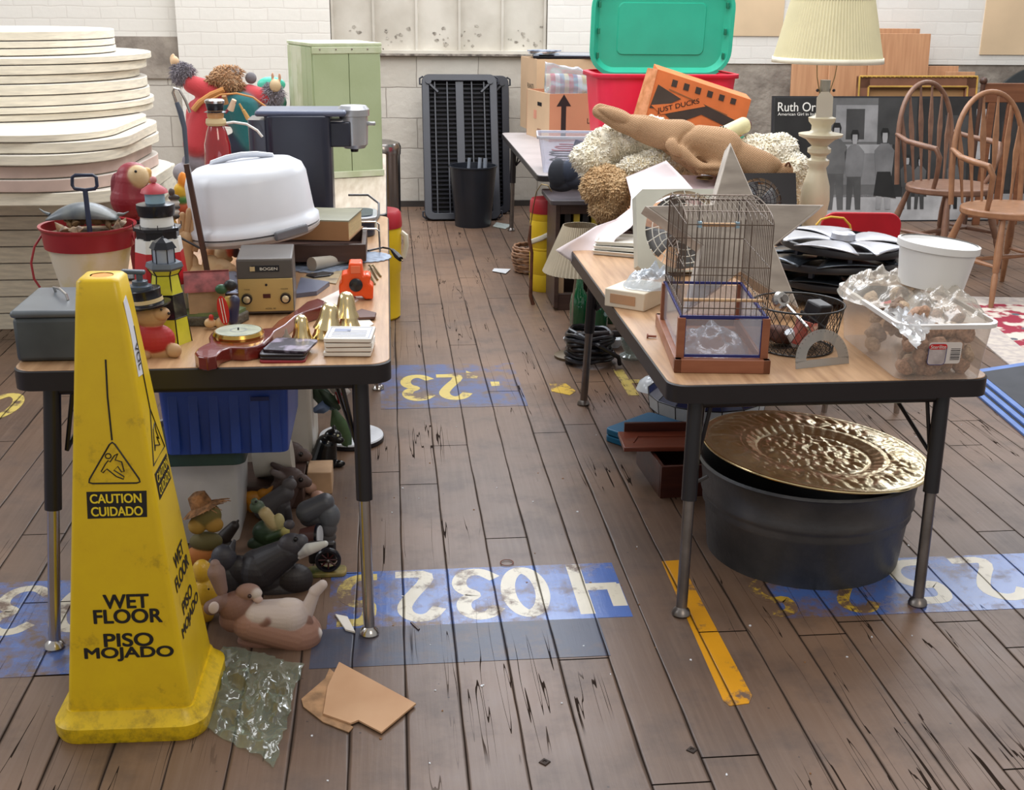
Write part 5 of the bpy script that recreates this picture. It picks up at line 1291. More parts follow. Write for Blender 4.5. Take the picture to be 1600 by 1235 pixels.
def rabbit(bx_, by_, lbl, lift, push):
    return fig('brown_rabbit', lbl, 'figurine', (bx_, by_ + lift, 0), [
     (452, by_ - 40, 0, 24, 19, BR), ('c', 452, by_ - 38, 2, 438, by_ - 10, 4, 20, 24, BR), (470, by_ - 36, -6, 15, 12, (96, 78, 72)), (480, by_ - 34, -8, 8, 8, (104, 84, 78)), ('c', 446, by_ - 50, 4, 426, by_ - 62, 6, 8, 4, (74, 58, 56)), ('c', 444, by_ - 42, -8, 426, by_ - 50, -8, 7, 5, (116, 104, 102))] + ([('c', 440, by_ - 10, 6, 440, by_ + lift - 14, 6, 24, 26, (70, 56, 54))] if lift > 30 else []), rough=.55, back=.05, push=push, eyes=((470, by_ - 38, -22, 4, (30, 22, 20)), ))
rabbit(440, 748, 'farther brown rabbit figurine, its head just under the crate edge', 36, .10)
rabbit(440, 788, 'nearer brown rabbit figurine with pale inner ear, below the other rabbit', 18, .0)
YEL = (200, 134, 34)
fig('yellow_elephant', 'small mustard yellow elephant figurine with raised trunk', 'figurine', (395, 806, 0), [
 (395, 779, 0, 20, 13, YEL), ('c', 384, 785, 2, 383, 800, 2, 7, 6, YEL), ('c', 392, 785, -5, 394, 802, -5, 6, 5, YEL), ('c', 408, 782, -4, 410, 792, -4, 6, 5, YEL), (412, 772, -2, 11, 9, YEL), ('c', 418, 770, -3, 428, 762, -3, 6, 4, YEL), ('c', 428, 762, -3, 434, 752, -3, 3.5, 2.2, YEL)], rough=.4, back=.04)
fig('grey_dog_figurine', 'grey dog figurine with its muzzle raised, behind the frog', 'figurine', (430, 822, 0), [
 ('c', 418, 792, 0, 446, 770, 0, 17, 14, GRY), (452, 757, -2, 12, 10, (98, 94, 96)), ('c', 440, 788, 0, 438, 812, 0, 14, 14, (70, 68, 72)), (412, 798, 2, 16, 16, GRY), ('c', 448, 795, -6, 452, 815, -8, 7, 6, (60, 58, 62)), (455, 748, 2, 5, 5, GRY)], rough=.5, back=.04)
fig('frog_figurine', 'green frog figurine with cream belly sitting among the animals', 'figurine', (425, 866, 0), [
 (402, 792, -4, 12, 11, (86, 104, 84)), (398, 784, -8, 6, 6, (96, 112, 92)), ('c', 414, 802, -8, 428, 820, -8, 10, 9, (196, 176, 128)), (420, 832, 0, 26, 22, (38, 60, 38)), (408, 850, 0, 22, 14, (34, 52, 34)), (436, 815, -10, 9, 14, (190, 180, 130)), ('c', 420, 840, -14, 444, 832, -18, 6, 6, (48, 72, 42)), (446, 831, -20, 7, 8, (188, 180, 110)), ('c', 420, 856, -10, 440, 858, -12, 6, 5, (60, 80, 46))], rough=.4, back=.05, eyes=((400, 784, -15, 2, (16, 16, 16)),))
fig('grey_hippo_figurine', 'grey sleeping hippo figurine at the right of the animals by the table leg', 'figurine', (505, 858, 0), [
 ('c', 480, 800, 0, 508, 785, 0, 18, 15, (84, 86, 92)), (514, 806, -2, 18, 22, (96, 100, 106)), (512, 825, -2, 15, 16, (90, 90, 94)), (492, 812, 0, 24, 14, (74, 72, 76)), (506, 840, 0, 20, 14, (80, 78, 80))], rough=.35, back=.06)
q = Z(490, 862, 0)
t = T('brown_spool', 'brown wooden spool lying on its side with a white end disc', 'spool', q)
c0 = Y(470, 838, q.y + .03); c1 = Y(496, 838, q.y + .02)
MB().cyl(c0, c1, .020, .031, 24).build('barrel', mat('cocoa_paint', (84, 50, 44), .45), t, w=1)
MB().cyl(c1, c1 + (c1 - c0).normalized() * .006, .034, .034, 24).build('end_ring', K_, t, w=1)
MB().cyl(c1 + (c1 - c0).normalized() * .006, c1 + (c1 - c0).normalized() * .008, .028, .028, 24).build('end_disc', mat('cool_white'), t, w=1)
t = fig('long_beaked_bird', 'dark grey bird figurine with a long open white beak', 'figurine', (440, 945, 0), [
 ('c', 405, 890, 4, 450, 862, 0, 34, 22, DK), (456, 852, -4, 22, 20, (62, 60, 66)), (470, 846, -8, 12, 12, (78, 78, 84)), (410, 905, 4, 44, 30, (36, 34, 38)), (460, 905, 0, 30, 26, (42, 38, 40)), (372, 890, 0, 22, 24, (38, 36, 40)), (430, 925, -4, 50, 20, (34, 31, 34)), (476, 930, -2, 22, 14, (36, 32, 34)), (452, 820, 2, 9, 8, (70, 66, 70))], rough=.5, back=.08, eyes=((462, 843, -22, 4, (14, 14, 14)),))
yy = LOC[t.name].translation.y + .05; s_ = S((0, yy, .1))
organic('beak', t, [('c', Y(482, 858, yy - .02), Y(508, 850, yy - .03), 9 * s_, 5 * s_, (206, 206, 200)), ('c', Y(470, 866, yy - .02), Y(482, 858, yy - .02), 5 * s_, 9 * s_, (160, 158, 156)), ('c', Y(468, 872, yy - .02), Y(500, 858, yy - .03), 3 * s_, 2.5 * s_, (170, 160, 156))], vcol(.4), vox=s_ * 1.1)
q = Z(510, 905, 0)
t = T('toy_traction_wheel', 'toy engine with a dark red spoked wheel on a green base', 'toy engine', (q.x, q.y + .03, 0))
MB().prism(rr(.10, .05, .015, 4), 0, .012).build('base', mat('green_base', (70, 84, 40), .5, col2=(150, 130, 70), vs=30), t, bev=.003)
MB().lathe([(.030, -.008), (.033, -.004), (.033, .004), (.030, .008), (.024, .008), (.024, -.008), (.030, -.008)], (.005, -.012, .044), 32, Matrix.Rotation(radians(90), 3, 'X'), caps=False).build('tyre', K_, t)
for k in range(8):
    a = k * pi / 4
    MB().cyl((.005, -.012, .044), (.005 + .025 * cos(a), -.012, .044 + .025 * sin(a)), .0022, n=6).build('spoke', mat('dark_red'), t)
MB().sph((.005, -.018, .044), .006, n=10).build('hub', M_steel, t)
MB().box((-.01, .012, .055), (.07, .02, .06)).build('boiler', mat('black_engine', (34, 28, 28), .4), t, bev=.006)
t = fig('scarecrow_figure', 'ochre scarecrow figurine with a frayed straw hat beside the cone', 'figurine', (318, 905, 0), [
 (322, 806, 0, 24, 22, (110, 98, 48)), (308, 822, -8, 14, 14, (160, 124, 48)), (334, 820, -8, 15, 13, (166, 126, 50)), (322, 846, 0, 26, 16, (96, 88, 50)), (312, 870, 0, 24, 18, (172, 104, 44)), (306, 892, 0, 22, 14, (150, 90, 40))], rough=.7, back=.06)
yy = LOC[t.name].translation.y + .06; s_ = S((0, yy, .1)); c = Y(315, 792, yy)
M_strw = mat('straw', (136, 96, 60), .9, var=.25, vs=60, bump=.8)
MB().lathe([(34 * s_, -.012), (24 * s_, -.004), (17 * s_, 0), (14 * s_, 18 * s_), (4 * s_, 22 * s_)], c + Vector((0, 0, .004)), 24, Euler((radians(-10), radians(-24), 0)).to_matrix()).build('straw_hat', M_strw, t, w=1)
random.seed(2)
for k in range(14):
    a = radians(-80 + 12 * k); r0 = 31 * s_; R = Euler((radians(-10), radians(-24), 0)).to_matrix()
    p0 = c + R @ Vector((r0 * cos(a), r0 * sin(a), -.006)); p1 = c + R @ Vector((r0 * 1.38 * cos(a + .1), r0 * 1.38 * sin(a + .1), -.016 + random.uniform(-.008, .008)))
    MB().cyl(p0, p1, .0016, .001, 5).build('straw_wisp', M_strw, t, w=1)
fig('yellow_duck_figure', 'glossy yellow ceramic duck just behind the edge of the cone', 'figurine', (322, 978, 0), [
 (316, 893, 0, 16, 20, (210, 170, 60)), (322, 925, 0, 20, 24, (216, 176, 60)), (318, 955, 0, 18, 22, (206, 160, 50))], rough=.12, back=.03, eyes=((326, 921, -19, 1.6, (20, 20, 20)),))
fig('small_dark_bird', 'small dark brown bird figurine between the scarecrow and the frog', 'figurine', (358, 870, 0), [
 ('c', 352, 838, 0, 366, 822, 0, 11, 8, (36, 28, 26)), (346, 842, 4, 10, 10, (40, 34, 32)), (354, 855, 0, 12, 14, (34, 28, 28)), ('c', 366, 822, 0, 372, 814, 0, 4, 2, (36, 28, 26))], rough=.5, back=.03)
fig('grey_cat_figurine', 'dark slate cat figurine behind the ears of the lying rabbit', 'figurine', (352, 938, 0), [
 (350, 872, 0, 20, 22, (56, 56, 64)), (338, 884, 0, 14, 16, (48, 48, 56)), (356, 905, 2, 22, 30, (40, 38, 42)), ('c', 362, 858, 2, 366, 846, 2, 6, 3, (58, 58, 64))], rough=.5, back=.04)
# lying rabbit
W2 = (196, 182, 176); B2 = (126, 92, 80); B3 = (150, 112, 96)
t = fig('lying_rabbit', 'brown and white rabbit figurine lying on its back beside the cone', 'figurine', (430, 1028, 0), [
 ('c', 392, 972, 0, 470, 990, 0, 30, 34, B3), ('c', 400, 960, -4, 455, 962, -4, 22, 28, W2), (450, 955, -6, 28, 22, (204, 190, 182)), (420, 1000, 0, 50, 24, B2), (462, 1005, 0, 32, 20, B2),
 (370, 948, 0, 30, 26, B2, 20), (388, 925, -4, 20, 14, (148, 116, 104)), (398, 927, -8, 12, 9, (206, 196, 190)), (403, 937, -10, 8, 6, (196, 170, 162)), (366, 968, 0, 24, 22, B2),
 ('c', 346, 922, 2, 338, 895, 2, 10, 14, (134, 108, 100)), ('c', 338, 895, 2, 336, 882, 2, 14, 8, (140, 116, 108)), ('c', 350, 940, -4, 330, 950, -6, 12, 12, (120, 92, 84)),
 ('c', 478, 958, 0, 492, 925, 2, 12, 9, W2), ('c', 492, 925, 2, 504, 914, 2, 10, 8, W2), ('c', 470, 990, -6, 486, 990, -8, 14, 12, (140, 100, 86)), (494, 990, -8, 10, 11, (218, 210, 206)), (488, 1008, -8, 10, 9, (206, 196, 190)), ('c', 408, 975, -16, 420, 968, -20, 12, 10, (122, 84, 72)), (480, 975, -10, 10, 16, B2)], rough=.6, back=.07, blend=2)
organic('inner_ear', t, [('e', Y(334, 950, LOC[t.name].translation.y + .045), (.012, .006, .016), Matrix.Rotation(radians(20), 3, 'Y'), (206, 190, 186))], vcol(.6), vox=.002)
MB().sph(Y(390, 932, LOC[t.name].translation.y + .03), .005, n=10).build('eye', mat('gloss_40_28_26', (60, 40, 36), .2), t, w=1)

# ------------------------------------------------------------------ litter on the floor
def crumple(name, corners, z, amp, m, label, cat, nu=28, nv=28, seed=0, th=0, fs=7):
    a, b_, c, d = [Z(px, py, z) for px, py in corners]
    def f(u, v):
        p = (a * (1 - u) + b_ * u) * (1 - v) + (d * (1 - u) + c * u) * v
        n1 = noise.noise(Vector((u * fs, v * fs, seed))); n2 = noise.noise(Vector((u * fs * 2.6, v * fs * 2.6, seed + 5))); n3 = abs(noise.noise(Vector((u * fs * 1.4 + 9, v * fs * 1.4, seed))))
        e_ = min(1, 6 * min(u, 1 - u, v, 1 - v) + .25)
        n4 = abs(noise.noise(Vector((u * fs * 1.1 + 3, v * fs * 2.3, seed + 2))))
        return p + Vector((n2 * amp * .5, n1 * amp * .5, .002 + amp * e_ * (.8 + n1 * .5 - n3 * 1.3 - n4 * 1.1 + n2 * .15)))
    g = MB().grid(f, nu, nv)
    for v in g.bm.verts: v.co.z = max(v.co.z, z + .0012 + .0004 * random.random())
    o = g.build(name, m, smooth=True, ang=50, thick=th)
    return tag(o, label, cat)
bag = film('green_tinted_film', (206, 226, 204), .04, .07, bump=.25)
crumple('plastic_bag', [(306, 1132), (430, 1200), (472, 1040), (350, 1010)], 0, .024, bag, 'crumpled clear plastic bag lying beside the cone base', 'plastic bag', seed=3, nu=36, nv=36, fs=4.5)
MC = mat('brown_card', (184, 142, 106), .75, col2=(196, 156, 120), vs=6)
t = T('cardboard_piece', 'torn piece of brown cardboard on the floor in front of the lying rabbit', 'cardboard', Z(560, 1100, 0))
P = [(530, 1037), (650, 1102), (596, 1147), (560, 1128), (548, 1133), (505, 1118), (512, 1075)]
MB().slab([Z(px, py, .004) for px, py in P], (0, 0, .004)).build('top_ply', MC, t, w=1, smooth=False)
P = [(515, 1046), (530, 1060), (540, 1130), (552, 1138), (545, 1146), (505, 1130), (474, 1106), (471, 1094), (508, 1062)]
MB().slab([Z(px, py, .0012) for px, py in P], (0, 0, .0025)).build('torn_ply', mat('torn_card', (160, 124, 90), .85, var=.15, vs=30, bump=.15), t, w=1, smooth=False)
sheet('paper_scrap', [(524, 962), (543, 966), (555, 990), (540, 986)], .002, .004, M_pap, 'folded white paper scrap beside the chrome leg foot of the left table', 'paper')
sheet('wood_splinter', [(641, 974), (644, 973), (656, 984), (654, 986)], .001, .003, M_dwood, 'dark wood splinter lying on the blue floor bar', 'splinter')
q = Z(792, 880, .002)
tag(MB().tube([(q.x + .017 * cos(a), q.y + .017 * sin(a), .003) for a in [i * pi / 12 for i in range(24)]], .0012, 6, True).build('rubber_band', mat('brown_rubber', (120, 60, 40), .5)), 'brown rubber band lying on the floor above the blue bar', 'rubber band')
for k, (px, py) in enumerate(((851, 1192), (1081, 1173))):
    q = Z(px, py, 0)
    tag(MB().lathe([(.012, 0), (.011, .0025), (.005, .003), (.004, .0012), (1e-4, .0012)], (q.x, q.y, 0), 4).build('floor_bolt', mat('rust', (54, 40, 32), .8, var=.3)), ['square rusty bolt head in the floor near the front middle', 'square rusty bolt head in the floor in front of the yellow line'][k], 'bolt')
random.seed(9)
for k in range(70):
    px, py = random.uniform(480, 1590), random.uniform(640, 1225)
    q = Z(px, py, 0)
    if q.y < 2.2 and random.random() < .4: continue
    r = random.uniform(.0012, .0034)
    o = MB().prism([(r * random.uniform(.5, 1.5) * cos(a * pi / 3), r * random.uniform(.5, 1.5) * sin(a * pi / 3)) for a in range(6)], 0, .0016).build('paint_chip', mat('white_chip', (206, 208, 212), .5) if k % 3 else mat('straw'), smooth=False)
    o.location = (q.x, q.y, 0); tag(o, 'tiny pale paint chip lying loose on the plank floor', 'paint chip', 'paint chips scattered on the floor')
# ------------------------------------------------------------------ right front table
# bird cage
a = Z(1053, 583, RT); b_ = Z(1203, 585, RT)
cw = (b_ - a).length; cang = atan2((b_ - a).y, (b_ - a).x)
cd = .37
t = T('bird_cage', 'barrel-topped wire bird cage on a brown wooden base near the left of the right table', 'bird cage', ((a + b_) / 2), cang)
M_cw = mat('copper_brown_wood', (140, 84, 58), .4, col2=(156, 98, 70), vs=6, stretch=(1, 6, 6)); M_wire = mat('dull_wire', (112, 98, 88), .35, metal=.7, var=.1)
M_navy = mat('navy_trim', (34, 40, 110), .4)
s_ = S(a)
bh = 22 * s_
ct = Vector(((a + b_) / 2))
hz = lambda py, yo=0: Y(1130, py, ct.y + yo).z - RT
for nm, c, d in (('base_rail', (0, .009, bh / 2), (cw, .018, bh)), ('base_rail', (0, cd + .05, bh / 2), (cw, .018, bh)), ('base_rail', (-cw / 2 + .009, cd / 2 + .03, bh / 2), (.018, cd + .06, bh)), ('base_rail', (cw / 2 - .009, cd / 2 + .03, bh / 2), (.018, cd + .06, bh)), ('base_floor', (0, cd / 2 + .02, .006), (cw - .03, cd, .008))):
    MB().box(c, d).build(nm, M_cw, t, bev=.002)
z1 = hz(497, .02); z2 = hz(352, .02); z3 = hz(313, .18)
x_ = cw / 2 - .014; ya, yb = .022, cd
for sx in (-1, 1):
    MB().box((sx * x_, ya, (bh + z1) / 2), (.018, .016, z1 - bh)).build('corner_post', M_cw, t, bev=.001)
    MB().box((sx * x_, yb, (bh + z1) / 2), (.018, .016, z1 - bh)).build('corner_post', M_cw, t, bev=.001)
clr = film('cage_perspex', (220, 226, 236), .16, .1)
MB().box((0, ya, (bh + z1) / 2), (2 * x_ - .014, .002, z1 - bh - .01)).build('plastic_panel', clr, t)
MB().box((0, yb, (bh + z1) / 2), (2 * x_ - .014, .002, z1 - bh - .01)).build('plastic_panel', clr, t)
for sx in (-1, 1):
    MB().box((sx * x_, (ya + yb) / 2, (bh + z1) / 2), (.002, yb - ya - .01, z1 - bh - .01)).build('plastic_panel', clr, t)
for y in (ya, yb):
    MB().box((0, y - .001, z1 + .002), (2 * x_ + .01, .006, .006)).box((0, y - .001, bh + .004), (2 * x_ - .014, .006, .006)).build('blue_trim', M_navy, t)
for sx in (-1, 1):
    MB().box((sx * x_, (ya + yb) / 2, z1 + .002), (.006, yb - ya, .006)).build('blue_trim', M_navy, t)
    for q in (-1, 1):
        MB().box((q * (x_ - .009), ya - .002, (bh + z1) / 2), (.003, .005, z1 - bh - .01)).build('blue_trim', M_navy, t) if sx > 0 else None
def arch(x, n=16):
    P = [(x, ya, z1), (x, ya, z2)]
    for i in range(1, n):
        f = i / n
        P.append((x, ya + (yb - ya) * (1 - cos(pi * f)) / 2, z2 + (z3 - z2) * sin(pi * f)))
    return P + [(x, yb, z2), (x, yb, z1)]
nw = 17
for k in range(nw):
    x = -x_ + 2 * x_ * k / (nw - 1)
    MB().tube(arch(x), .0016 if k in (0, nw - 1) else .0009, 5).build('hoop_wire', M_wire, t)
for sx in (-1, 1):
    for k in range(1, 17):
        y = ya + (yb - ya) * k / 17
        f = math.acos(max(-1, min(1, 1 - 2 * k / 17))) / pi
        MB().cyl((sx * x_, y, z1), (sx * x_, y, z2 + (z3 - z2) * sin(pi * f)), .0009, n=5).build('side_wire', M_wire, t)
for z in (z2, (z1 + z2) * .5 + .01, z1 + .022):
    MB().tube([(-x_, ya, z), (x_, ya, z), (x_, yb, z), (-x_, yb, z)], .0014, 5, True).build('ring_wire', M_wire, t)
for y, z in ((ya + (yb - ya) * .5, z3), (ya + (yb - ya) * .15, z2 + (z3 - z2) * .71), (ya + (yb - ya) * .85, z2 + (z3 - z2) * .71)):
    MB().cyl((-x_, y, z), (x_, y, z), .0013, n=5).build('ridge_wire', M_wire, t)
MB().cyl((-x_ + .004, .05, z1 + .035), (x_ - .004, .05, z1 + .035), .004, n=10).build('perch', M_pale, t)
MB().cyl((-.045, .19, z2 - .03), (.045, .19, z2 - .03), .005, n=10).build('swing_bar', M_pale, t)
for sx in (-1, 1):
    MB().tube([(sx * .045, .19, z2 - .03), (sx * .047, .19, z2 - .02), (sx * .047, .19, z3 - .004)], .0016, 6).build('swing_hanger', M_steel, t)
    MB().box((sx * .045, .19, z2 - .03), (.010, .014, .014)).build('swing_clip', mat('pale_blue'), t)
MB().tube([(-.055, .18, z3), (-.05, .18, z3 + .012), (.05, .18, z3 + .012), (.055, .18, z3)], .0012, 6).build('carry_handle', M_wire, t)
dr = MB(); y0 = .12
MB().tube([(-x_ - .002, y0, z1 + .03), (-x_ - .002, y0 + .10, z1 + .03), (-x_ - .002, y0 + .10, z1 + .13), (-x_ - .002, y0 + .05, z1 + .15), (-x_ - .002, y0, z1 + .13)], .0016, 6, True).build('door_frame', M_wire, t)
cage_m = LOC['bird_cage']
# long thin nail & strip left of the cage
q = Z(1020, 528, RT)
tag(MB().cyl((q.x - .012, q.y, RT + .005), (q.x + .008, q.y - .006, RT + .005), .003, n=10).cyl((q.x - .016, q.y + .001, RT + .005), (q.x - .012, q.y, RT + .005), .006, n=10).build('wooden_peg', mat('red_wood', (150, 84, 60), .5)), 'small reddish wooden peg lying left of the bird cage', 'peg')
# white box with film
A = Z(944, 478, RT); B = Z(1006, 488, RT); wv = (B - A); wl = wv.length * 1.0; ang = atan2(wv.y, wv.x)
t = T('white_carton', 'flat white carton with brown label left of the bird cage', 'carton', A.lerp(B, .5), ang)
MB().box((0, .08, .026), (wl, .16, .052)).build('carton', mat('cream_carton', (222, 210, 188), .6, var=.03), t, bev=.003)
MB().box((-.005, -.001, .026), (wl * .62, .002, .026)).build('label', mat('brown_card'), t)
def heap(name, label, cat, c, rx, ry, h, m, seed=1, n=34, fs=3.5, sharp=1.0):
    def f(u, v):
        a_ = u * 2 * pi; r = v
        nn = noise.noise(Vector((cos(a_) * r * fs, sin(a_) * r * fs, seed))); n2 = noise.noise(Vector((cos(a_) * r * fs * 2.7, sin(a_) * r * fs * 2.7, seed + 3)))
        rr_ = r * (1 + .18 * noise.noise(Vector((cos(a_) * 1.6, sin(a_) * 1.6, seed + 9))))
        return Vector(c) + Vector((rx * rr_ * cos(a_), ry * rr_ * sin(a_), max(.0015, h * (1 - r ** 2.2) * (.8 + .5 * nn) + sharp * .12 * h * (abs(n2) - .1) * min(1, 4 * (1 - r)))))
    o = MB().grid(f, n * 2, n).build(name, m, smooth=True, ang=38, merge=.0002)
    return tag(o, label, cat)
bf = film('bluish_film', (206, 218, 232), .30, .1)
mc = LOC['white_carton'] @ Vector((.035, .10, .053))
heap('plastic_wrap', 'crumpled clear bluish plastic wrap lying on the flat white carton', 'plastic wrap', mc, .085, .075, .06, bf, 4)
heap('plastic_film', 'crumpled clear plastic film lying inside the bird cage', 'plastic film', cage_m @ Vector((0, .17, .012)), .085, .12, .06, film('cage_film', (230, 234, 240), .06, .08), 23)
# wooden star
sy0, sy1 = 3.13, 3.22
cst = Y(1147, 396, 3.16); R0 = 150 * S(cst)
t = T('wooden_star', 'big five-pointed wooden star with pale edges propped behind the bird cage', 'star', (cst.x, cst.y, RT), 0)
lean = radians(-29)
zc_ = cst.z - RT
pts = []
for k in range(10):
    rr_ = R0 if k % 2 == 0 else R0 * .40
    a_ = radians(90 + 36 * k); pts.append((rr_ * cos(a_), rr_ * sin(a_)))
zmin = min(p[1] for p in pts)
Ms = Matrix.Translation((0, .0, -zmin * cos(lean) + .022)) @ Matrix.Rotation(lean, 4, 'X') @ Matrix.Rotation(radians(90), 4, 'X')
MB(Ms).prism(pts, -.04, .022).build('star_body', mat('whitewash', (206, 198, 188), .6, col2=(180, 170, 160), vs=14), t, bev=.002)
MB(Ms).prism([(x * .955, y * .955) for x, y in pts], .022, .024).build('front_face', mat('grey_weathered_wood', (132, 122, 112), .7, col2=(156, 146, 134), vs=4, stretch=(2, 14, 2)), t)
# two fans
def fan(name, label, px, py, rpx, yb, wpx, hpx, m, mg, lean=-.35, blades=True):
    c = Y(px, py, yb); s_ = S(c)
    t = T(name, label, 'fan', (c.x, c.y, RT if yb < 4.05 else .58))
    L_ = LOC[t.name]; z0 = c.z - L_.translation.z
    h = max(hpx * s_, 2.02 * z0 / cos(lean)); w = wpx * s_
    M = Matrix.Translation((0, 0, max(z0, h / 2 * cos(lean) + .002))) @ Matrix.Rotation(lean, 4, 'X') @ Matrix.Rotation(radians(90), 4, 'X')
    R = rpx * s_
    o = rr(w, h, .012, 4); n = 32
    mb = MB(M)
    # front plate with a round opening
    ring = [(R * cos(i * 2 * pi / 40), R * sin(i * 2 * pi / 40)) for i in range(40)]
    sq = []
    for i in range(40):
        a_ = i * 2 * pi / 40; k = min((w / 2 - .004) / max(1e-6, abs(cos(a_))), (h / 2 - .004) / max(1e-6, abs(sin(a_)))); sq.append((k * cos(a_), k * sin(a_)))
    for zf in (.03, -.03):
        vs = [(x, y, zf) for x, y in ring] + [(x, y, zf) for x, y in sq]
        mb.raw(vs, [(i, (i + 1) % 40, 40 + (i + 1) % 40, 40 + i) for i in range(40)])
    vs = [(x, y, zf) for zf in (.03, -.03) for x, y in sq]; mb.raw(vs, [(i, (i + 1) % 40, 40 + (i + 1) % 40, 40 + i) for i in range(40)])
    vs = [(x, y, zf) for zf in (.03, -.03) for x, y in ring]; mb.raw(vs, [(i, (i + 1) % 40, 40 + (i + 1) % 40, 40 + i) for i in range(40)])
    mb.build('housing', m, t, ang=30)
    g = MB(M)
    for k in range(1, 6):
        rr_ = R * k / 6
        g = MB(M); g.tube([(rr_ * cos(i * 2 * pi / 36), rr_ * sin(i * 2 * pi / 36), .034) for i in range(36)], .0016, 5, True).build('grille_ring', mg, t)
    for k in range(20):
        a_ = k * 2 * pi / 20
        MB(M).tube([(R * .16 * cos(a_), R * .16 * sin(a_), .034), (R * .6 * cos(a_ + .12), R * .6 * sin(a_ + .12), .036), (R * cos(a_ + .3), R * sin(a_ + .3), .030)], .0016, 5).build('grille_spoke', mg, t)
    MB(M).lathe([(R * .18, .028), (R * .18, .038), (R * .14, .041), (1e-4, .041)], n=24).build('hub_cap', mg, t)
    for k in range(4):
        a_ = k * pi / 2 + .3
        MB(M).grid(lambda u, v: ((R * (.15 + .78 * u)) * cos(a_ + (v - .5) * .95), (R * (.15 + .78 * u)) * sin(a_ + (v - .5) * .95), (v - .5) * .03), 6, 5).build('blade', mat('smoke_blade', (110, 110, 112), .4) if m is not M_blk else mat('pale_blade', (176, 180, 186), .4), t, thick=.002)
    return t
fan('grey_box_fan', 'pale grey box fan leaning back behind the wooden star', 1066, 364, 62, 3.66, 154, 100, mat('putty_plastic', (190, 192, 180), .45, var=.03), mat('white_plastic2', (206, 206, 198), .4))
fan('black_box_fan', 'black box fan leaning back beside the cream turned lamp', 1182, 318, 36, 4.30, 124, 60, M_blk, M_blk)
# stacked wheel covers
q = Z(1318, 500, RT)
hc = Vector((Y(1312, 420, 3.30).x - .02, 3.30, RT))
def wheelcover(z, r, tilt, m, rim, label, sp=5, dx=0, dy=0, rz=0):
    t = T('wheel_cover', label, 'wheel cover', (hc.x + dx, hc.y + dy, z), rz, None, tilt)
    MB().lathe([(r, 0), (r * 1.01, .006), (r * .99, .018), (r * .94, .020), (r * .93, .008)], n=56).build('rim', rim, t, ang=60)
    mb = MB()
    MB().lathe([(r * .93, .010), (r * .5, .004), (1e-4, .004)], n=56, caps=False).build('dish', M_ink2, t)
    for k in range(sp):
        a_ = 2 * pi * k / sp
        MB(Matrix.Rotation(a_, 4, 'Z')).grid(lambda u, v: (r * (.16 + .80 * u), (v - .5) * r * (.26 + .78 * u ** 1.3), .020 + .010 * sin(pi * min(1, u * 1.1) * .8) - .010 * (2 * v - 1) ** 2 * (.3 + u * .5)), 10, 8).build('spoke', m, t, thick=.003)
    MB().lathe([(r * .20, .024), (r * .19, .040), (r * .14, .046), (1e-4, .047)], n=32).build('centre_cap', m, t)
    for k in range(6):
        a_ = 2 * pi * k / 6
        MB().box((r * .85 * cos(a_), r * .85 * sin(a_), -.008), (.02, .012, .018), (0, 0, a_)).build('clip', M_ink2, t)
M_hs = mat('hub_silver', (188, 190, 198), .34, metal=.6, var=.05)
M_hd = mat('hub_dark', (52, 58, 66), .25, metal=.4, var=.05)
wheelcover(RT + .020, .188, (0, 0), M_hd, M_blk, 'dark wheel cover at the bottom of the stack on the right table', dy=.01)
wheelcover(RT + .056, .190, (0.02, 0), M_hd, M_blk, 'dark wheel cover second from the bottom of the stack on the right table', rz=.4)
zt1 = Y(1300, 432, 3.13).z
wheelcover(RT + .102, .192, (-.03, .02), M_hd, M_blk, 'smoky wheel cover just below the silver one on the right table', dx=-.01, rz=.9)
wheelcover(RT + .150, .178, (.03, .03), M_hs, M_blk, 'silver five-spoke wheel cover on top of the stack behind the white pail', dx=.02, rz=radians(18))
# mesh basket
q = Z(1262, 560, RT); s_ = S(q); r1 = 72 * s_; r0 = 59 * s_; bx_ = Vector((q.x - .002, q.y + r0, RT)); bhh = Y(1262, 492, bx_.y - r1).z - RT
t = T('mesh_basket', 'black wire mesh basket full of small tools beside the bird cage', 'basket', bx_)
bk = mat('black_wire', (22, 20, 20), .4)
MB().tube([(r1 * cos(i * pi / 24), r1 * sin(i * pi / 24), bhh) for i in range(48)], .0026, 8, True).build('rim', bk, t)
MB().tube([(r0 * cos(i * pi / 24), r0 * sin(i * pi / 24), .003) for i in range(48)], .0022, 8, True).build('base_ring', bk, t)
mb = MB(); nwv = 34
for s2 in (-1, 1):
    for k in range(nwv):
        P = []
        for i in range(9):
            f = i / 8; a_ = 2 * pi * k / nwv + s2 * f * .62; rr_ = r0 + (r1 - r0) * f
            P.append((rr_ * cos(a_), rr_ * sin(a_), .003 + (bhh - .003) * f))
        mb.tube(P, .0008, 4)
for k in range(-8, 9):
    y = k * r0 / 8.5; x = sqrt(max(0, r0 * r0 - y * y)); mb.cyl((-x, y, .003), (x, y, .003), .0009, n=4); mb.cyl((y, -x, .003), (y, x, .003), .0009, n=4)
mb.build('wire_mesh', bk, t, smooth=False)
def tool(name, label, cat, pts, r, m, n=10):
    o = MB().tube([bx_ + Vector(p) for p in pts], r, n).build(name, m); return tag(o, label, cat)
tool('socket_wrench', 'chrome socket wrench sticking up out of the mesh basket', 'wrench', [(-.03, .03, .09), (-.028, .0, .11), (.0, -.075, .075), (.03, -.07, .03)], .004, M_chr)
q = bx_ + Vector((-.032, .035, .115))
t = T('metal_can_lid', 'round nickel fitting on the rim of the mesh basket', 'fitting', q)
MB().lathe([(.022, -.01), (.024, 0), (.018, .008), (.010, .010)], (0, 0, 0), 20, Euler((radians(60), 0, radians(20))).to_matrix()).build('ring', M_chr, t)
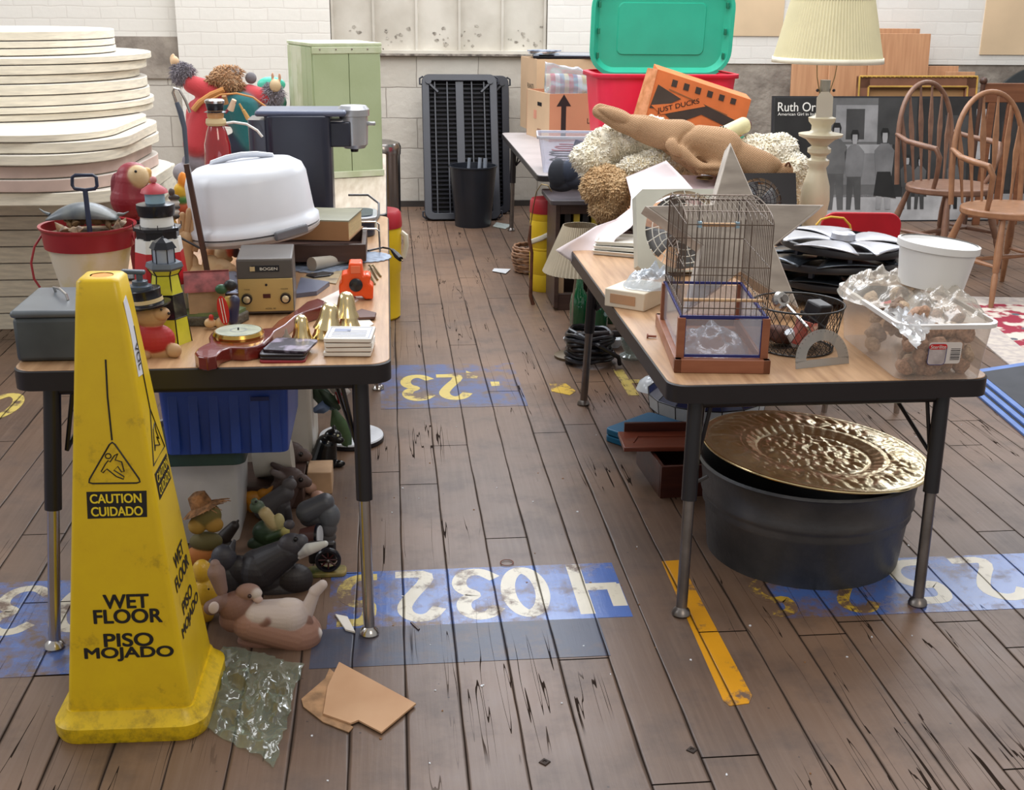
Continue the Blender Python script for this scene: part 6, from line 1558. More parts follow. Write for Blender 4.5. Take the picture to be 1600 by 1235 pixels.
MB().lathe([(.010, -.014), (.010, .016)], (0, 0, 0), 16, Euler((radians(60), 0, radians(20))).to_matrix()).build('barrel', M_steel, t)
tool('spray_nozzle', 'white plastic capped tube lying in the mesh basket', 'tube', [(-.035, -.045, .055), (-.01, -.035, .02)], .012, mat('cool_white'))
tool('black_tool', 'black handled tool leaning across the mesh basket', 'tool', [(.0, -.02, .10), (.03, -.03, .08), (.06, -.04, .06)], [.004, .005, .004], M_blk)
tag(MB().box(bx_ + Vector((.025, -.045, .06)), (.026, .004, .028), (radians(-10), 0, 0)).build('red_sticker_tin', mat('red_label', (190, 50, 36), .4, col2=(220, 200, 180), vs=80)), 'small red labelled tin inside the mesh basket', 'tin')
tag(MB().box(bx_ + Vector((.0, -.04, .05)), (.04, .02, .06), (0, .3, .2)).build('pink_card', mat('pink_card', (190, 130, 120), .6, col2=(170, 60, 50), vs=50)), 'pink printed card inside the mesh basket', 'card')
tag(MB().box(bx_ + Vector((.045, .0, .07)), (.05, .05, .10), (.2, .1, .5)).build('black_case', M_blk, bev=.006), 'black plastic case standing in the mesh basket', 'case')
tag(MB().box(bx_ + Vector((-.03, .02, .03)), (.07, .05, .04), (.1, .2, .5)).build('brown_pouch', mat('brown_leather'), bev=.01), 'brown pouch at the bottom of the mesh basket', 'pouch')
# protractor
A = Z(1243, 577, RT); B = Z(1326, 568, RT); ax = (B - A).normalized(); L_ = (B - A).length
t = T('protractor', 'clear plastic protractor leaning on the front of the mesh basket', 'protractor', A.lerp(B, .5), atan2(ax.y, ax.x), None, (radians(-14), 0))
Mx = Matrix.Rotation(radians(90), 4, 'X')
out = [(-L_ / 2, 0)] + [(-L_ / 2 * cos(pi * i / 24), .016 + L_ / 2 * sin(pi * i / 24)) for i in range(25)] + [(L_ / 2, 0)]
ri = L_ * .30
prc = MB(Mx); no_ = 24
vo = [(-L_ / 2 * cos(pi * i / no_), .014 + L_ / 2 * sin(pi * i / no_)) for i in range(no_ + 1)]; vi = [(-ri * cos(pi * i / no_), .017 + ri * sin(pi * i / no_)) for i in range(no_ + 1)]
for zf in (0, .0018):
    prc.raw([(x, y, zf) for x, y in vo + vi], [(i, i + 1, no_ + 2 + i, no_ + 1 + i) for i in range(no_)])
prc.box((0, .009, .0009), (L_, .018, .0018))
prc.build('plate', film('grey_perspex', (176, 176, 172), .42, .2), t)
for k in range(19):
    a_ = pi * k / 18
    MB(Mx).box((L_ * .47 * cos(a_), .014 + L_ * .47 * sin(a_), .002), (.004, .0006, .0004), (0, 0, a_)).build('tick_mark', M_letter, t, smooth=False)
# clear tub with stones
A = Z(1411, 599, RT); B = Z(1542, 598, RT)
tw = (B - A).length; th_ = Y(1411, 508, A.y).z - RT
x0, x1 = A.x - .012, B.x + .016
t = T('clear_tub', 'clear plastic tub full of stones at the front right corner of the right table', 'plastic tub', ((x0 + x1) / 2, A.y + .21, RT), radians(-1))
w, d = x1 - x0, .42; M_tub = film('milky_tub', (240, 230, 220), .13, .25)
mb = MB(); r0_, r1_ = rr(w * .90, d * .92, .03, 6), rr(w, d, .035, 6); n = len(r0_)
vs = [(x, y, 0.001) for x, y in r0_] + [(x, y, th_) for x, y in r1_]
mb.raw(vs, [(k, (k + 1) % n, n + (k + 1) % n, n + k) for k in range(n)] + [tuple(reversed(range(n)))])
mb.build('shell', M_tub, t, ang=60)
mb = MB(); o = rr(w + .018, d + .018, .042, 6)
vs = [(x, y, th_ - .01) for x, y in o] + [(x, y, th_) for x, y in o] + [(x, y, th_ + .001) for x, y in r1_] + [(x, y, th_ - .01) for x, y in r1_]
mb.raw(vs, [(a_ * n + k, a_ * n + (k + 1) % n, ((a_ + 1) % 4) * n + (k + 1) % n, ((a_ + 1) % 4) * n + k) for a_ in range(4) for k in range(n)]).build('rim', film('milky_rim', (240, 238, 236), .72, .2), t)
ML = LOC['clear_tub']; tc = ML.translation
fy = -d / 2 * .955 - .003
k1 = S(A)
lx = (1492 - 1476) * k1 * 1.0
tl = MB(Matrix.Translation((-.005, fy - .003, th_ * .50)) @ Matrix.Rotation(radians(90 + 4), 4, 'X')); tl.prism(rr(.078, .052, .006, 4), 0, .0006).build('label', mat('label_white', (224, 218, 214), .4, var=.01), t)
MB(Matrix.Translation((-.023, fy - .0042, th_ * .50 - .003)) @ Matrix.Rotation(radians(94), 4, 'X')).prism(rr(.042, .050, .008, 4), 0, .0005).build('label_panel', mat('label_grey', (170, 160, 160), .4, col2=(200, 190, 190), vs=50), t)
for f_, m_ in ((.042, 'navy_trim'),):
    MB(Matrix.Translation((-.023, fy - .0046, th_ * .50 - .003)) @ Matrix.Rotation(radians(94), 4, 'X')).tube([(x, y, 0) for x, y in rr(.042, .050, .008, 4)], .0008, 5, True).build('label_border', mat('navy_trim'), t)
MB(Matrix.Translation((-.023, fy - .0062, th_ * .50 + .016)) @ Matrix.Rotation(radians(94), 4, 'X')).prism(rr(.042, .013, .006, 4), 0, .0005).build('label_band', mat('label_red', (214, 40, 40), .4), t)
text('Sterilite', (-.023, fy - .0072, th_ * .50 + .016), .036, .0085, mat('label_white'), t, thick=.0003, bold=.01)
for k in range(7):
    MB().box((.020, fy - .0045, th_ * .50 + .010 - .0042 * k), (.022, .0006, .0012 + .0008 * (k % 2)), (radians(4), 0, 0)).build('barcode_bar', M_letter, t, smooth=False)
random.seed(21)
stones = []
for k in range(3):
    c = [(176, 140, 116), (196, 172, 146), (150, 128, 112)][k]
    mb = MB(); mb.sph((0, 0, 0), 1, (1, .8, .62), 14)
    for v in mb.bm.verts: v.co *= 1 + .25 * noise.noise(v.co * 1.7 + Vector((k * 5, 0, 0)))
    stones.append(mb.build('stone', mat('stone_%d' % k, c, .7, var=.15, vs=3, bump=.4, bs=12)))
proto_used = [0, 0, 0]
for k in range(112):
    kk = k % 3
    o = stones[kk] if not proto_used[kk] else stones[kk].copy()
    if proto_used[kk]: COL.objects.link(o)
    proto_used[kk] = 1
    r = random.uniform(.018, .027)
    lay = k // 24
    px_ = random.uniform(-w * .37, w * .37); py_ = random.uniform(-d * .40, d * .40) if k % 3 else -d * .40 + random.uniform(0, .03)
    o.location = ML @ Vector((px_ * (1 if lay < 4 else .75), py_ * (1 if lay < 4 else .7), .020 + .027 * lay + random.uniform(0, .006))); o.scale = (r, r, r); o.rotation_euler = (random.uniform(0, 6), random.uniform(0, 6), random.uniform(0, 6))
    tag(o, 'rough tan stone inside the clear plastic tub', 'stone', 'stones in the clear tub')
wf = film('cream_film', (246, 240, 228), .17, .16)
heap('plastic_bag', 'crumpled clear bag of pale stones bulging over the left side of the tub', 'plastic bag', tc + Vector((-.04, .10, th_ - .012)), .105, .13, .075, wf, 11)
heap('plastic_bag', 'crumpled cream plastic bag bulging at the right side of the tub', 'plastic bag', tc + Vector((.05, -.06, th_ - .012)), .088, .14, .07, wf, 15)
crumple('plastic_bag', [(1378, 490), (1432, 548), (1462, 505), (1400, 465)], RT + th_ - .01, .016, film('clear_film2', (226, 228, 230), .25, .08), 'clear bag flap hanging over the front left rim of the tub', 'plastic bag', 16, 16, 8)
# white pail
q = Vector((Y(1453, 450, 2.74).x, 2.74, Y(1462, 462, 2.68).z))
zb_ = RT + th_ + .028
q.z = zb_; s_ = S(q)
pr = 62 * s_; ph = (Y(1462, 405, q.y - pr).z - zb_) * 1.22
t = T('white_pail', 'white plastic pail standing on the bags of stones in the clear tub', 'pail', q, 0, None, (0, radians(5)))
MB().lathe([(1e-4, 0), (pr * .80, 0), (pr * .95, ph), (pr * .92, ph), (pr * .78, .004), (1e-4, .004)], n=48, caps=False).build('body', mat('pail_white', (230, 230, 228), .35, var=.01), t)
MB().lathe([(pr * .95, ph - .016), (pr * 1.0, ph - .014), (pr * 1.0, ph + .002), (pr * .93, ph + .004)], n=48, caps=False).build('rim', mat('pail_white'), t)
MB().lathe([(pr * .93, ph + .001), (pr * .86, ph - .006), (1e-4, ph - .006)], n=48, caps=False).build('lid', mat('pail_lid', (236, 236, 236), .4, var=.01), t)
# big sheet of paper draped
rows = [((978, 277), (1041, 251), 4.42), ((982, 292), (1066, 276), 4.36), ((986, 308), (1085, 298), 4.22), ((985, 325), (1010, 322), 4.16), ((962, 343), (1000, 338), 4.10), ((930, 354), (985, 356), 4.06), ((905, 370), (963, 372), 4.02), ((885, 381), (950, 392), 4.0), ((868, 391), (938, 415), 3.98)]
def sheetf(u, v):
    k = min(len(rows) - 2, int(v * (len(rows) - 1))); f = v * (len(rows) - 1) - k
    L0, R0_, y0 = rows[k]; L1, R1, y1 = rows[k + 1]
    l = [L0[i] * (1 - f) + L1[i] * f for i in (0, 1)]; r = [R0_[i] * (1 - f) + R1[i] * f for i in (0, 1)]; yy = y0 * (1 - f) + y1 * f
    x = l[0] * (1 - u) + r[0] * u; y = l[1] * (1 - u) + r[1] * u + 10 * sin(pi * u) * (v > .6) * (v - .6) * 2.5
    return Y(x, y, yy + .03 * sin(pi * u) - .04 * u)
tag(MB().grid(sheetf, 12, 40).build('paper_sheet', mat('pinkish_paper', (232, 220, 222), .55, var=.01), thick=.0012, ang=60), 'long pinkish white sheet of paper draped over the far corner of the right table', 'paper')
# white trays under the paper
for k in range(3):
    q = Z(968, 392 - 9 * k, RT + .012 + .016 * k)
    t = T('white_tray', ['lowest white plastic tray by the paper on the right table', 'middle white plastic tray by the paper on the right table', 'top white plastic tray by the paper on the right table'][k], 'tray', (q.x + .03, q.y + .02, RT + .014 * k + .002), radians(-28 + 6 * k), 'white plastic trays')
    MB().prism(rr(.20, .15, .012, 4), 0, .004).build('base', mat('tray_white', (222, 218, 208), .4, var=.02), t)
    mb = MB(); o = rr(.21, .16, .014, 4); i_ = rr(.196, .146, .010, 4); n = len(o)
    mb.raw([(x, y, .0) for x, y in i_] + [(x, y, .013) for x, y in o] + [(x, y, .013) for x, y in i_], [(a_ * n + j, a_ * n + (j + 1) % n, ((a_ + 1) % 3) * n + (j + 1) % n, ((a_ + 1) % 3) * n + j) for a_ in range(3) for j in range(n)]).build('wall', mat('tray_white'), t)
# ------------------------------------------------------------------ cream lamp on the table
ly = 4.36
lc = Vector((Y(1270, 345, ly).x, ly, .58)); lz = lambda py: Y(1272, py, ly).z - .58
s_ = S((lc.x, ly, .9))
t = T('turned_lamp', 'tall cream turned table lamp with pleated cream shade behind the wheel covers', 'table lamp', lc)
M_cr = mat('cream_paint', (214, 204, 176), .4, var=.03)
prof = [(24, 370), (24, 362), (17, 356), (16, 350), (20, 338), (23, 312), (21, 290), (15, 270), (13, 262), (17, 256), (17, 250), (12, 247), (12, 243), (18, 238), (18, 232), (12, 228), (18, 222), (22, 218), (33, 213), (34, 209), (18, 206), (15, 203), (15, 196), (20, 190), (21, 184), (12, 181), (9, 175), (9, 160)]
MB().lathe([(r * s_, max(0, lz(py))) for r, py in prof], n=36).build('body', M_cr, t, ang=50)
MB().lathe([(8 * s_, lz(162)), (8 * s_, lz(125))], n=20).build('socket', mat('nickel', (170, 164, 150), .3, metal=.8), t)
for sx in (-1, 1):
    MB().tube([(sx * 8 * s_, 0, lz(145)), (sx * 14 * s_, 0, lz(120)), (sx * 16 * s_, 0, lz(100)), (sx * 12 * s_, 0, lz(40))], .0018, 6).build('harp', mat('worn_brass'), t)
    MB().sph((sx * 13 * s_, -.01, lz(141)), .006, n=10).build('switch_knob', K_, t)
zb2_, zt2 = lz(97), lz(-6)
mb = MB(); npl = 92; rb_, rt_ = 82 * s_, 60 * s_
vs = []; fs = []
for j, (r, z) in enumerate(((rb_, zb2_), (rt_, zt2))):
    for i in range(npl * 2):
        a_ = pi * i / npl; q = r * (1 + (.012 if i % 2 else -.012)); vs.append((q * cos(a_), q * sin(a_), z))
for i in range(npl * 2): fs.append((i, (i + 1) % (npl * 2), npl * 2 + (i + 1) % (npl * 2), npl * 2 + i))
mb.raw(vs, fs).build('shade', mat('pleated_cream', (224, 216, 178), .7, var=.02), t, smooth=False, thick=.0015)
MB().lathe([(rb_ * 1.02, zb2_ - .002), (rb_ * 1.01, zb2_ + .018)], n=60, caps=False).build('shade_trim', mat('ivory_trim', (232, 226, 206), .6), t, thick=.002)
MB().lathe([(rt_ * 1.02, zt2 - .014), (rt_ * 1.02, zt2 + .002)], n=60, caps=False).build('shade_trim', mat('ivory_trim'), t, thick=.002)
MB(Matrix.Translation((-5 * s_, -.045, lz(163))) @ Matrix.Rotation(radians(90), 4, 'X') @ Matrix.Rotation(.05, 4, 'Z')).prism([(-13 * s_, -18 * s_), (13 * s_, -18 * s_), (13 * s_, 12 * s_), (6 * s_, 20 * s_), (-6 * s_, 20 * s_), (-13 * s_, 12 * s_)], 0, .001).build('price_tag', mat('tag_paper', (214, 210, 196), .6, var=.02), t)
# red chair back with yellow cord
q = Vector((Y(1342, 370, 4.10).x, 4.10, 0))
t = T('red_chair', 'red plastic stacking chair behind the wheel covers', 'chair', q, radians(-6))
s_ = S((q.x, q.y, .5)); zt3 = Y(1342, 338, 4.06).z
MB(Matrix.Translation((0, 0, zt3 - .1)) @ Matrix.Rotation(radians(90 + 8), 4, 'X')).prism(rr(124 * s_, .22, .05, 6), -.006, .006).build('backrest', mat('red_plastic', (190, 30, 44), .4), t, bev=.003)
MB(Matrix.Translation((0, -.13, zt3 - .30))).prism(rr(.28, .26, .05, 6), -.008, .008).build('seat', mat('red_plastic'), t, bev=.004)
for sx in (-1, 1):
    for yy in (-.02, -.24):
        MB().cyl((sx * .11, yy, zt3 - .31), (sx * .13, yy, 0), .010, n=10).build('leg', M_chr, t)
tag(MB().tube([Y(*p, 3.99) for p in ((1275, 352), (1283, 343), (1298, 339), (1318, 341), (1328, 352), (1330, 362))], .004).build('yellow_rope', mat('yellow_cord', (220, 176, 60), .5)), 'yellow cord looped in front of the red chair back', 'rope')

# ------------------------------------------------------------------ under the right table
M_galv = mat('old_galvanised', (62, 64, 68), .42, col2=(92, 92, 94), vs=5, metal=.45, bump=.1)
tcn = Vector((1.083, 2.81, 0)); tr = .284; thh = .255
t = T('washtub', 'large round dark galvanised washtub on the floor under the right table', 'washtub', tcn)
MB().lathe([(1e-4, .008), (tr * .86, .006), (tr * .885, 0), (tr * .93, thh * .50), (tr * .955, thh * .54), (tr * .94, thh * .58), (tr * .96, thh * .62), (tr * .975, thh * .66), (tr * .96, thh * .70), (tr * .99, thh * .97), (tr * 1.02, thh), (tr * 1.0, thh + .006), (tr * .97, thh), (tr * .86, .02), (1e-4, .02)], n=64, caps=False).build('tub_wall', M_galv, t, ang=70)
for sx in (-1, 1):
    MB().tube([(sx * tr * 1.0, -.05, thh - .02), (sx * tr * 1.08, -.045, thh - .035), (sx * tr * 1.08, .045, thh - .035), (sx * tr * 1.0, .05, thh - .02)], .005).build('handle', M_galv, t)
R_ = .292
mt = bpy.data.materials.new('x'); bpy.data.materials.remove(mt)
M_tray = mat('repousse_brass', (246, 236, 206), .3, metal=.9, col2=(224, 208, 168), vs=14, bump=.25, bs=60)
t = T('brass_tray', 'big round embossed brass tray lying across the washtub', 'tray', (tcn.x + .005, tcn.y - .015, thh + .012), 0, None, (radians(0), radians(4.5)))
def trayf(u, v):
    a_ = 2 * pi * u; r = R_ * v
    z = .020
    if v > .97: z += .004
    elif v > .62: z += .002
    elif v > .50: z += .002 - (.62 - v) / .12 * .014
    else: z += -.012
    e_ = 0
    x, y = r * cos(a_), r * sin(a_)
    if .66 < v < .94:
        e_ = .0075 * abs(noise.noise(Vector((x * 34, y * 34, 1)))) + .005 * abs(sin(a_ * 22 + 5 * noise.noise(Vector((x * 12, y * 12, 0))))) * sin(pi * (v - .66) / .28)
    elif .51 < v < .61: e_ = .0022 * abs(sin(a_ * 18))
    elif v < .47: e_ = .011 * abs(noise.noise(Vector((x * 26, y * 26, 4)))) + .005 * noise.noise(Vector((x * 60, y * 60, 7)))
    return (x, y, z + e_)
MB().grid(trayf, 300, 110).build('plate', M_tray, t, merge=.00005, ang=180, thick=.0025)
MB().tube([(R_ * cos(i * pi / 40), R_ * sin(i * pi / 40), .022) for i in range(80)], .0035, 8, True).build('rolled_rim', mat('polished_brass'), t)
# teal case, mahogany boxes, stained glass shade, glassware
def boxq(name, label, cat, pa, pb, dpx, h, m, dy=.1, z=0, bev=.003, ang=None):
    a_ = Z(*pa, z); b2 = Z(*pb, z); an = atan2((b2 - a_).y, (b2 - a_).x)
    t = T(name, label, cat, a_.lerp(b2, .5), an)
    return t, (b2 - a_).length
t, w = boxq('teal_case', 'teal plastic carrying case lying on the floor by the right table', 'case', (947, 690), (1012, 712), 0, 0, None)
M_tl = mat('teal_plastic', (24, 106, 146), .35, var=.03)
MB(Matrix.Translation((0, .12, 0))).prism(rr(w + .02, .24, .02, 4), 0, .022).build('bottom_shell', M_tl, t, bev=.004)
MB(Matrix.Translation((0, .12, 0))).prism(rr(w + .02, .24, .02, 4), .024, .046).build('top_shell', M_tl, t, bev=.004)
MB().box((0, -.004, .022), (.05, .01, .016)).build('latch', M_tl, t, bev=.002)
M_m2 = wood('dark_mahogany', (62, 30, 26), (84, 44, 34), (2, 14, 14), .3); M_m3 = wood('red_mahogany', (112, 54, 40), (130, 68, 50), (2, 14, 14), .3)
q = Z(1032, 778, 0)
t = T('dovetail_box', 'dark open wooden box on the floor beside the left leg of the right table', 'wooden box', (q.x + .085, q.y + .14, 0), radians(3))
hh = .10
for nm, c, d in (('front_side', (0, -.135, hh / 2), (.19, .012, hh)), ('back_side', (0, .135, hh / 2), (.19, .012, hh)), ('left_side', (-.09, 0, hh / 2), (.012, .26, hh)), ('right_side', (.09, 0, hh / 2), (.012, .26, hh)), ('bottom', (0, 0, .006), (.18, .26, .01))):
    MB().box(c, d).build(nm, M_m2, t, bev=.001)
q = Y(980, 690, 3.02)
t = T('mahogany_lid', 'red mahogany box lid resting slanted on the dark open wooden box', 'box lid', (LOC['dovetail_box'].translation.x - .03, LOC['dovetail_box'].translation.y + .03, hh + .006), radians(-3))
MB().box((0, 0, .007), (.29, .14, .014)).build('panel', M_m3, t, bev=.002)
MB().box((0, .075, .022), (.25, .012, .04)).build('back_ledge', M_m2, t, bev=.002)
MB().tube([(-.11, -.03, .0155), (-.09, .02, .0155), (.12, .02, .0155)], .002).build('moulding', M_m3, t)
q = Z(1100, 672, 0)
t = T('stained_glass_dome', 'white and navy stained glass lampshade on the floor under the right table', 'lampshade', (Z(1122, 660, 0).x, Z(1122, 660, 0).y + .17, 0))
NG = mat('navy_glass', (36, 42, 74), .12, var=.1); WG = mat('milk_glass', (196, 204, 210), .2, var=.05)
for k in range(16):
    a0 = 2 * pi * k / 16; a1 = 2 * pi * (k + 1) / 16
    def P_(r, z, a_): return (r * cos(a_), r * sin(a_), z)
    for (ra, za, rb, zb3, m_) in ((.205, .0, .212, .05, WG), (.212, .05, .17, .085, NG), (.17, .085, .10, .13, WG)):
        MB().raw([P_(ra, za, a0 + .01), P_(ra, za, a1 - .01), P_(rb, zb3, a1 - .01), P_(rb, zb3, a0 + .01)], [(0, 1, 2, 3)]).build('glass_pane', m_, t, smooth=False, thick=.003)
    MB().tube([P_(.206, 0, a0), P_(.213, .05, a0), P_(.171, .085, a0), P_(.10, .13, a0)], .002, 5).build('came', LD, t)
for r, z in ((.206, 0), (.213, .05), (.171, .085), (.10, .13)):
    MB().tube([(r * cos(2 * pi * k / 16), r * sin(2 * pi * k / 16), z + .002) for k in range(16)], .0025, 6, True).build('came_ring', LD, t)
q = Z(1022, 612, 0)
t = T('glass_globe', 'small white glass bowl shade upside down on the floor by the table edge', 'glass shade', (q.x, q.y + .03, 0))
MB().lathe([(.062, 0), (.060, .004), (.05, .03), (.03, .046), (.016, .05), (.015, .06), (1e-4, .062)], n=32).build('bowl', mat('opal_glass', (216, 222, 228), .12), t)
q = Z(990, 562, 0)
gl = film('clear_glass', (214, 224, 220), .12, .04)
t = T('glass_vase', 'clear glass vase with thick foot on the floor under the right table', 'vase', (q.x, q.y + .03, 0))
MB().lathe([(.05, 0), (.052, .01), (.03, .02), (.045, .05), (.052, .09), (.045, .13), (.05, .15)], n=32, caps=False).build('glass', gl, t, thick=.003)
for k, (px, py) in enumerate(((906, 512), (938, 515), (955, 507))):
    q = Z(px, py, 0)
    t = T('green_bottle', ['green glass bottle nearest the bent iron stand', 'green glass bottle behind the dark second leg of the right table', 'green glass bottle farthest right in the row under the table'][k], 'bottle', (q.x, q.y + .04, 0), group='green glass bottles')
    MB().lathe([(.034, 0), (.040, .01), (.042, .10), (.036, .14), (.018, .17), (.014, .22), (.017, .225), (.017, .24), (.012, .242)], n=28).build('bottle_body', mat('green_glass', (14, 84, 50), .06, coat=1, var=.1), t)
for k, (px, py) in enumerate(((902, 548), (962, 545), (978, 518))):
    q = Z(px, py, 0)
    o = MB().lathe([(.02, 0), (.022, .006), (.05, .03), (.056, .045), (.054, .045), (.02, .01), (1e-4, .008)], n=28, caps=False).build('white_bowl', mat('opal_glass'))
    o.location = (q.x, q.y + .03, 0); tag(o, ['pale glass bowl beside the bent iron foot', 'pale glass bowl behind the coiled black hose', 'pale glass bowl near the dark table edge'][k], 'bowl', 'pale bowls under the table')
# coiled hose
q = Z(925, 578, 0)
c = Vector((q.x + .005, q.y + .10, 0)); P = []
for i in range(150):
    a_ = i * 2 * pi / 20; k = i / 150
    P.append((c.x + (.088 + .01 * sin(i * .7)) * cos(a_), c.y + (.088 + .008 * cos(i * .5)) * sin(a_), .014 + .12 * k + .004 * sin(i * 1.3)))
P += [(c.x + .02, c.y - .11, .10), (c.x + .10, c.y - .10, .05), (c.x + .11, c.y - .08, .014)]
tag(MB().tube(P, .009, 7).build('black_hose', mat('black_rubber', (28, 28, 34), .3)), 'coiled black hose on the floor behind the second leg of the right table', 'hose')
# bent iron stand with lampshade
q = Z(890, 568, 0)
t = T('iron_stand', 'black bent pipe stand on the floor beside the pleated shade', 'stand', q)
yy = q.y
pz = Y(900, 524, yy).z
MB().tube([(q.x, yy, .004), (q.x + .004, yy, .07), (q.x + .012, yy, pz - .012), (q.x + .03, yy, pz), (q.x + .06, yy, pz), (q.x + .31, yy + .02, pz)], .015, 12).build('pipe', mat('black_pipe', (36, 28, 30), .35), t, w=1)
MB().cyl((q.x, yy, 0), (q.x, yy, .03), .018, n=16).build('end_cap', M_blk, t, w=1)
MB().tube([(q.x + .31, yy + .02, pz), (q.x + .33, yy + .02, pz - .02), (q.x + .335, yy + .02, 0)], .015, 12).build('pipe', mat('black_pipe'), t, w=1)
fy_ = 4.62
q = Vector((Y(893, 540, fy_).x, fy_, 0))
t = T('floor_lamp', 'slim standing lamp with a wide pleated beige shade at the corner of the right table', 'floor lamp', q)
zz = lambda py: Y(893, py, fy_).z
MB().lathe([(.07, 0), (.07, .01), (.012, .02)], n=28).build('base', mat('brass_dull', (110, 96, 76), .4, metal=.6), t)
s_ = S((q.x, fy_, .4))
cxo = Y(905, 400, fy_).x - q.x
MB().tube([(0, 0, .015), (0, 0, zz(528)), (.0, 0, zz(470)), (cxo * .8, 0, zz(400))], .004).build('pole', mat('aged_cream', (176, 164, 146), .5), t)
MB().lathe([(.010, zz(538)), (.013, zz(528)), (.007, zz(516))], n=14).build('joint', mat('aged_cream'), t)
npl = 56; vs = []
zb4, zt4 = zz(424), zz(352)
for j, (r, z) in enumerate(((56 * s_, zb4), (26 * s_, zt4))):
    for i in range(npl * 2):
        a_ = pi * i / npl; rr_ = r * (1 + (.02 if i % 2 else -.02)); vs.append((cxo + rr_ * cos(a_), rr_ * sin(a_), z))
MB().raw(vs, [(i, (i + 1) % (npl * 2), npl * 2 + (i + 1) % (npl * 2), npl * 2 + i) for i in range(npl * 2)]).build('shade', mat('beige_pleats', (176, 164, 142), .7, var=.05), t, smooth=False, thick=.0015)
# pine board, dark cabinet, cane, basket
q = Z(872, 483, 0)
tag(MB().box((q.x + .005, q.y + .05, .14), (.05, .02, .28)).build('pine_board', mat('pale_pine')), 'pale pine board standing upright beside the dark cabinet', 'board')
x0 = Z(868, 490, 0).x - .002; yb = 5.36
czt = Y(870, 312, yb).z
t = T('dark_cabinet', 'low dark brown cabinet with open shelf behind the pleated shade', 'cabinet', (x0 + .19, yb + .16, 0))
for nm, c, d in (('side_panel', (-.18, 0, czt / 2), (.02, .30, czt - .03)), ('side_panel', (.18, 0, czt / 2), (.02, .30, czt - .03)), ('shelf', (0, 0, czt - .16), (.34, .29, .015)), ('back_panel', (0, .14, czt / 2), (.34, .01, czt - .04)), ('plinth', (0, -.13, .04), (.34, .015, .08)), ('drawer_rail', (0, -.135, czt - .045), (.34, .02, .05))):
    MB().box(c, d).build(nm, M_dw2, t, bev=.002)
MB(Matrix.Translation((.0, -.01, 0))).prism(rr(.44, .36, .02, 4), czt - .022, czt).build('top', mat('scuffed_dark_top', (70, 64, 68), .3, var=.2, vs=5), t, bev=.003)
cb0 = LOC['dark_cabinet'].translation
for k in range(7):
    c_ = [(40, 36, 38), (200, 176, 60), (30, 30, 34), (190, 170, 50), (36, 34, 40), (206, 190, 90), (180, 176, 168)][k]
    o = MB().box((0, 0, .045), (.028, .12, .09)).build('cassette', mat('cassette_%d' % k, c_, .5, var=.1))
    o.location = (cb0.x - .13 + .042 * k, cb0.y - .06, czt - .152); tag(o, 'video cassette standing on the shelf of the dark cabinet', 'cassette', 'cassettes on the dark cabinet shelf')
heapc = fig('black_bag', 'soft black cap and bag on top of the dark cabinet', 'bag', (880, 300, .585), [(872, 272, 0, 16, 24, (34, 38, 48)), (890, 268, -4, 14, 18, (44, 52, 70)), (900, 282, 0, 24, 14, (40, 44, 58)), (878, 290, 0, 20, 10, (28, 30, 40))], rough=.75, push=.12)
cn = Z(833, 476, 0)
t = T('walking_cane', 'dark brown crooked walking cane standing beside the slim yellow cooler', 'cane', cn)
MB().tube([Y(*p, cn.y) for p in ((833, 476), (829, 462), (830, 430), (831, 395), (827, 375), (829, 352))], [.010, .009, .008, .008, .009, .005]).build('shaft', mat('bark_brown', (96, 58, 40), .5, var=.2, vs=20), t, w=1)
MB().tube([Y(*p, cn.y + .04) for p in ((829, 352), (833, 325), (838, 300), (846, 288), (856, 290), (862, 300))], .0025).build('wire_loop', mat('worn_brass'), t, w=1)
q = Z(826, 430, 0); s_ = S(q)
t = T('wicker_basket', 'small round wicker basket on the floor beside the slim yellow cooler', 'basket', (q.x + .02, q.y + .09, 0))
for k in range(9):
    z = .012 + .016 * k; r = (24 + 5 * sin(pi * k / 9)) * s_
    MB().tube([(r * cos(i * pi / 14), r * sin(i * pi / 14), z + .004 * (i % 2) * (1 if k % 2 else -1)) for i in range(28)], .007, 6, True).build('woven_row', mat('wicker', (150, 112, 84), .6, var=.2, vs=30), t)
MB().lathe([(1e-4, .004), (22 * s_, .004)], n=20, caps=False).build('base', mat('wicker'), t, thick=.004)
# ------------------------------------------------------------------ back right: cartons, bin, skins, burlap
GT = .6
M_ct = mat('carton_brown', (186, 128, 96), .7, var=.03, vs=4); M_ct2 = mat('carton_tan', (204, 172, 138), .7, var=.03, vs=4)
def openbox(name, label, cat, loc, w, d, h, rz, mf, ms, flaps=True, th=.006, handle=False):
    t = T(name, label, cat, loc, rz)
    MB().box((0, -d / 2 + th / 2, h / 2), (w, th, h)).build('front_side', mf, t)
    MB().box((0, d / 2 - th / 2, h / 2), (w, th, h)).build('back_side', mf, t)
    for sx, nm in ((-1, 'left_side'), (1, 'right_side')):
        MB().box((sx * (w / 2 - th / 2), 0, h / 2), (th, d - 2 * th, h)).build(nm, ms, t)
    MB().box((0, 0, th / 2), (w - th, d - th, th)).build('bottom', ms, t)
    return t
A = Z(858, 222, GT); B = Z(940, 214, GT)
bw_ = .36; s_ = S(A); bh_ = Y(858, 147, A.y).z - GT
rz = radians(12); cx_ = A + Matrix.Rotation(rz, 3, 'Z') @ Vector((bw_ / 2, .21, 0))
t = openbox('moving_carton', 'brown moving carton with a printed black arrow on the grey table', 'carton', (cx_.x, cx_.y, GT), bw_, .42, bh_, rz, M_ct, M_ct2)
yf = -.2125
k = s_
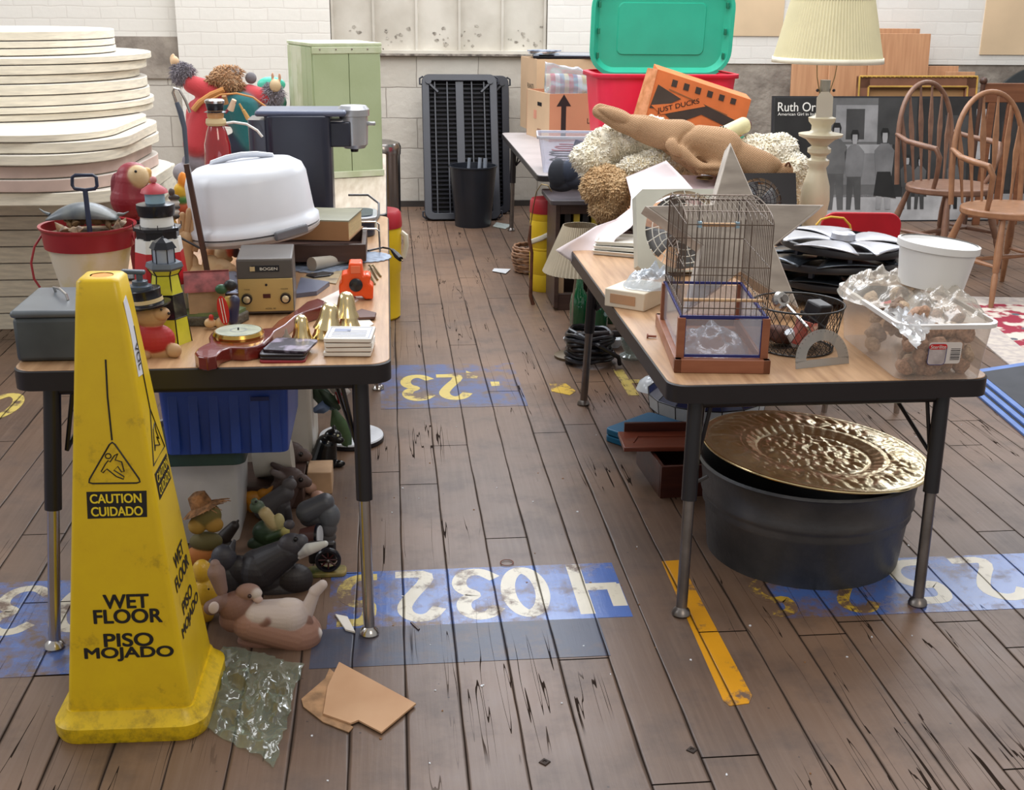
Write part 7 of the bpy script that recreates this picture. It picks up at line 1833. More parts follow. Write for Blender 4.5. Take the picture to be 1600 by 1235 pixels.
MB(Matrix.Rotation(radians(90), 4, 'X')).prism([(-bw_ / 2 + (x - 858) * k, (222 - y) * k) for x, y in ((877, 218), (885, 218), (885, 168), (893, 168), (881, 150), (869, 168), (877, 168))], .2105, .2115).build('printed_arrow', M_letter, t, smooth=False)
text('LIVING', (bw_ / 2 - .075, -.2112, (222 - 191) * k), .10, .032, M_letter, t, thick=.0006)
MB().box((-bw_ / 2 - .0005, -.03, bh_ * .74), (.002, .075, .022)).build('hand_hole', K_, t)
MB().box((-bw_ / 2 - .0005, -.03, bh_ * .14), (.002, .07, .04)).build('printed_panel', mat('carton_print', (150, 110, 86), .7), t)
MB().box((-bw_ / 2 - .0005, .05, bh_ * .5), (.002, .05, .05)).build('printed_mark', mat('faint_red_print', (206, 140, 116), .7), t)
ML2 = LOC['moving_carton']
# striped cushion in clear bag
c = ML2 @ Vector((0.01, -.02, bh_ + .03))
def cush(u, v):
    a = 2 * u - 1; b = 2 * v - 1
    return (a * .165, 0, b * .085)
t = T('striped_cushion', 'cushion striped in yellow, red, blue and white sticking out of the arrow carton', 'cushion', c, rz)
cols = [(226, 214, 160), (214, 110, 100), (232, 226, 210), (130, 150, 160), (222, 210, 150), (196, 90, 80), (110, 130, 150), (230, 224, 206), (214, 196, 120), (190, 200, 200), (232, 226, 210)]
n_ = len(cols)
for i, c_ in enumerate(cols):
    def sf(u, v, i=i):
        a = (i + u) / n_ * 2 - 1; q = 2 * pi * v
        th_ = .035 * (1 - a * a * .8) ** .5
        return (a * .155, th_ * cos(q), .07 * sin(q) * (1 - .15 * a * a) + .012 * (-a))
    MB().grid(sf, 3, 20).build('stripe', mat('cushion_%d_%d' % (c_[0], c_[1]), c_, .7), t)
def bg(u, v):
    a = 2 * u - 1
    return c + Matrix.Rotation(rz, 3, 'Z') @ Vector((a * .175, -.05 + .014 * noise.noise(Vector((u * 5, v * 5, 2))), -.06 + .17 * v + .02 * noise.noise(Vector((u * 6, 3, v * 2))) - .035 * a * v))
tag(MB().grid(bg, 22, 14).build('clear_bag', film('clear_blueish', (224, 232, 246), .25, .1), thick=.001), 'clear plastic bag around the striped cushion in the arrow carton', 'plastic bag')
# carton behind with lid
A2 = Z(826, 206, GT)
h2 = Y(836, 92, A2.y + .0).z - GT
t = openbox('book_carton', 'tan carton standing farther back at the left corner of the grey table', 'carton', (A2.x + .22, A2.y + .18, GT), .42, .40, h2, radians(8), M_ct2, M_ct2)
for s__, z_ in (('PLANTS', .62), ('FRAGILE', .42)):
    text(s__, (-.212, -.06, h2 * z_), .15, .03, M_letter, t, right=(0, -1, 0), up=(0, 0, 1), thick=.001)
t = T('black_lid_tray', 'thin dark framed panel lying across the top of the tan carton', 'framed panel', (A2.x + .30, A2.y + .20, GT + h2), radians(-6))
MB().box((0, 0, .012), (.50, .40, .022)).build('panel', mat('grey_glass_panel', (130, 136, 150), .15), t, bev=.003)
MB().tube([(-.25, -.2, .012), (.25, -.2, .012), (.25, .2, .012), (-.25, .2, .012)], .012, 6, True).build('frame', K_, t)
bp_ = LOC['black_lid_tray'].translation
for k in range(3):
    o = MB().box((0, 0, .004), (.13, .17, .008)).build('magazine', mat('mag_%d' % k, [(206, 214, 224), (226, 222, 216), (170, 180, 196)][k], .4, col2=[(120, 140, 170), (160, 120, 110), (90, 100, 120)][k], vs=20), bev=.001)
    o.location = (bp_.x - .20, bp_.y - .10 - .01 * k, GT + h2 + .024 + .009 * k); o.rotation_euler = (0, 0, radians(20 + 14 * k)); tag(o, ['bottom magazine of the small heap on the tan carton', 'middle magazine of the small heap on the tan carton', 'top magazine of the small heap on the tan carton'][k], 'magazine')
# clear bin with cables
A = Z(846, 272, GT)
t = T('clear_bin', 'clear plastic bin of cables on the near edge of the grey table', 'plastic bin', (A.x + .145, A.y + .14, GT), radians(-6))
hb_ = Y(846, 214, A.y).z - GT
mb = MB(); r0_, r1_ = rr(.24, .22, .02, 4), rr(.29, .26, .02, 4); n = len(r0_)
mb.raw([(x, y, 0.001) for x, y in r0_] + [(x, y, hb_) for x, y in r1_], [(k, (k + 1) % n, n + (k + 1) % n, n + k) for k in range(n)] + [tuple(reversed(range(n)))])
mb.build('shell', film('clear_bin_plastic', (226, 232, 248), .28, .15), t, ang=60)
mb = MB(); o = rr(.305, .275, .024, 4)
mb.raw([(x, y, hb_ - .012) for x, y in o] + [(x, y, hb_) for x, y in o] + [(x, y, hb_) for x, y in r1_], [(a_ * n + k, a_ * n + (k + 1) % n, (a_ + 1) * n + (k + 1) % n, (a_ + 1) * n + k) for a_ in range(2) for k in range(n)]).build('rim', film('clear_rim', (236, 240, 250), .6, .15), t, thick=.002)
cb = LOC['clear_bin'].translation
random.seed(4)
for k, c_ in enumerate(((120, 30, 40), (30, 30, 34), (60, 60, 70), (140, 40, 50))):
    P = [(cb.x + .075 * cos(i * .55 + k) * (1 + .2 * sin(i * .31 * k)), cb.y + .065 * sin(i * .55 + k), GT + .02 + .026 * k + .0009 * i) for i in range(22)]
    tag(MB().tube(P, .003, 6).build('cable', mat('cable_%d' % c_[0], c_, .4)), ['dark red cable looped in the clear bin', 'black cable looped in the clear bin', 'grey cable looped in the clear bin', 'bright red cable looped in the clear bin'][k], 'cable')
tag(MB().box((cb.x + .07, cb.y, GT + .09), (.10, .012, .10), (.3, .3, 0)).build('blue_grey_folder', mat('slate_cover')), 'slate blue folder slanting out of the clear bin', 'folder')
# red bin with green lid
yb_ = 5.98
x0, x1 = Y(944, 170, yb_).x, Y(1150, 170, yb_).x
xr0, xr1 = Y(930, 112, yb_).x, Y(1163, 112, yb_).x
zr = Y(1046, 117, yb_).z
t = T('red_bin', 'big red plastic storage bin on the grey table under the raised green lid', 'storage bin', ((xr0 + xr1) / 2, yb_ + .24, GT))
w1 = xr1 - xr0; d1 = .46; hr = zr - GT
M_rb = mat('red_bin_plastic', (230, 42, 74), .4, var=.02)
mb = MB(); a0 = rr(w1 * .84, d1 * .84, .07, 6); a1 = rr(w1 * .96, d1 * .96, .09, 6); a2 = rr(w1 * .94, d1 * .94, .085, 6); a3 = rr(w1 * .82, d1 * .82, .06, 6); n = len(a0)
mb.raw([(x, y, 0) for x, y in a0] + [(x, y, hr - .01) for x, y in a1] + [(x, y, hr - .01) for x, y in a2] + [(x, y, .01) for x, y in a3], [(a_ * n + k, a_ * n + (k + 1) % n, (a_ + 1) * n + (k + 1) % n, (a_ + 1) * n + k) for a_ in range(3) for k in range(n)] + [tuple(reversed(range(n))), tuple(range(3 * n, 4 * n))]).build('shell', M_rb, t, ang=60)
mb = MB(); o = rr(w1, d1, .10, 6)
mb.raw([(x, y, hr - .02) for x, y in o] + [(x, y, hr - .002) for x, y in o] + [(x, y, hr) for x, y in a2], [(a_ * n + k, a_ * n + (k + 1) % n, (a_ + 1) * n + (k + 1) % n, (a_ + 1) * n + k) for a_ in range(2) for k in range(n)]).build('rim', M_rb, t, thick=.004)
yl = yb_ + .44
c = Y(1031, 44, yl); s_ = S(c)
lw, lh = 224 * s_, 140 * s_
Mg = Matrix.Translation((0, 0, 0)) @ Matrix.Rotation(radians(90 + 6), 4, 'X')
t = T('green_lid', 'bright green storage bin lid standing upright in the back of the red bin', 'lid', (c.x, yl, max(GT + hr - .06, c.z - lh / 2)))
M_gl = mat('jade_plastic', (50, 190, 156), .38, var=.02)
Mg = Mg @ Matrix.Translation((0, lh / 2, 0))
mb = MB(Mg)
L0 = rr(lw, lh, .13, 8); L1 = rr(lw * .955, lh * .93, .115, 8); L2_ = rr(lw * .88, lh * .84, .09, 8); L3 = rr(lw * .62, lh * .56, .03, 8); L4 = rr(lw * .605, lh * .54, .028, 8)
n = len(L0)
seq = [[(x, y, .035) for x, y in L0], [(x, y, .045) for x, y in L0], [(x, y, .045) for x, y in L1], [(x, y, .012) for x, y in L2_], [(x, y, .012) for x, y in L3], [(x, y, .018) for x, y in L4]]
vs = [p for q in seq for p in q]
mb.raw(vs, [(a_ * n + k, a_ * n + (k + 1) % n, (a_ + 1) * n + (k + 1) % n, (a_ + 1) * n + k) for a_ in range(5) for k in range(n)] + [tuple(range(5 * n, 6 * n))])
mb.build('panel', M_gl, t, ang=30, thick=.004)
for sx in (-1, 1):
    for y in (-.28, -.02, .26):
        MB(Mg).box((sx * lw * .445, y * lh, .038), (.012, .03, .02)).build('clip_slot', mat('dark_jade', (20, 120, 92), .45), t, bev=.002)
# windowed toy box
P0, P1, P2, P3 = (1028, 108), (1174, 156), (1158, 216), (1008, 188)
yj = 5.78
def q3(p, y=yj): return Y(p[0], p[1], y)
t = T('windowed_gift_box', 'orange cardboard display box with cut-out windows leaning on the red bin', 'display box', q3((1030, 200)))
P2, P3 = (1151, 240), (1000, 220)
F_ = [q3(P0), q3(P1, yj), q3(P2, yj), q3(P3, yj)]
MB().slab(F_, (.0, .09, .02)).build('carton', mat('orange_card', (226, 120, 62), .5, var=.04), t, w=1, smooth=False, bev=.001)
SP = [q3((1028, 108), yj - .001), q3((1000, 220), yj - .001), q3((980, 212), yj + .06), q3((1012, 106), yj + .06)]
MB().slab(SP, (-.001, -.002, 0)).build('printed_spine', mat('peach_card', (222, 150, 104), .5, col2=(190, 120, 70), vs=30), t, w=1, smooth=False)
def onf(u, v, d=.002):
    v *= .70
    a = F_[0] * (1 - u) + F_[1] * u; b = F_[3] * (1 - u) + F_[2] * u
    return a * (1 - v) + b * v + Vector((0, -d, 0))
def patch(uv, m, nm, d=.002): MB().slab([onf(u, v, d) for u, v in uv], (0, -.0008, 0)).build(nm, m, t, w=1, smooth=False)
M_dkw = mat('dark_window', (70, 56, 50), .2)
for k in range(6): patch([(.17 + .125 * k, .10), (.225 + .125 * k, .10), (.225 + .125 * k, .24), (.17 + .125 * k, .24)], M_dkw, 'small_window')
patch([(.04, .28), (.30, .44), (.10, .74), (.01, .76)], M_dkw, 'window'); patch([(.18, .82), (.52, .42), (.92, .62), (.90, .86), (.54, .66), (.30, .98)], M_dkw, 'window')
patch([(.02, .70), (.50, .38), (.56, .46), (.14, .84)], mat('orange_card'), 'lettering_strip', .0032)
ur = (F_[1] - F_[0]).normalized(); uu = (F_[0] - F_[3]).normalized()
text('JUST DUCKS', onf(.29, .60, .0055), .21, .030, M_letter, t, right=ur * .89 + Vector((0, 0, .45)), up=Vector((-.14, 0, 1)), thick=.0004, w=1, bold=.01)
text('CARDBOARD GIFT BOX WITH WINDOW', onf(.56, .36, .003), .26, .008, M_dkw, t, right=ur, up=uu, thick=.0004, w=1) if 0 else None
patch([(.16, .30), (.80, .52), (.80, .545), (.16, .325)], mat('brown_print', (150, 96, 56), .6), 'printed_line')
# fleeces: fluffy skins with real lumps
def fluffmat(key, c1, c2):
    m = mat(key, c1, .95, col2=c2, vs=16, bump=.5, bs=55, sheen=.4); return m
def fleece(label, blobs, m, Y0, fluff=.014, name='sheepskin', vox=.009, tz=None):
    t0 = T(name, label, 'sheepskin', Y(blobs[0][0], blobs[0][1], Y0))
    out = []
    for x, y, d, rx, rz, a in blobs:
        p = Y(x, y, Y0 + d); s = S(p)
        out.append(('e', p, (rx * s, min(rx, rz) * s * 1.1, rz * s), Matrix.Rotation(radians(-a), 3, 'Y'), (200, 190, 170)))
    o = organic('fleece', t0, out, m, vox=vox, w=1, smooth_it=2)
    NR_ = [v.normal.copy() for v in o.data.vertices]
    for v in o.data.vertices:
        p = v.co * 26; n1 = noise.noise(p); n2 = noise.noise(v.co * 60)
        v.co += NR_[v.index] * (fluff * (abs(n1) * 1.3 - .4) + fluff * .4 * n2)
    tufts(o, t0, 3400, .013, .0040, mat('wool_locks', (238, 230, 208), .9, col2=(250, 246, 234), vs=12) if 'tan' not in label else mat('tan_locks', (196, 160, 116), .9, col2=(222, 192, 150), vs=12), int(blobs[0][0]), 'wool_pile')
    return t0
M_fw = fluffmat('cream_fleece', (222, 212, 186), (240, 234, 218)); M_ft = fluffmat('tan_fleece', (176, 142, 100), (206, 178, 138)); M_fy = fluffmat('yellowish_fleece', (214, 196, 156), (232, 220, 190))
fleece('fluffy cream sheepskin heaped at the left end under the burlap', [(965, 225, 0, 55, 30, 10), (925, 250, -.03, 34, 26, -20), (1000, 215, .05, 50, 28, 20), (940, 272, -.05, 30, 18, 10)], M_fw, 4.62)
fleece('yellowish cream sheepskin lying in front of the burlap roll', [(1035, 252, -.04, 50, 22, 15), (1000, 262, -.06, 36, 18, 0), (1075, 262, -.02, 34, 14, 10)], M_fy, 4.56)
fleece('tan sheepskin hanging down over the edge beneath the cream one', [(945, 290, 0, 38, 30, 20), (950, 318, -.01, 30, 26, 40), (962, 300, -.03, 26, 34, 0)], M_ft, 4.50)
fleece('fluffy white sheepskin at the right end behind the burlap roll', [(1200, 245, 0, 48, 32, 25), (1235, 270, -.05, 32, 32, 20), (1180, 232, .02, 28, 22, 0), (1245, 300, -.08, 20, 30, 10)], M_fw, 4.75)
# burlap
def burlap_mat():
    m, nt, b = newmat('burlap'); e = NX(nt)
    tc = e.n('ShaderNodeTexCoord'); mp = e.n('ShaderNodeMapping'); nt.links.new(tc.outputs['Object'], mp.inputs[0]); mp.inputs['Rotation'].default_value = (0, .5, .3)
    w1 = e.n('ShaderNodeTexWave'); w1.inputs['Scale'].default_value = 60; w1.inputs['Distortion'].default_value = 1.5; nt.links.new(mp.outputs[0], w1.inputs[0])
    w2 = e.n('ShaderNodeTexWave'); w2.bands_direction = 'Z'; w2.inputs['Scale'].default_value = 60; w2.inputs['Distortion'].default_value = 1.5; nt.links.new(mp.outputs[0], w2.inputs[0])
    h = e.m('MULTIPLY', w1.outputs['Fac'], w2.outputs['Fac'])
    c = e.mix(h, lin((160, 124, 92)), lin((214, 178, 138)))
    c = e.mix(e.m('MULTIPLY', e.noise(mp.outputs[0], 7, 4), .5), c, lin((188, 150, 112)))
    nt.links.new(c, b.inputs['Base Color']); b.inputs['Roughness'].default_value = .9
    bp = e.n('ShaderNodeBump'); bp.inputs['Strength'].default_value = .6; bp.inputs['Distance'].default_value = .006; nt.links.new(h, bp.inputs['Height']); nt.links.new(bp.outputs[0], b.inputs['Normal'])
    return m
M_bur = burlap_mat()
Yb = 4.50
t = T('burlap_roll', 'long rolled burlap sack lying diagonally over the sheepskins', 'burlap', Y(1080, 260, Yb))
def cpt(x0, y0, d0, x1, y1, d1, r0, r1): 
    p0 = Y(x0, y0, Yb + d0); p1 = Y(x1, y1, Yb + d1); return ('c', p0, p1, r0 * S(p0), r1 * S(p1), (180, 140, 100))
o = organic('sack', t, [cpt(937, 174, .06, 1000, 198, .0, 14, 20), cpt(1000, 198, .0, 1060, 216, -.02, 21, 28), cpt(1060, 218, -.02, 1130, 238, -.05, 29, 36), cpt(1130, 240, -.05, 1190, 262, -.08, 32, 24), cpt(1190, 258, -.08, 1226, 268, -.09, 20, 13),
     cpt(1050, 225, -.10, 1095, 262, -.14, 9, 12), cpt(1095, 262, -.14, 1140, 268, -.12, 12, 10), cpt(1060, 240, -.08, 1090, 268, -.10, 12, 8)], M_bur, vox=.006)
NRM = [v.normal.copy() for v in o.data.vertices]
for v in o.data.vertices: v.co += NRM[v.index] * (.014 * noise.noise(v.co * 9) - .012 * (1 - abs(noise.noise(v.co * 6.5))) ** 9)
q = Y(1229, 269, Yb - .10); s_ = S(q)
MB().tube([q + Vector((.012 * sin(i * pi / 10), -.012 * cos(i * pi / 10), 15 * s_ * cos(i * pi / 10))) * 1 for i in range(20)], .004, 6, True).build('rolled_mouth', mat('dark_burlap', (110, 72, 48), .9), t, w=1)
# patterned tube, green cloth, pink box
t = T('patterned_drum', 'cream tube with black dotted end peeping out behind the burlap', 'tube', Y(1130, 215, 4.75))
p0 = Y(1122, 213, 4.68); p1 = Y(1162, 196, 4.80)
MB().cyl(p0, p1, .028, .034, 24).build('tube_wall', mat('cream_cloth', (214, 206, 160), .5), t, w=1)
MB().cyl(p1, p1 + (p1 - p0).normalized() * .012, .033, .030, 24).build('end_band', mat('maroon', (90, 24, 36), .5), t, w=1)
for k in range(16):
    a = k * pi / 8
    for j in range(3):
        d = (p1 - p0).normalized(); u = d.orthogonal().normalized(); v = d.cross(u)
        c = p0 + d * (.006 + j * .011) + (u * cos(a + j * .2) + v * sin(a + j * .2)) * (.0285 + .0016 * j)
        MB().sph(c, .0042, n=8).build('black_dot', K_, t, w=1)
fig('green_cloth', 'bundled dark green cloth between the burlap and the right sheepskin', 'cloth', (1165, 275, .58), [(1160, 225, 0, 24, 12, (40, 100, 74), 10), (1172, 234, 0, 18, 12, (34, 86, 64)), (1166, 262, 0, 30, 22, (34, 86, 64))], rough=.9, push=.0)
t = T('pink_box', 'pale pink box with a round cut-out lying in front of the burlap', 'box', Y(1095, 305, 4.34))
a, b_, c_, d_ = Y(1040, 272, 4.44), Y(1120, 275, 4.44), Y(1120, 300, 4.34), Y(1050, 300, 4.34)
MB().slab([a, b_, c_, d_], (0, 0.004, -.05)).build('carton', mat('pink_white', (222, 200, 204), .5), t, w=1, smooth=False, bev=.002)
q = Y(1101, 281, 4.385)
MB().tube([q + Vector((.030 * cos(i * pi / 12), .03 * sin(i * pi / 12), .006)) for i in range(24)], .003, 6, True).build('ring', mat('worn_brass'), t, w=1)
MB().lathe([(1e-4, .003), (.027, .002)], q + Vector((0, 0, .002)), 24, caps=False).build('cut_out', M_dkw, t, w=1)

# ------------------------------------------------------------------ right side by the wall
M_pan = wood('orange_plywood', (178, 128, 92), (202, 152, 112), (14, 14, 1.0), .5, 3)
def leanboard(name, label, cat, px0, px1, py_t, yb, lean, m, th=.02, py_tr=None):
    x0, x1 = Y(px0, py_t + 60, yb).x, Y(px1, py_t + 60, yb).x
    h = Y(px0, py_t, yb + lean).z
    t = T(name, label, cat, ((x0 + x1) / 2, yb, 0), 0, None, (atan2(-lean, h), 0))
    MB().box((0, th / 2, sqrt(h * h + lean * lean) / 2), (x1 - x0, th, sqrt(h * h + lean * lean))).build('board', m, t, bev=.002)
    return t
for k, (a_, b_, py, yy, lb) in enumerate(((1240, 1300, 97, 8.20, 'leftmost orange plywood board leaning on the wall behind the lamp'), (1298, 1362, 99, 8.15, 'orange plywood board second from the left behind the lamp shade'), (1363, 1457, 52, 8.12, 'tallest orange plywood board leaning on the wall right of the lamp shade'), (1340, 1440, 44, 8.20, 'orange plywood board showing just behind the top of the tallest board'), (1450, 1500, 103, 8.17, 'low orange plywood board right of the tallest board'), (1480, 1526, 112, 8.10, 'rightmost low orange plywood board by the wall'))):
    leanboard('plywood_board', lb, 'board', a_, b_, py, yy - .03, .09, M_pan)
# poster panel (plain grey street scene, anonymous figures)
yp = 7.60; ln = .14
xl, xr_ = Y(1211, 240, yp).x, Y(1620, 240, yp).x
hp = Y(1211, 150, yp + ln).z; Lp = sqrt(hp * hp + ln * ln)
t = T('photo_poster', 'large black and white poster on board leaning at the back behind the chairs', 'poster', ((xl + xr_) / 2, yp, 0), 0, None, (atan2(-ln, hp), 0))
wp_ = xr_ - xl
MB().box((0, .012, Lp / 2), (wp_, .02, Lp)).build('backing_board', mat('poster_dark', (38, 38, 42), .5), t)
def gpm(v, key=None): return mat('print_grey_%d' % v, (v, v, int(v * 1.01)), .35, var=.12, vs=6)
def pr_(u0, u1, v0, v1, g, d=.0015, nm='print_block'):
    MB().box((-wp_ / 2 + (u0 + u1) / 2 * wp_, .002 - d, (v0 + v1) / 2 * Lp), ((u1 - u0) * wp_, .001, (v1 - v0) * Lp)).build(nm, gpm(g), t, smooth=False)
pr_(.005, .995, .012, .988, 52, .0005)
pr_(.005, .995, .012, .22, 168, .001); pr_(.20, .46, .20, .985, 96, .001); pr_(.24, .44, .30, .55, 120, .0015); pr_(.21, .45, .55, .62, 150, .0016); pr_(.40, .55, .62, .985, 58, .0018); pr_(.24, .40, .64, .93, 132, .0018); pr_(.28, .35, .66, .9, 60, .0020); pr_(.01, .20, .50, .985, 34, .0020); pr_(.46, .60, .2, .985, 40, .0015); pr_(.66, .75, .25, .85, 70, .0015); pr_(.78, .84, .5, .9, 190, .0016); pr_(.88, .98, .25, .8, 60, .0018)
def person(u, s, body, legs, skirt=False):
    x = -wp_ / 2 + u * wp_; z = .10 * Lp
    def pl(pts, g, d): MB().slab([(x + px * s, .002 - d, z + pz * s) for px, pz in pts], (0, -.0006, 0)).build('print_figure', gpm(g), t, smooth=False)
    pl([(-.05, .0), (-.015, .0), (.0, .2), (.02, .0), (.06, .0), (.055, .25), (-.05, .25)], legs, .0032)
    if skirt: pl([(-.07, .10), (.10, .08), (.05, .27), (-.05, .27)], 30, .0038)
    pl([(-.06, .24), (.06, .24), (.075, .42), (.03, .47), (-.03, .47), (-.075, .42)], body, .0036)
    pl([(-.024, .50), (.024, .50), (.032, .545), (.02, .578), (-.02, .578), (-.032, .545)], 24, .0042); pl([(-.014, .475), (.014, .475), (.02, .51), (.018, .545), (-.018, .545), (-.02, .51)], 150, .0046)
person(.245, .98, 96, 84); person(.315, .90, 112, 74); person(.43, .92, 110, 150, True); person(.52, .62, 70, 60); person(.57, .6, 84, 60); person(.70, .62, 96, 40)
M_wl = mat('white_print')
text('Ruth Orkin', (-wp_ / 2 + .115 * wp_, -.003, .915 * Lp), .19 * wp_, .058, M_wl, t, thick=.0006, bold=.006)
text('American Girl in Italy', (-wp_ / 2 + .095 * wp_, -.003, .855 * Lp), .15 * wp_, .024, M_wl, t, thick=.0006, bold=.004)
# gilt frame
M_gf = mat('frame_brown', (126, 84, 62), .45); M_gd = mat('gilt', (206, 166, 84), .35, metal=.5, var=.1)
yg = 7.90
x0, x1 = Y(1346, 140, yg).x, Y(1537, 140, yg).x; zt_ = Y(1346, 118, yg + .1).z; 
t = T('gilt_frame', 'empty brown picture frame with gilded rope edges standing behind the poster', 'picture frame', ((x0 + x1) / 2, yg, 0), radians(2), None, (radians(-6), 0))
w_ = x1 - x0; fh = zt_ / cos(radians(6)); fw = .085
def mould(cx_, cz_, lx, lz, nm='moulding'):
    MB().box((cx_, 0, cz_), (lx, .04, lz)).build(nm, M_gf, t, bev=.004)
mould(0, fh - fw / 2, w_, fw); mould(0, fw / 2, w_, fw); mould(-w_ / 2 + fw / 2, fh / 2, fw, fh - .01); mould(w_ / 2 - fw / 2, fh / 2, fw, fh - .01)
for off in (.006, fw - .012):
    for sx in (-1, 1): MB().cyl((sx * (w_ / 2 - off), -.02, .22), (sx * (w_ / 2 - off), -.02, fh - off), .007, n=8).build('gilt_bead', M_gd, t)
    MB().cyl((-w_ / 2 + off, -.02, fh - off), (w_ / 2 - off, -.02, fh - off), .007, n=8).build('gilt_bead', M_gd, t)
for k in range(26):
    x = -w_ / 2 + .02 + (w_ - .04) * k / 25
    MB().sph((x, -.024, fh - .008), .009, (1.3, .6, .7), 8, Matrix.Rotation(.6, 3, 'Y')).build('rope_bead', M_gd, t)
MB().box((0, .012, fh * .55), (w_ - 2 * fw, .006, fh * .75)).build('backing', wood('backing_wood', (170, 126, 80), (186, 142, 96), (1, 1, 12), .6), t)
# black round top, dark dresser, post
q = Y(1632, 205, 7.9); r_ = 100 * S(q)
t = T('black_round_top', 'black round table top standing on edge against the wall at the right edge', 'table top', (q.x, 7.98, 0))
MB().lathe([(1e-4, -.015), (r_ * .98, -.015), (r_, -.01), (r_, .01), (r_ * .98, .015), (1e-4, .015)], (0, 0, q.z), 72, Matrix.Rotation(radians(90), 3, 'X'), caps=False).build('disc', mat('black_top', (40, 44, 46), .35, var=.1), t)
MB().box((0, 0, (q.z - r_) / 2 + .02), (.5, .06, max(.02, q.z - r_ + .06))).build('support_block', M_dw2, t)
x0 = Y(1536, 160, 7.4).x
t = T('slatted_headboard', 'dark wooden slatted headboard with a ball-topped post behind the chairs', 'headboard', (x0 + .35, 7.45, 0))
hz_ = Y(1536, 130, 7.45).z
MB().cyl((-.34, 0, 0), (-.34, 0, hz_), .014, n=14).sph((-.34, 0, hz_ + .015), .025, n=14).build('post', M_dwood, t)
MB().box((0, .01, hz_ - .06), (.66, .025, .12)).build('top_rail', wood('walnut_brown', (110, 68, 44), (134, 86, 58), (1, 12, 12), .4), t, bev=.004)
for k in range(5): MB().box((-.26 + .13 * k, .01, hz_ / 2 - .05), (.05, .018, hz_ - .10)).build('slat', wood('walnut_brown', 0, 0), t, bev=.003)
MB().box((0, .01, .10), (.66, .02, .10)).build('bottom_rail', wood('walnut_brown', 0, 0), t)
# windsor chairs
def windsor(label, seat_c, rz, m, s=1.0, arm=True):
    t = T('windsor_chair', label, 'chair', (seat_c.x, seat_c.y, 0), rz)
    H = .45
    out = [(.24 * cos(a) * (1 + .06 * cos(2 * a)), .22 * sin(a) * (1 - .08 * sin(a))) for a in [i * 2 * pi / 36 for i in range(36)]]
    MB().prism(out, H - .035, H).build('seat', m, t, bev=.008)
    fl = {}
    for sx in (-1, 1):
        for sy, y1 in ((-1, -.23), (1, .24)):
            p0 = Vector((sx * .15, sy * .13, H - .02)); p1 = Vector((sx * .24, y1, 0)); fl[(sx, sy)] = (p0, p1)
            P = [p0.lerp(p1, f) for f in (0, .15, .4, .6, .62, .66, .9, 1)]
            MB().tube(P, [.012, .015, .020, .016, .012, .016, .013, .011], 12).build('leg', m, t)
    for sx in (-1, 1):
        a = fl[(sx, -1)][0].lerp(fl[(sx, -1)][1], .55); b = fl[(sx, 1)][0].lerp(fl[(sx, 1)][1], .55)
        MB().tube([a, a.lerp(b, .5), b], [.008, .014, .008], 10).build('stretcher', m, t)
    a = (fl[(-1, -1)][0].lerp(fl[(-1, -1)][1], .55) + fl[(-1, 1)][0].lerp(fl[(-1, 1)][1], .55)) / 2; b = Vector((-a.x, a.y, a.z))
    MB().tube([a, (a + b) / 2, b], [.008, .013, .008], 10).build('cross_stretcher', m, t)
    def back(u):    # bow: u from 0 to 1
        a = pi * u; hh = sin(a) ** .6 if 0 < u < 1 else 0
        return Vector((-.215 * cos(a) * (1 + .12 * sin(a)), .17 + .12 * (hh * .54), H - .01 + .54 * hh))
    MB().tube([back(i / 28) for i in range(29)], .0135, 12).build('back_bow', m, t)
    for k in range(6):
        u = .2 + .12 * k; tp = back(u); x0_ = -.15 + .06 * k
        b0 = Vector((x0_, .165, H - .005))
        for i in range(1): 
            mb = MB(); P = [b0.lerp(tp, f) for f in (0, .25, .5, .62, .75, .9, 1)]; W = [.005, .006, .014, .017, .011, .005, .004]
            vs = []
            for p, w__ in zip(P, W): vs += [p + Vector((-w__, -.004, 0)), p + Vector((w__, -.004, 0)), p + Vector((w__, .004, 0)), p + Vector((-w__, .004, 0))]
            mb.raw(vs, [(4 * j + q, 4 * j + (q + 1) % 4, 4 * j + 4 + (q + 1) % 4, 4 * j + 4 + q) for j in range(6) for q in range(4)]).build('arrow_spindle', m, t)
    if arm:
        for sx in (-1, 1):
            bp0 = back(.5 - sx * -.36 if 0 else (.86 if sx > 0 else .14))
            P = [Vector((sx * .215, .21, H + .26)), Vector((sx * .25, .10, H + .235)), Vector((sx * .265, -.02, H + .225)), Vector((sx * .25, -.10, H + .215)), Vector((sx * .235, -.12, H + .17)), Vector((sx * .22, -.10, H + .06)), Vector((sx * .20, -.07, H - .01))]
            MB().tube(P, [.011, .014, .016, .015, .014, .013, .012], 12).build('arm', m, t)
    return t
M_ch1 = wood('chair_brown', (112, 80, 64), (136, 102, 82), (6, 6, 6), .4, 3); M_ch2 = wood('chair_honey', (134, 94, 66), (160, 116, 84), (6, 6, 6), .38, 3)
c1 = Z(1482, 288, .45); c2 = Z(1578, 322, .45)
windsor('brown hoop-backed chair nearest the poster, left of the two wooden chairs', c1, radians(24), M_ch1)
windsor('honey brown hoop-backed chair cut by the right edge of the view', c2, radians(14), M_ch2)
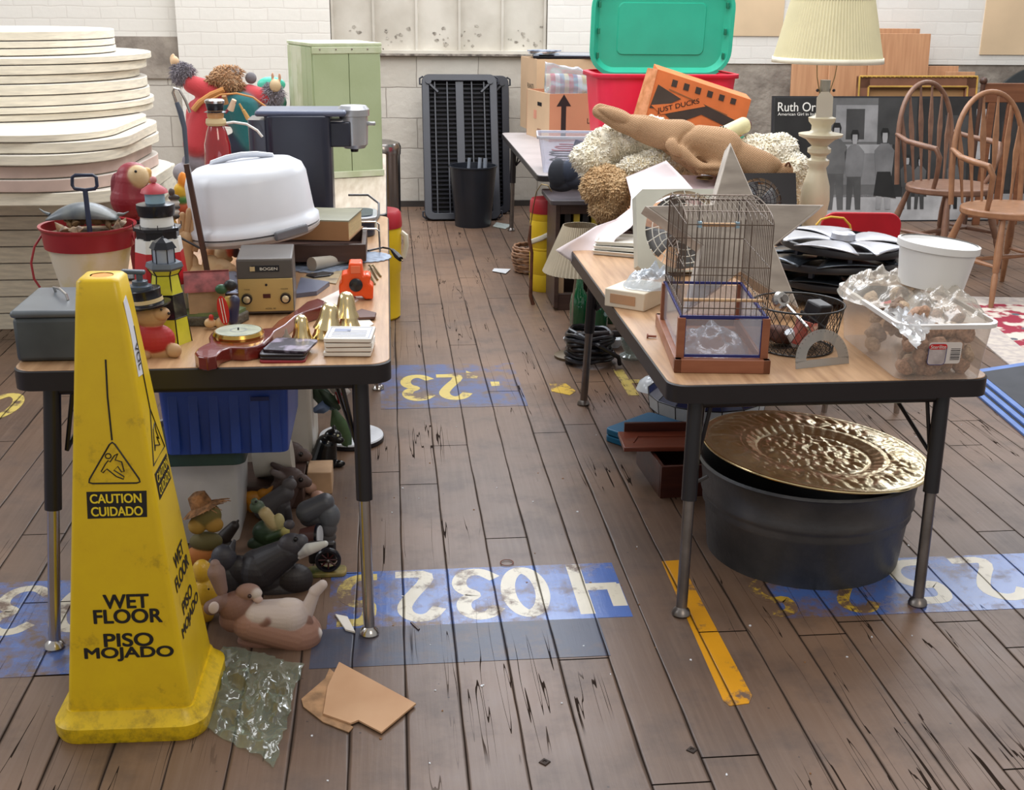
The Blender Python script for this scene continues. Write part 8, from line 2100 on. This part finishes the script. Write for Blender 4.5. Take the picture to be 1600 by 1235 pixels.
# rug and dark blue mats on the floor
def rug_mat():
    m, nt, b = newmat('red_rug'); e = NX(nt)
    geo = e.n('ShaderNodeNewGeometry'); pos = geo.outputs['Position']
    v = e.n('ShaderNodeTexVoronoi'); v.inputs['Scale'].default_value = 9; nt.links.new(pos, v.inputs['Vector'])
    n1 = e.noise(pos, 11, 3)
    c = e.mix(e.ramp(n1, .46, .54), lin((146, 40, 60)), lin((206, 196, 184)))
    c = e.mix(e.m('LESS_THAN', v.outputs['Distance'], .18), c, lin((90, 96, 104)))
    nt.links.new(c, b.inputs['Base Color']); b.inputs['Roughness'].default_value = .95
    return m
t = T('patterned_rug', 'red and cream patterned rug on the floor beyond the clear tub', 'rug', Z(1600, 520, 0))
R0p = Z(1600, 592, 0); R1p = Z(1440, 455, 0); dv = (R1p - R0p).normalized(); sdv = Vector((dv.y, -dv.x, 0))
def rq(a0, a1, b0, b1, z): return [R0p + dv * a0 + sdv * b0 + Vector((0, 0, z)), R0p + dv * a1 + sdv * b0 + Vector((0, 0, z)), R0p + dv * a1 + sdv * b1 + Vector((0, 0, z)), R0p + dv * a0 + sdv * b1 + Vector((0, 0, z))]
MB().slab(rq(-.6, 1.35, 0, 1.7, .0005), (0, 0, .006)).build('border', mat('rug_cream', (196, 186, 174), .95, col2=(170, 160, 156), vs=30), t, w=1, smooth=False)
MB().slab(rq(-.45, 1.2, .14, 1.55, .0066), (0, 0, .001)).build('field', rug_mat(), t, w=1, smooth=False)
MB().slab(rq(-.3, 1.05, .42, 1.3, .0077), (0, 0, .0008)).build('inner_band', mat('rug_cream2', (190, 180, 170), .95, col2=(150, 130, 130), vs=20), t, w=1, smooth=False)
Q = [(1500, 612), (1590, 585), (1740, 700), (1640, 735)]
M_bm = mat('blue_edging', (96, 126, 186), .5)
base_ = [Z(*p, 0) for p in ((1500, 597), (1640, 575), (1800, 690), (1645, 722))]
for k in range(3):
    t = T('floor_mat', ['bottom dark mat with blue edging on the floor at the right edge', 'middle dark mat with blue edging on the floor at the right edge', 'top dark mat with blue edging on the floor at the right edge'][k], 'mat', base_[0] + Vector((.02 * k, .015 * k, .012 * k)))
    sh = Vector((.03 * k, .02 * k, .012 * k))
    MB().slab([p + sh for p in base_], (0, 0, .010)).build('edging', M_bm, t, w=1, smooth=False, bev=.002)
    cc = sum(base_, Vector()) / 4
    MB().slab([p.lerp(cc, .10) + sh + Vector((0, 0, .0102)) for p in base_], (0, 0, .0014)).build('pad', mat('dark_pad', (58, 60, 66), .7), t, w=1, smooth=False)

# ------------------------------------------------------------------ small pieces belong to the part they are fixed to
FIX = {'knob_cap': 'knob', 'leg_extension': 'leg', 'foot': 'leg', 'shade_trim': 'shade', 'label_panel': 'label', 'label_border': 'label', 'label_band': 'label', 'barcode_bar': 'label', 'clapper': 'shell',
       'hat_band': 'hat', 'hat_top': 'hat', 'switch_knob': 'socket', 'pump_nozzle': 'pump', 'gilt_bead': 'moulding', 'rope_bead': 'moulding', 'centre_pin': 'dial', 'dial_ring': 'dial', 'straw_wisp': 'straw_hat',
       'end_disc': 'end_ring', 'tick_mark': 'plate', 'window': 'gallery', 'railing_post': 'gallery', 'nail_head': 'upper_rail', 'clip_slot': 'panel', 'swing_clip': 'swing_bar', 'swing_hanger': 'swing_bar',
       'corner_rib': 'frame', 'boss': 'frame', 'lever': 'brew_head', 'spout': 'brew_head', 'drip_grate': 'drip_tray', 'hinge_bolt': 'rail', 'prong': 'plug_body', 'stripe': 'board', 'canton': 'tile', 'border_line': 'tile', 'top_socket': 'body'}
def mid(o):
    b = [Vector(c) for c in o.bound_box]; return sum(b, Vector()) / 8
for t in [o for o in COL.objects if o.type == 'EMPTY']:
    kids = list(t.children)
    for c in kids:
        want = FIX.get(c.name.split('.')[0])
        if not want: continue
        cand = [k for k in kids if k.name.split('.')[0] == want and k.parent == t]
        if cand: c.parent = min(cand, key=lambda k: (mid(k) - mid(c)).length)
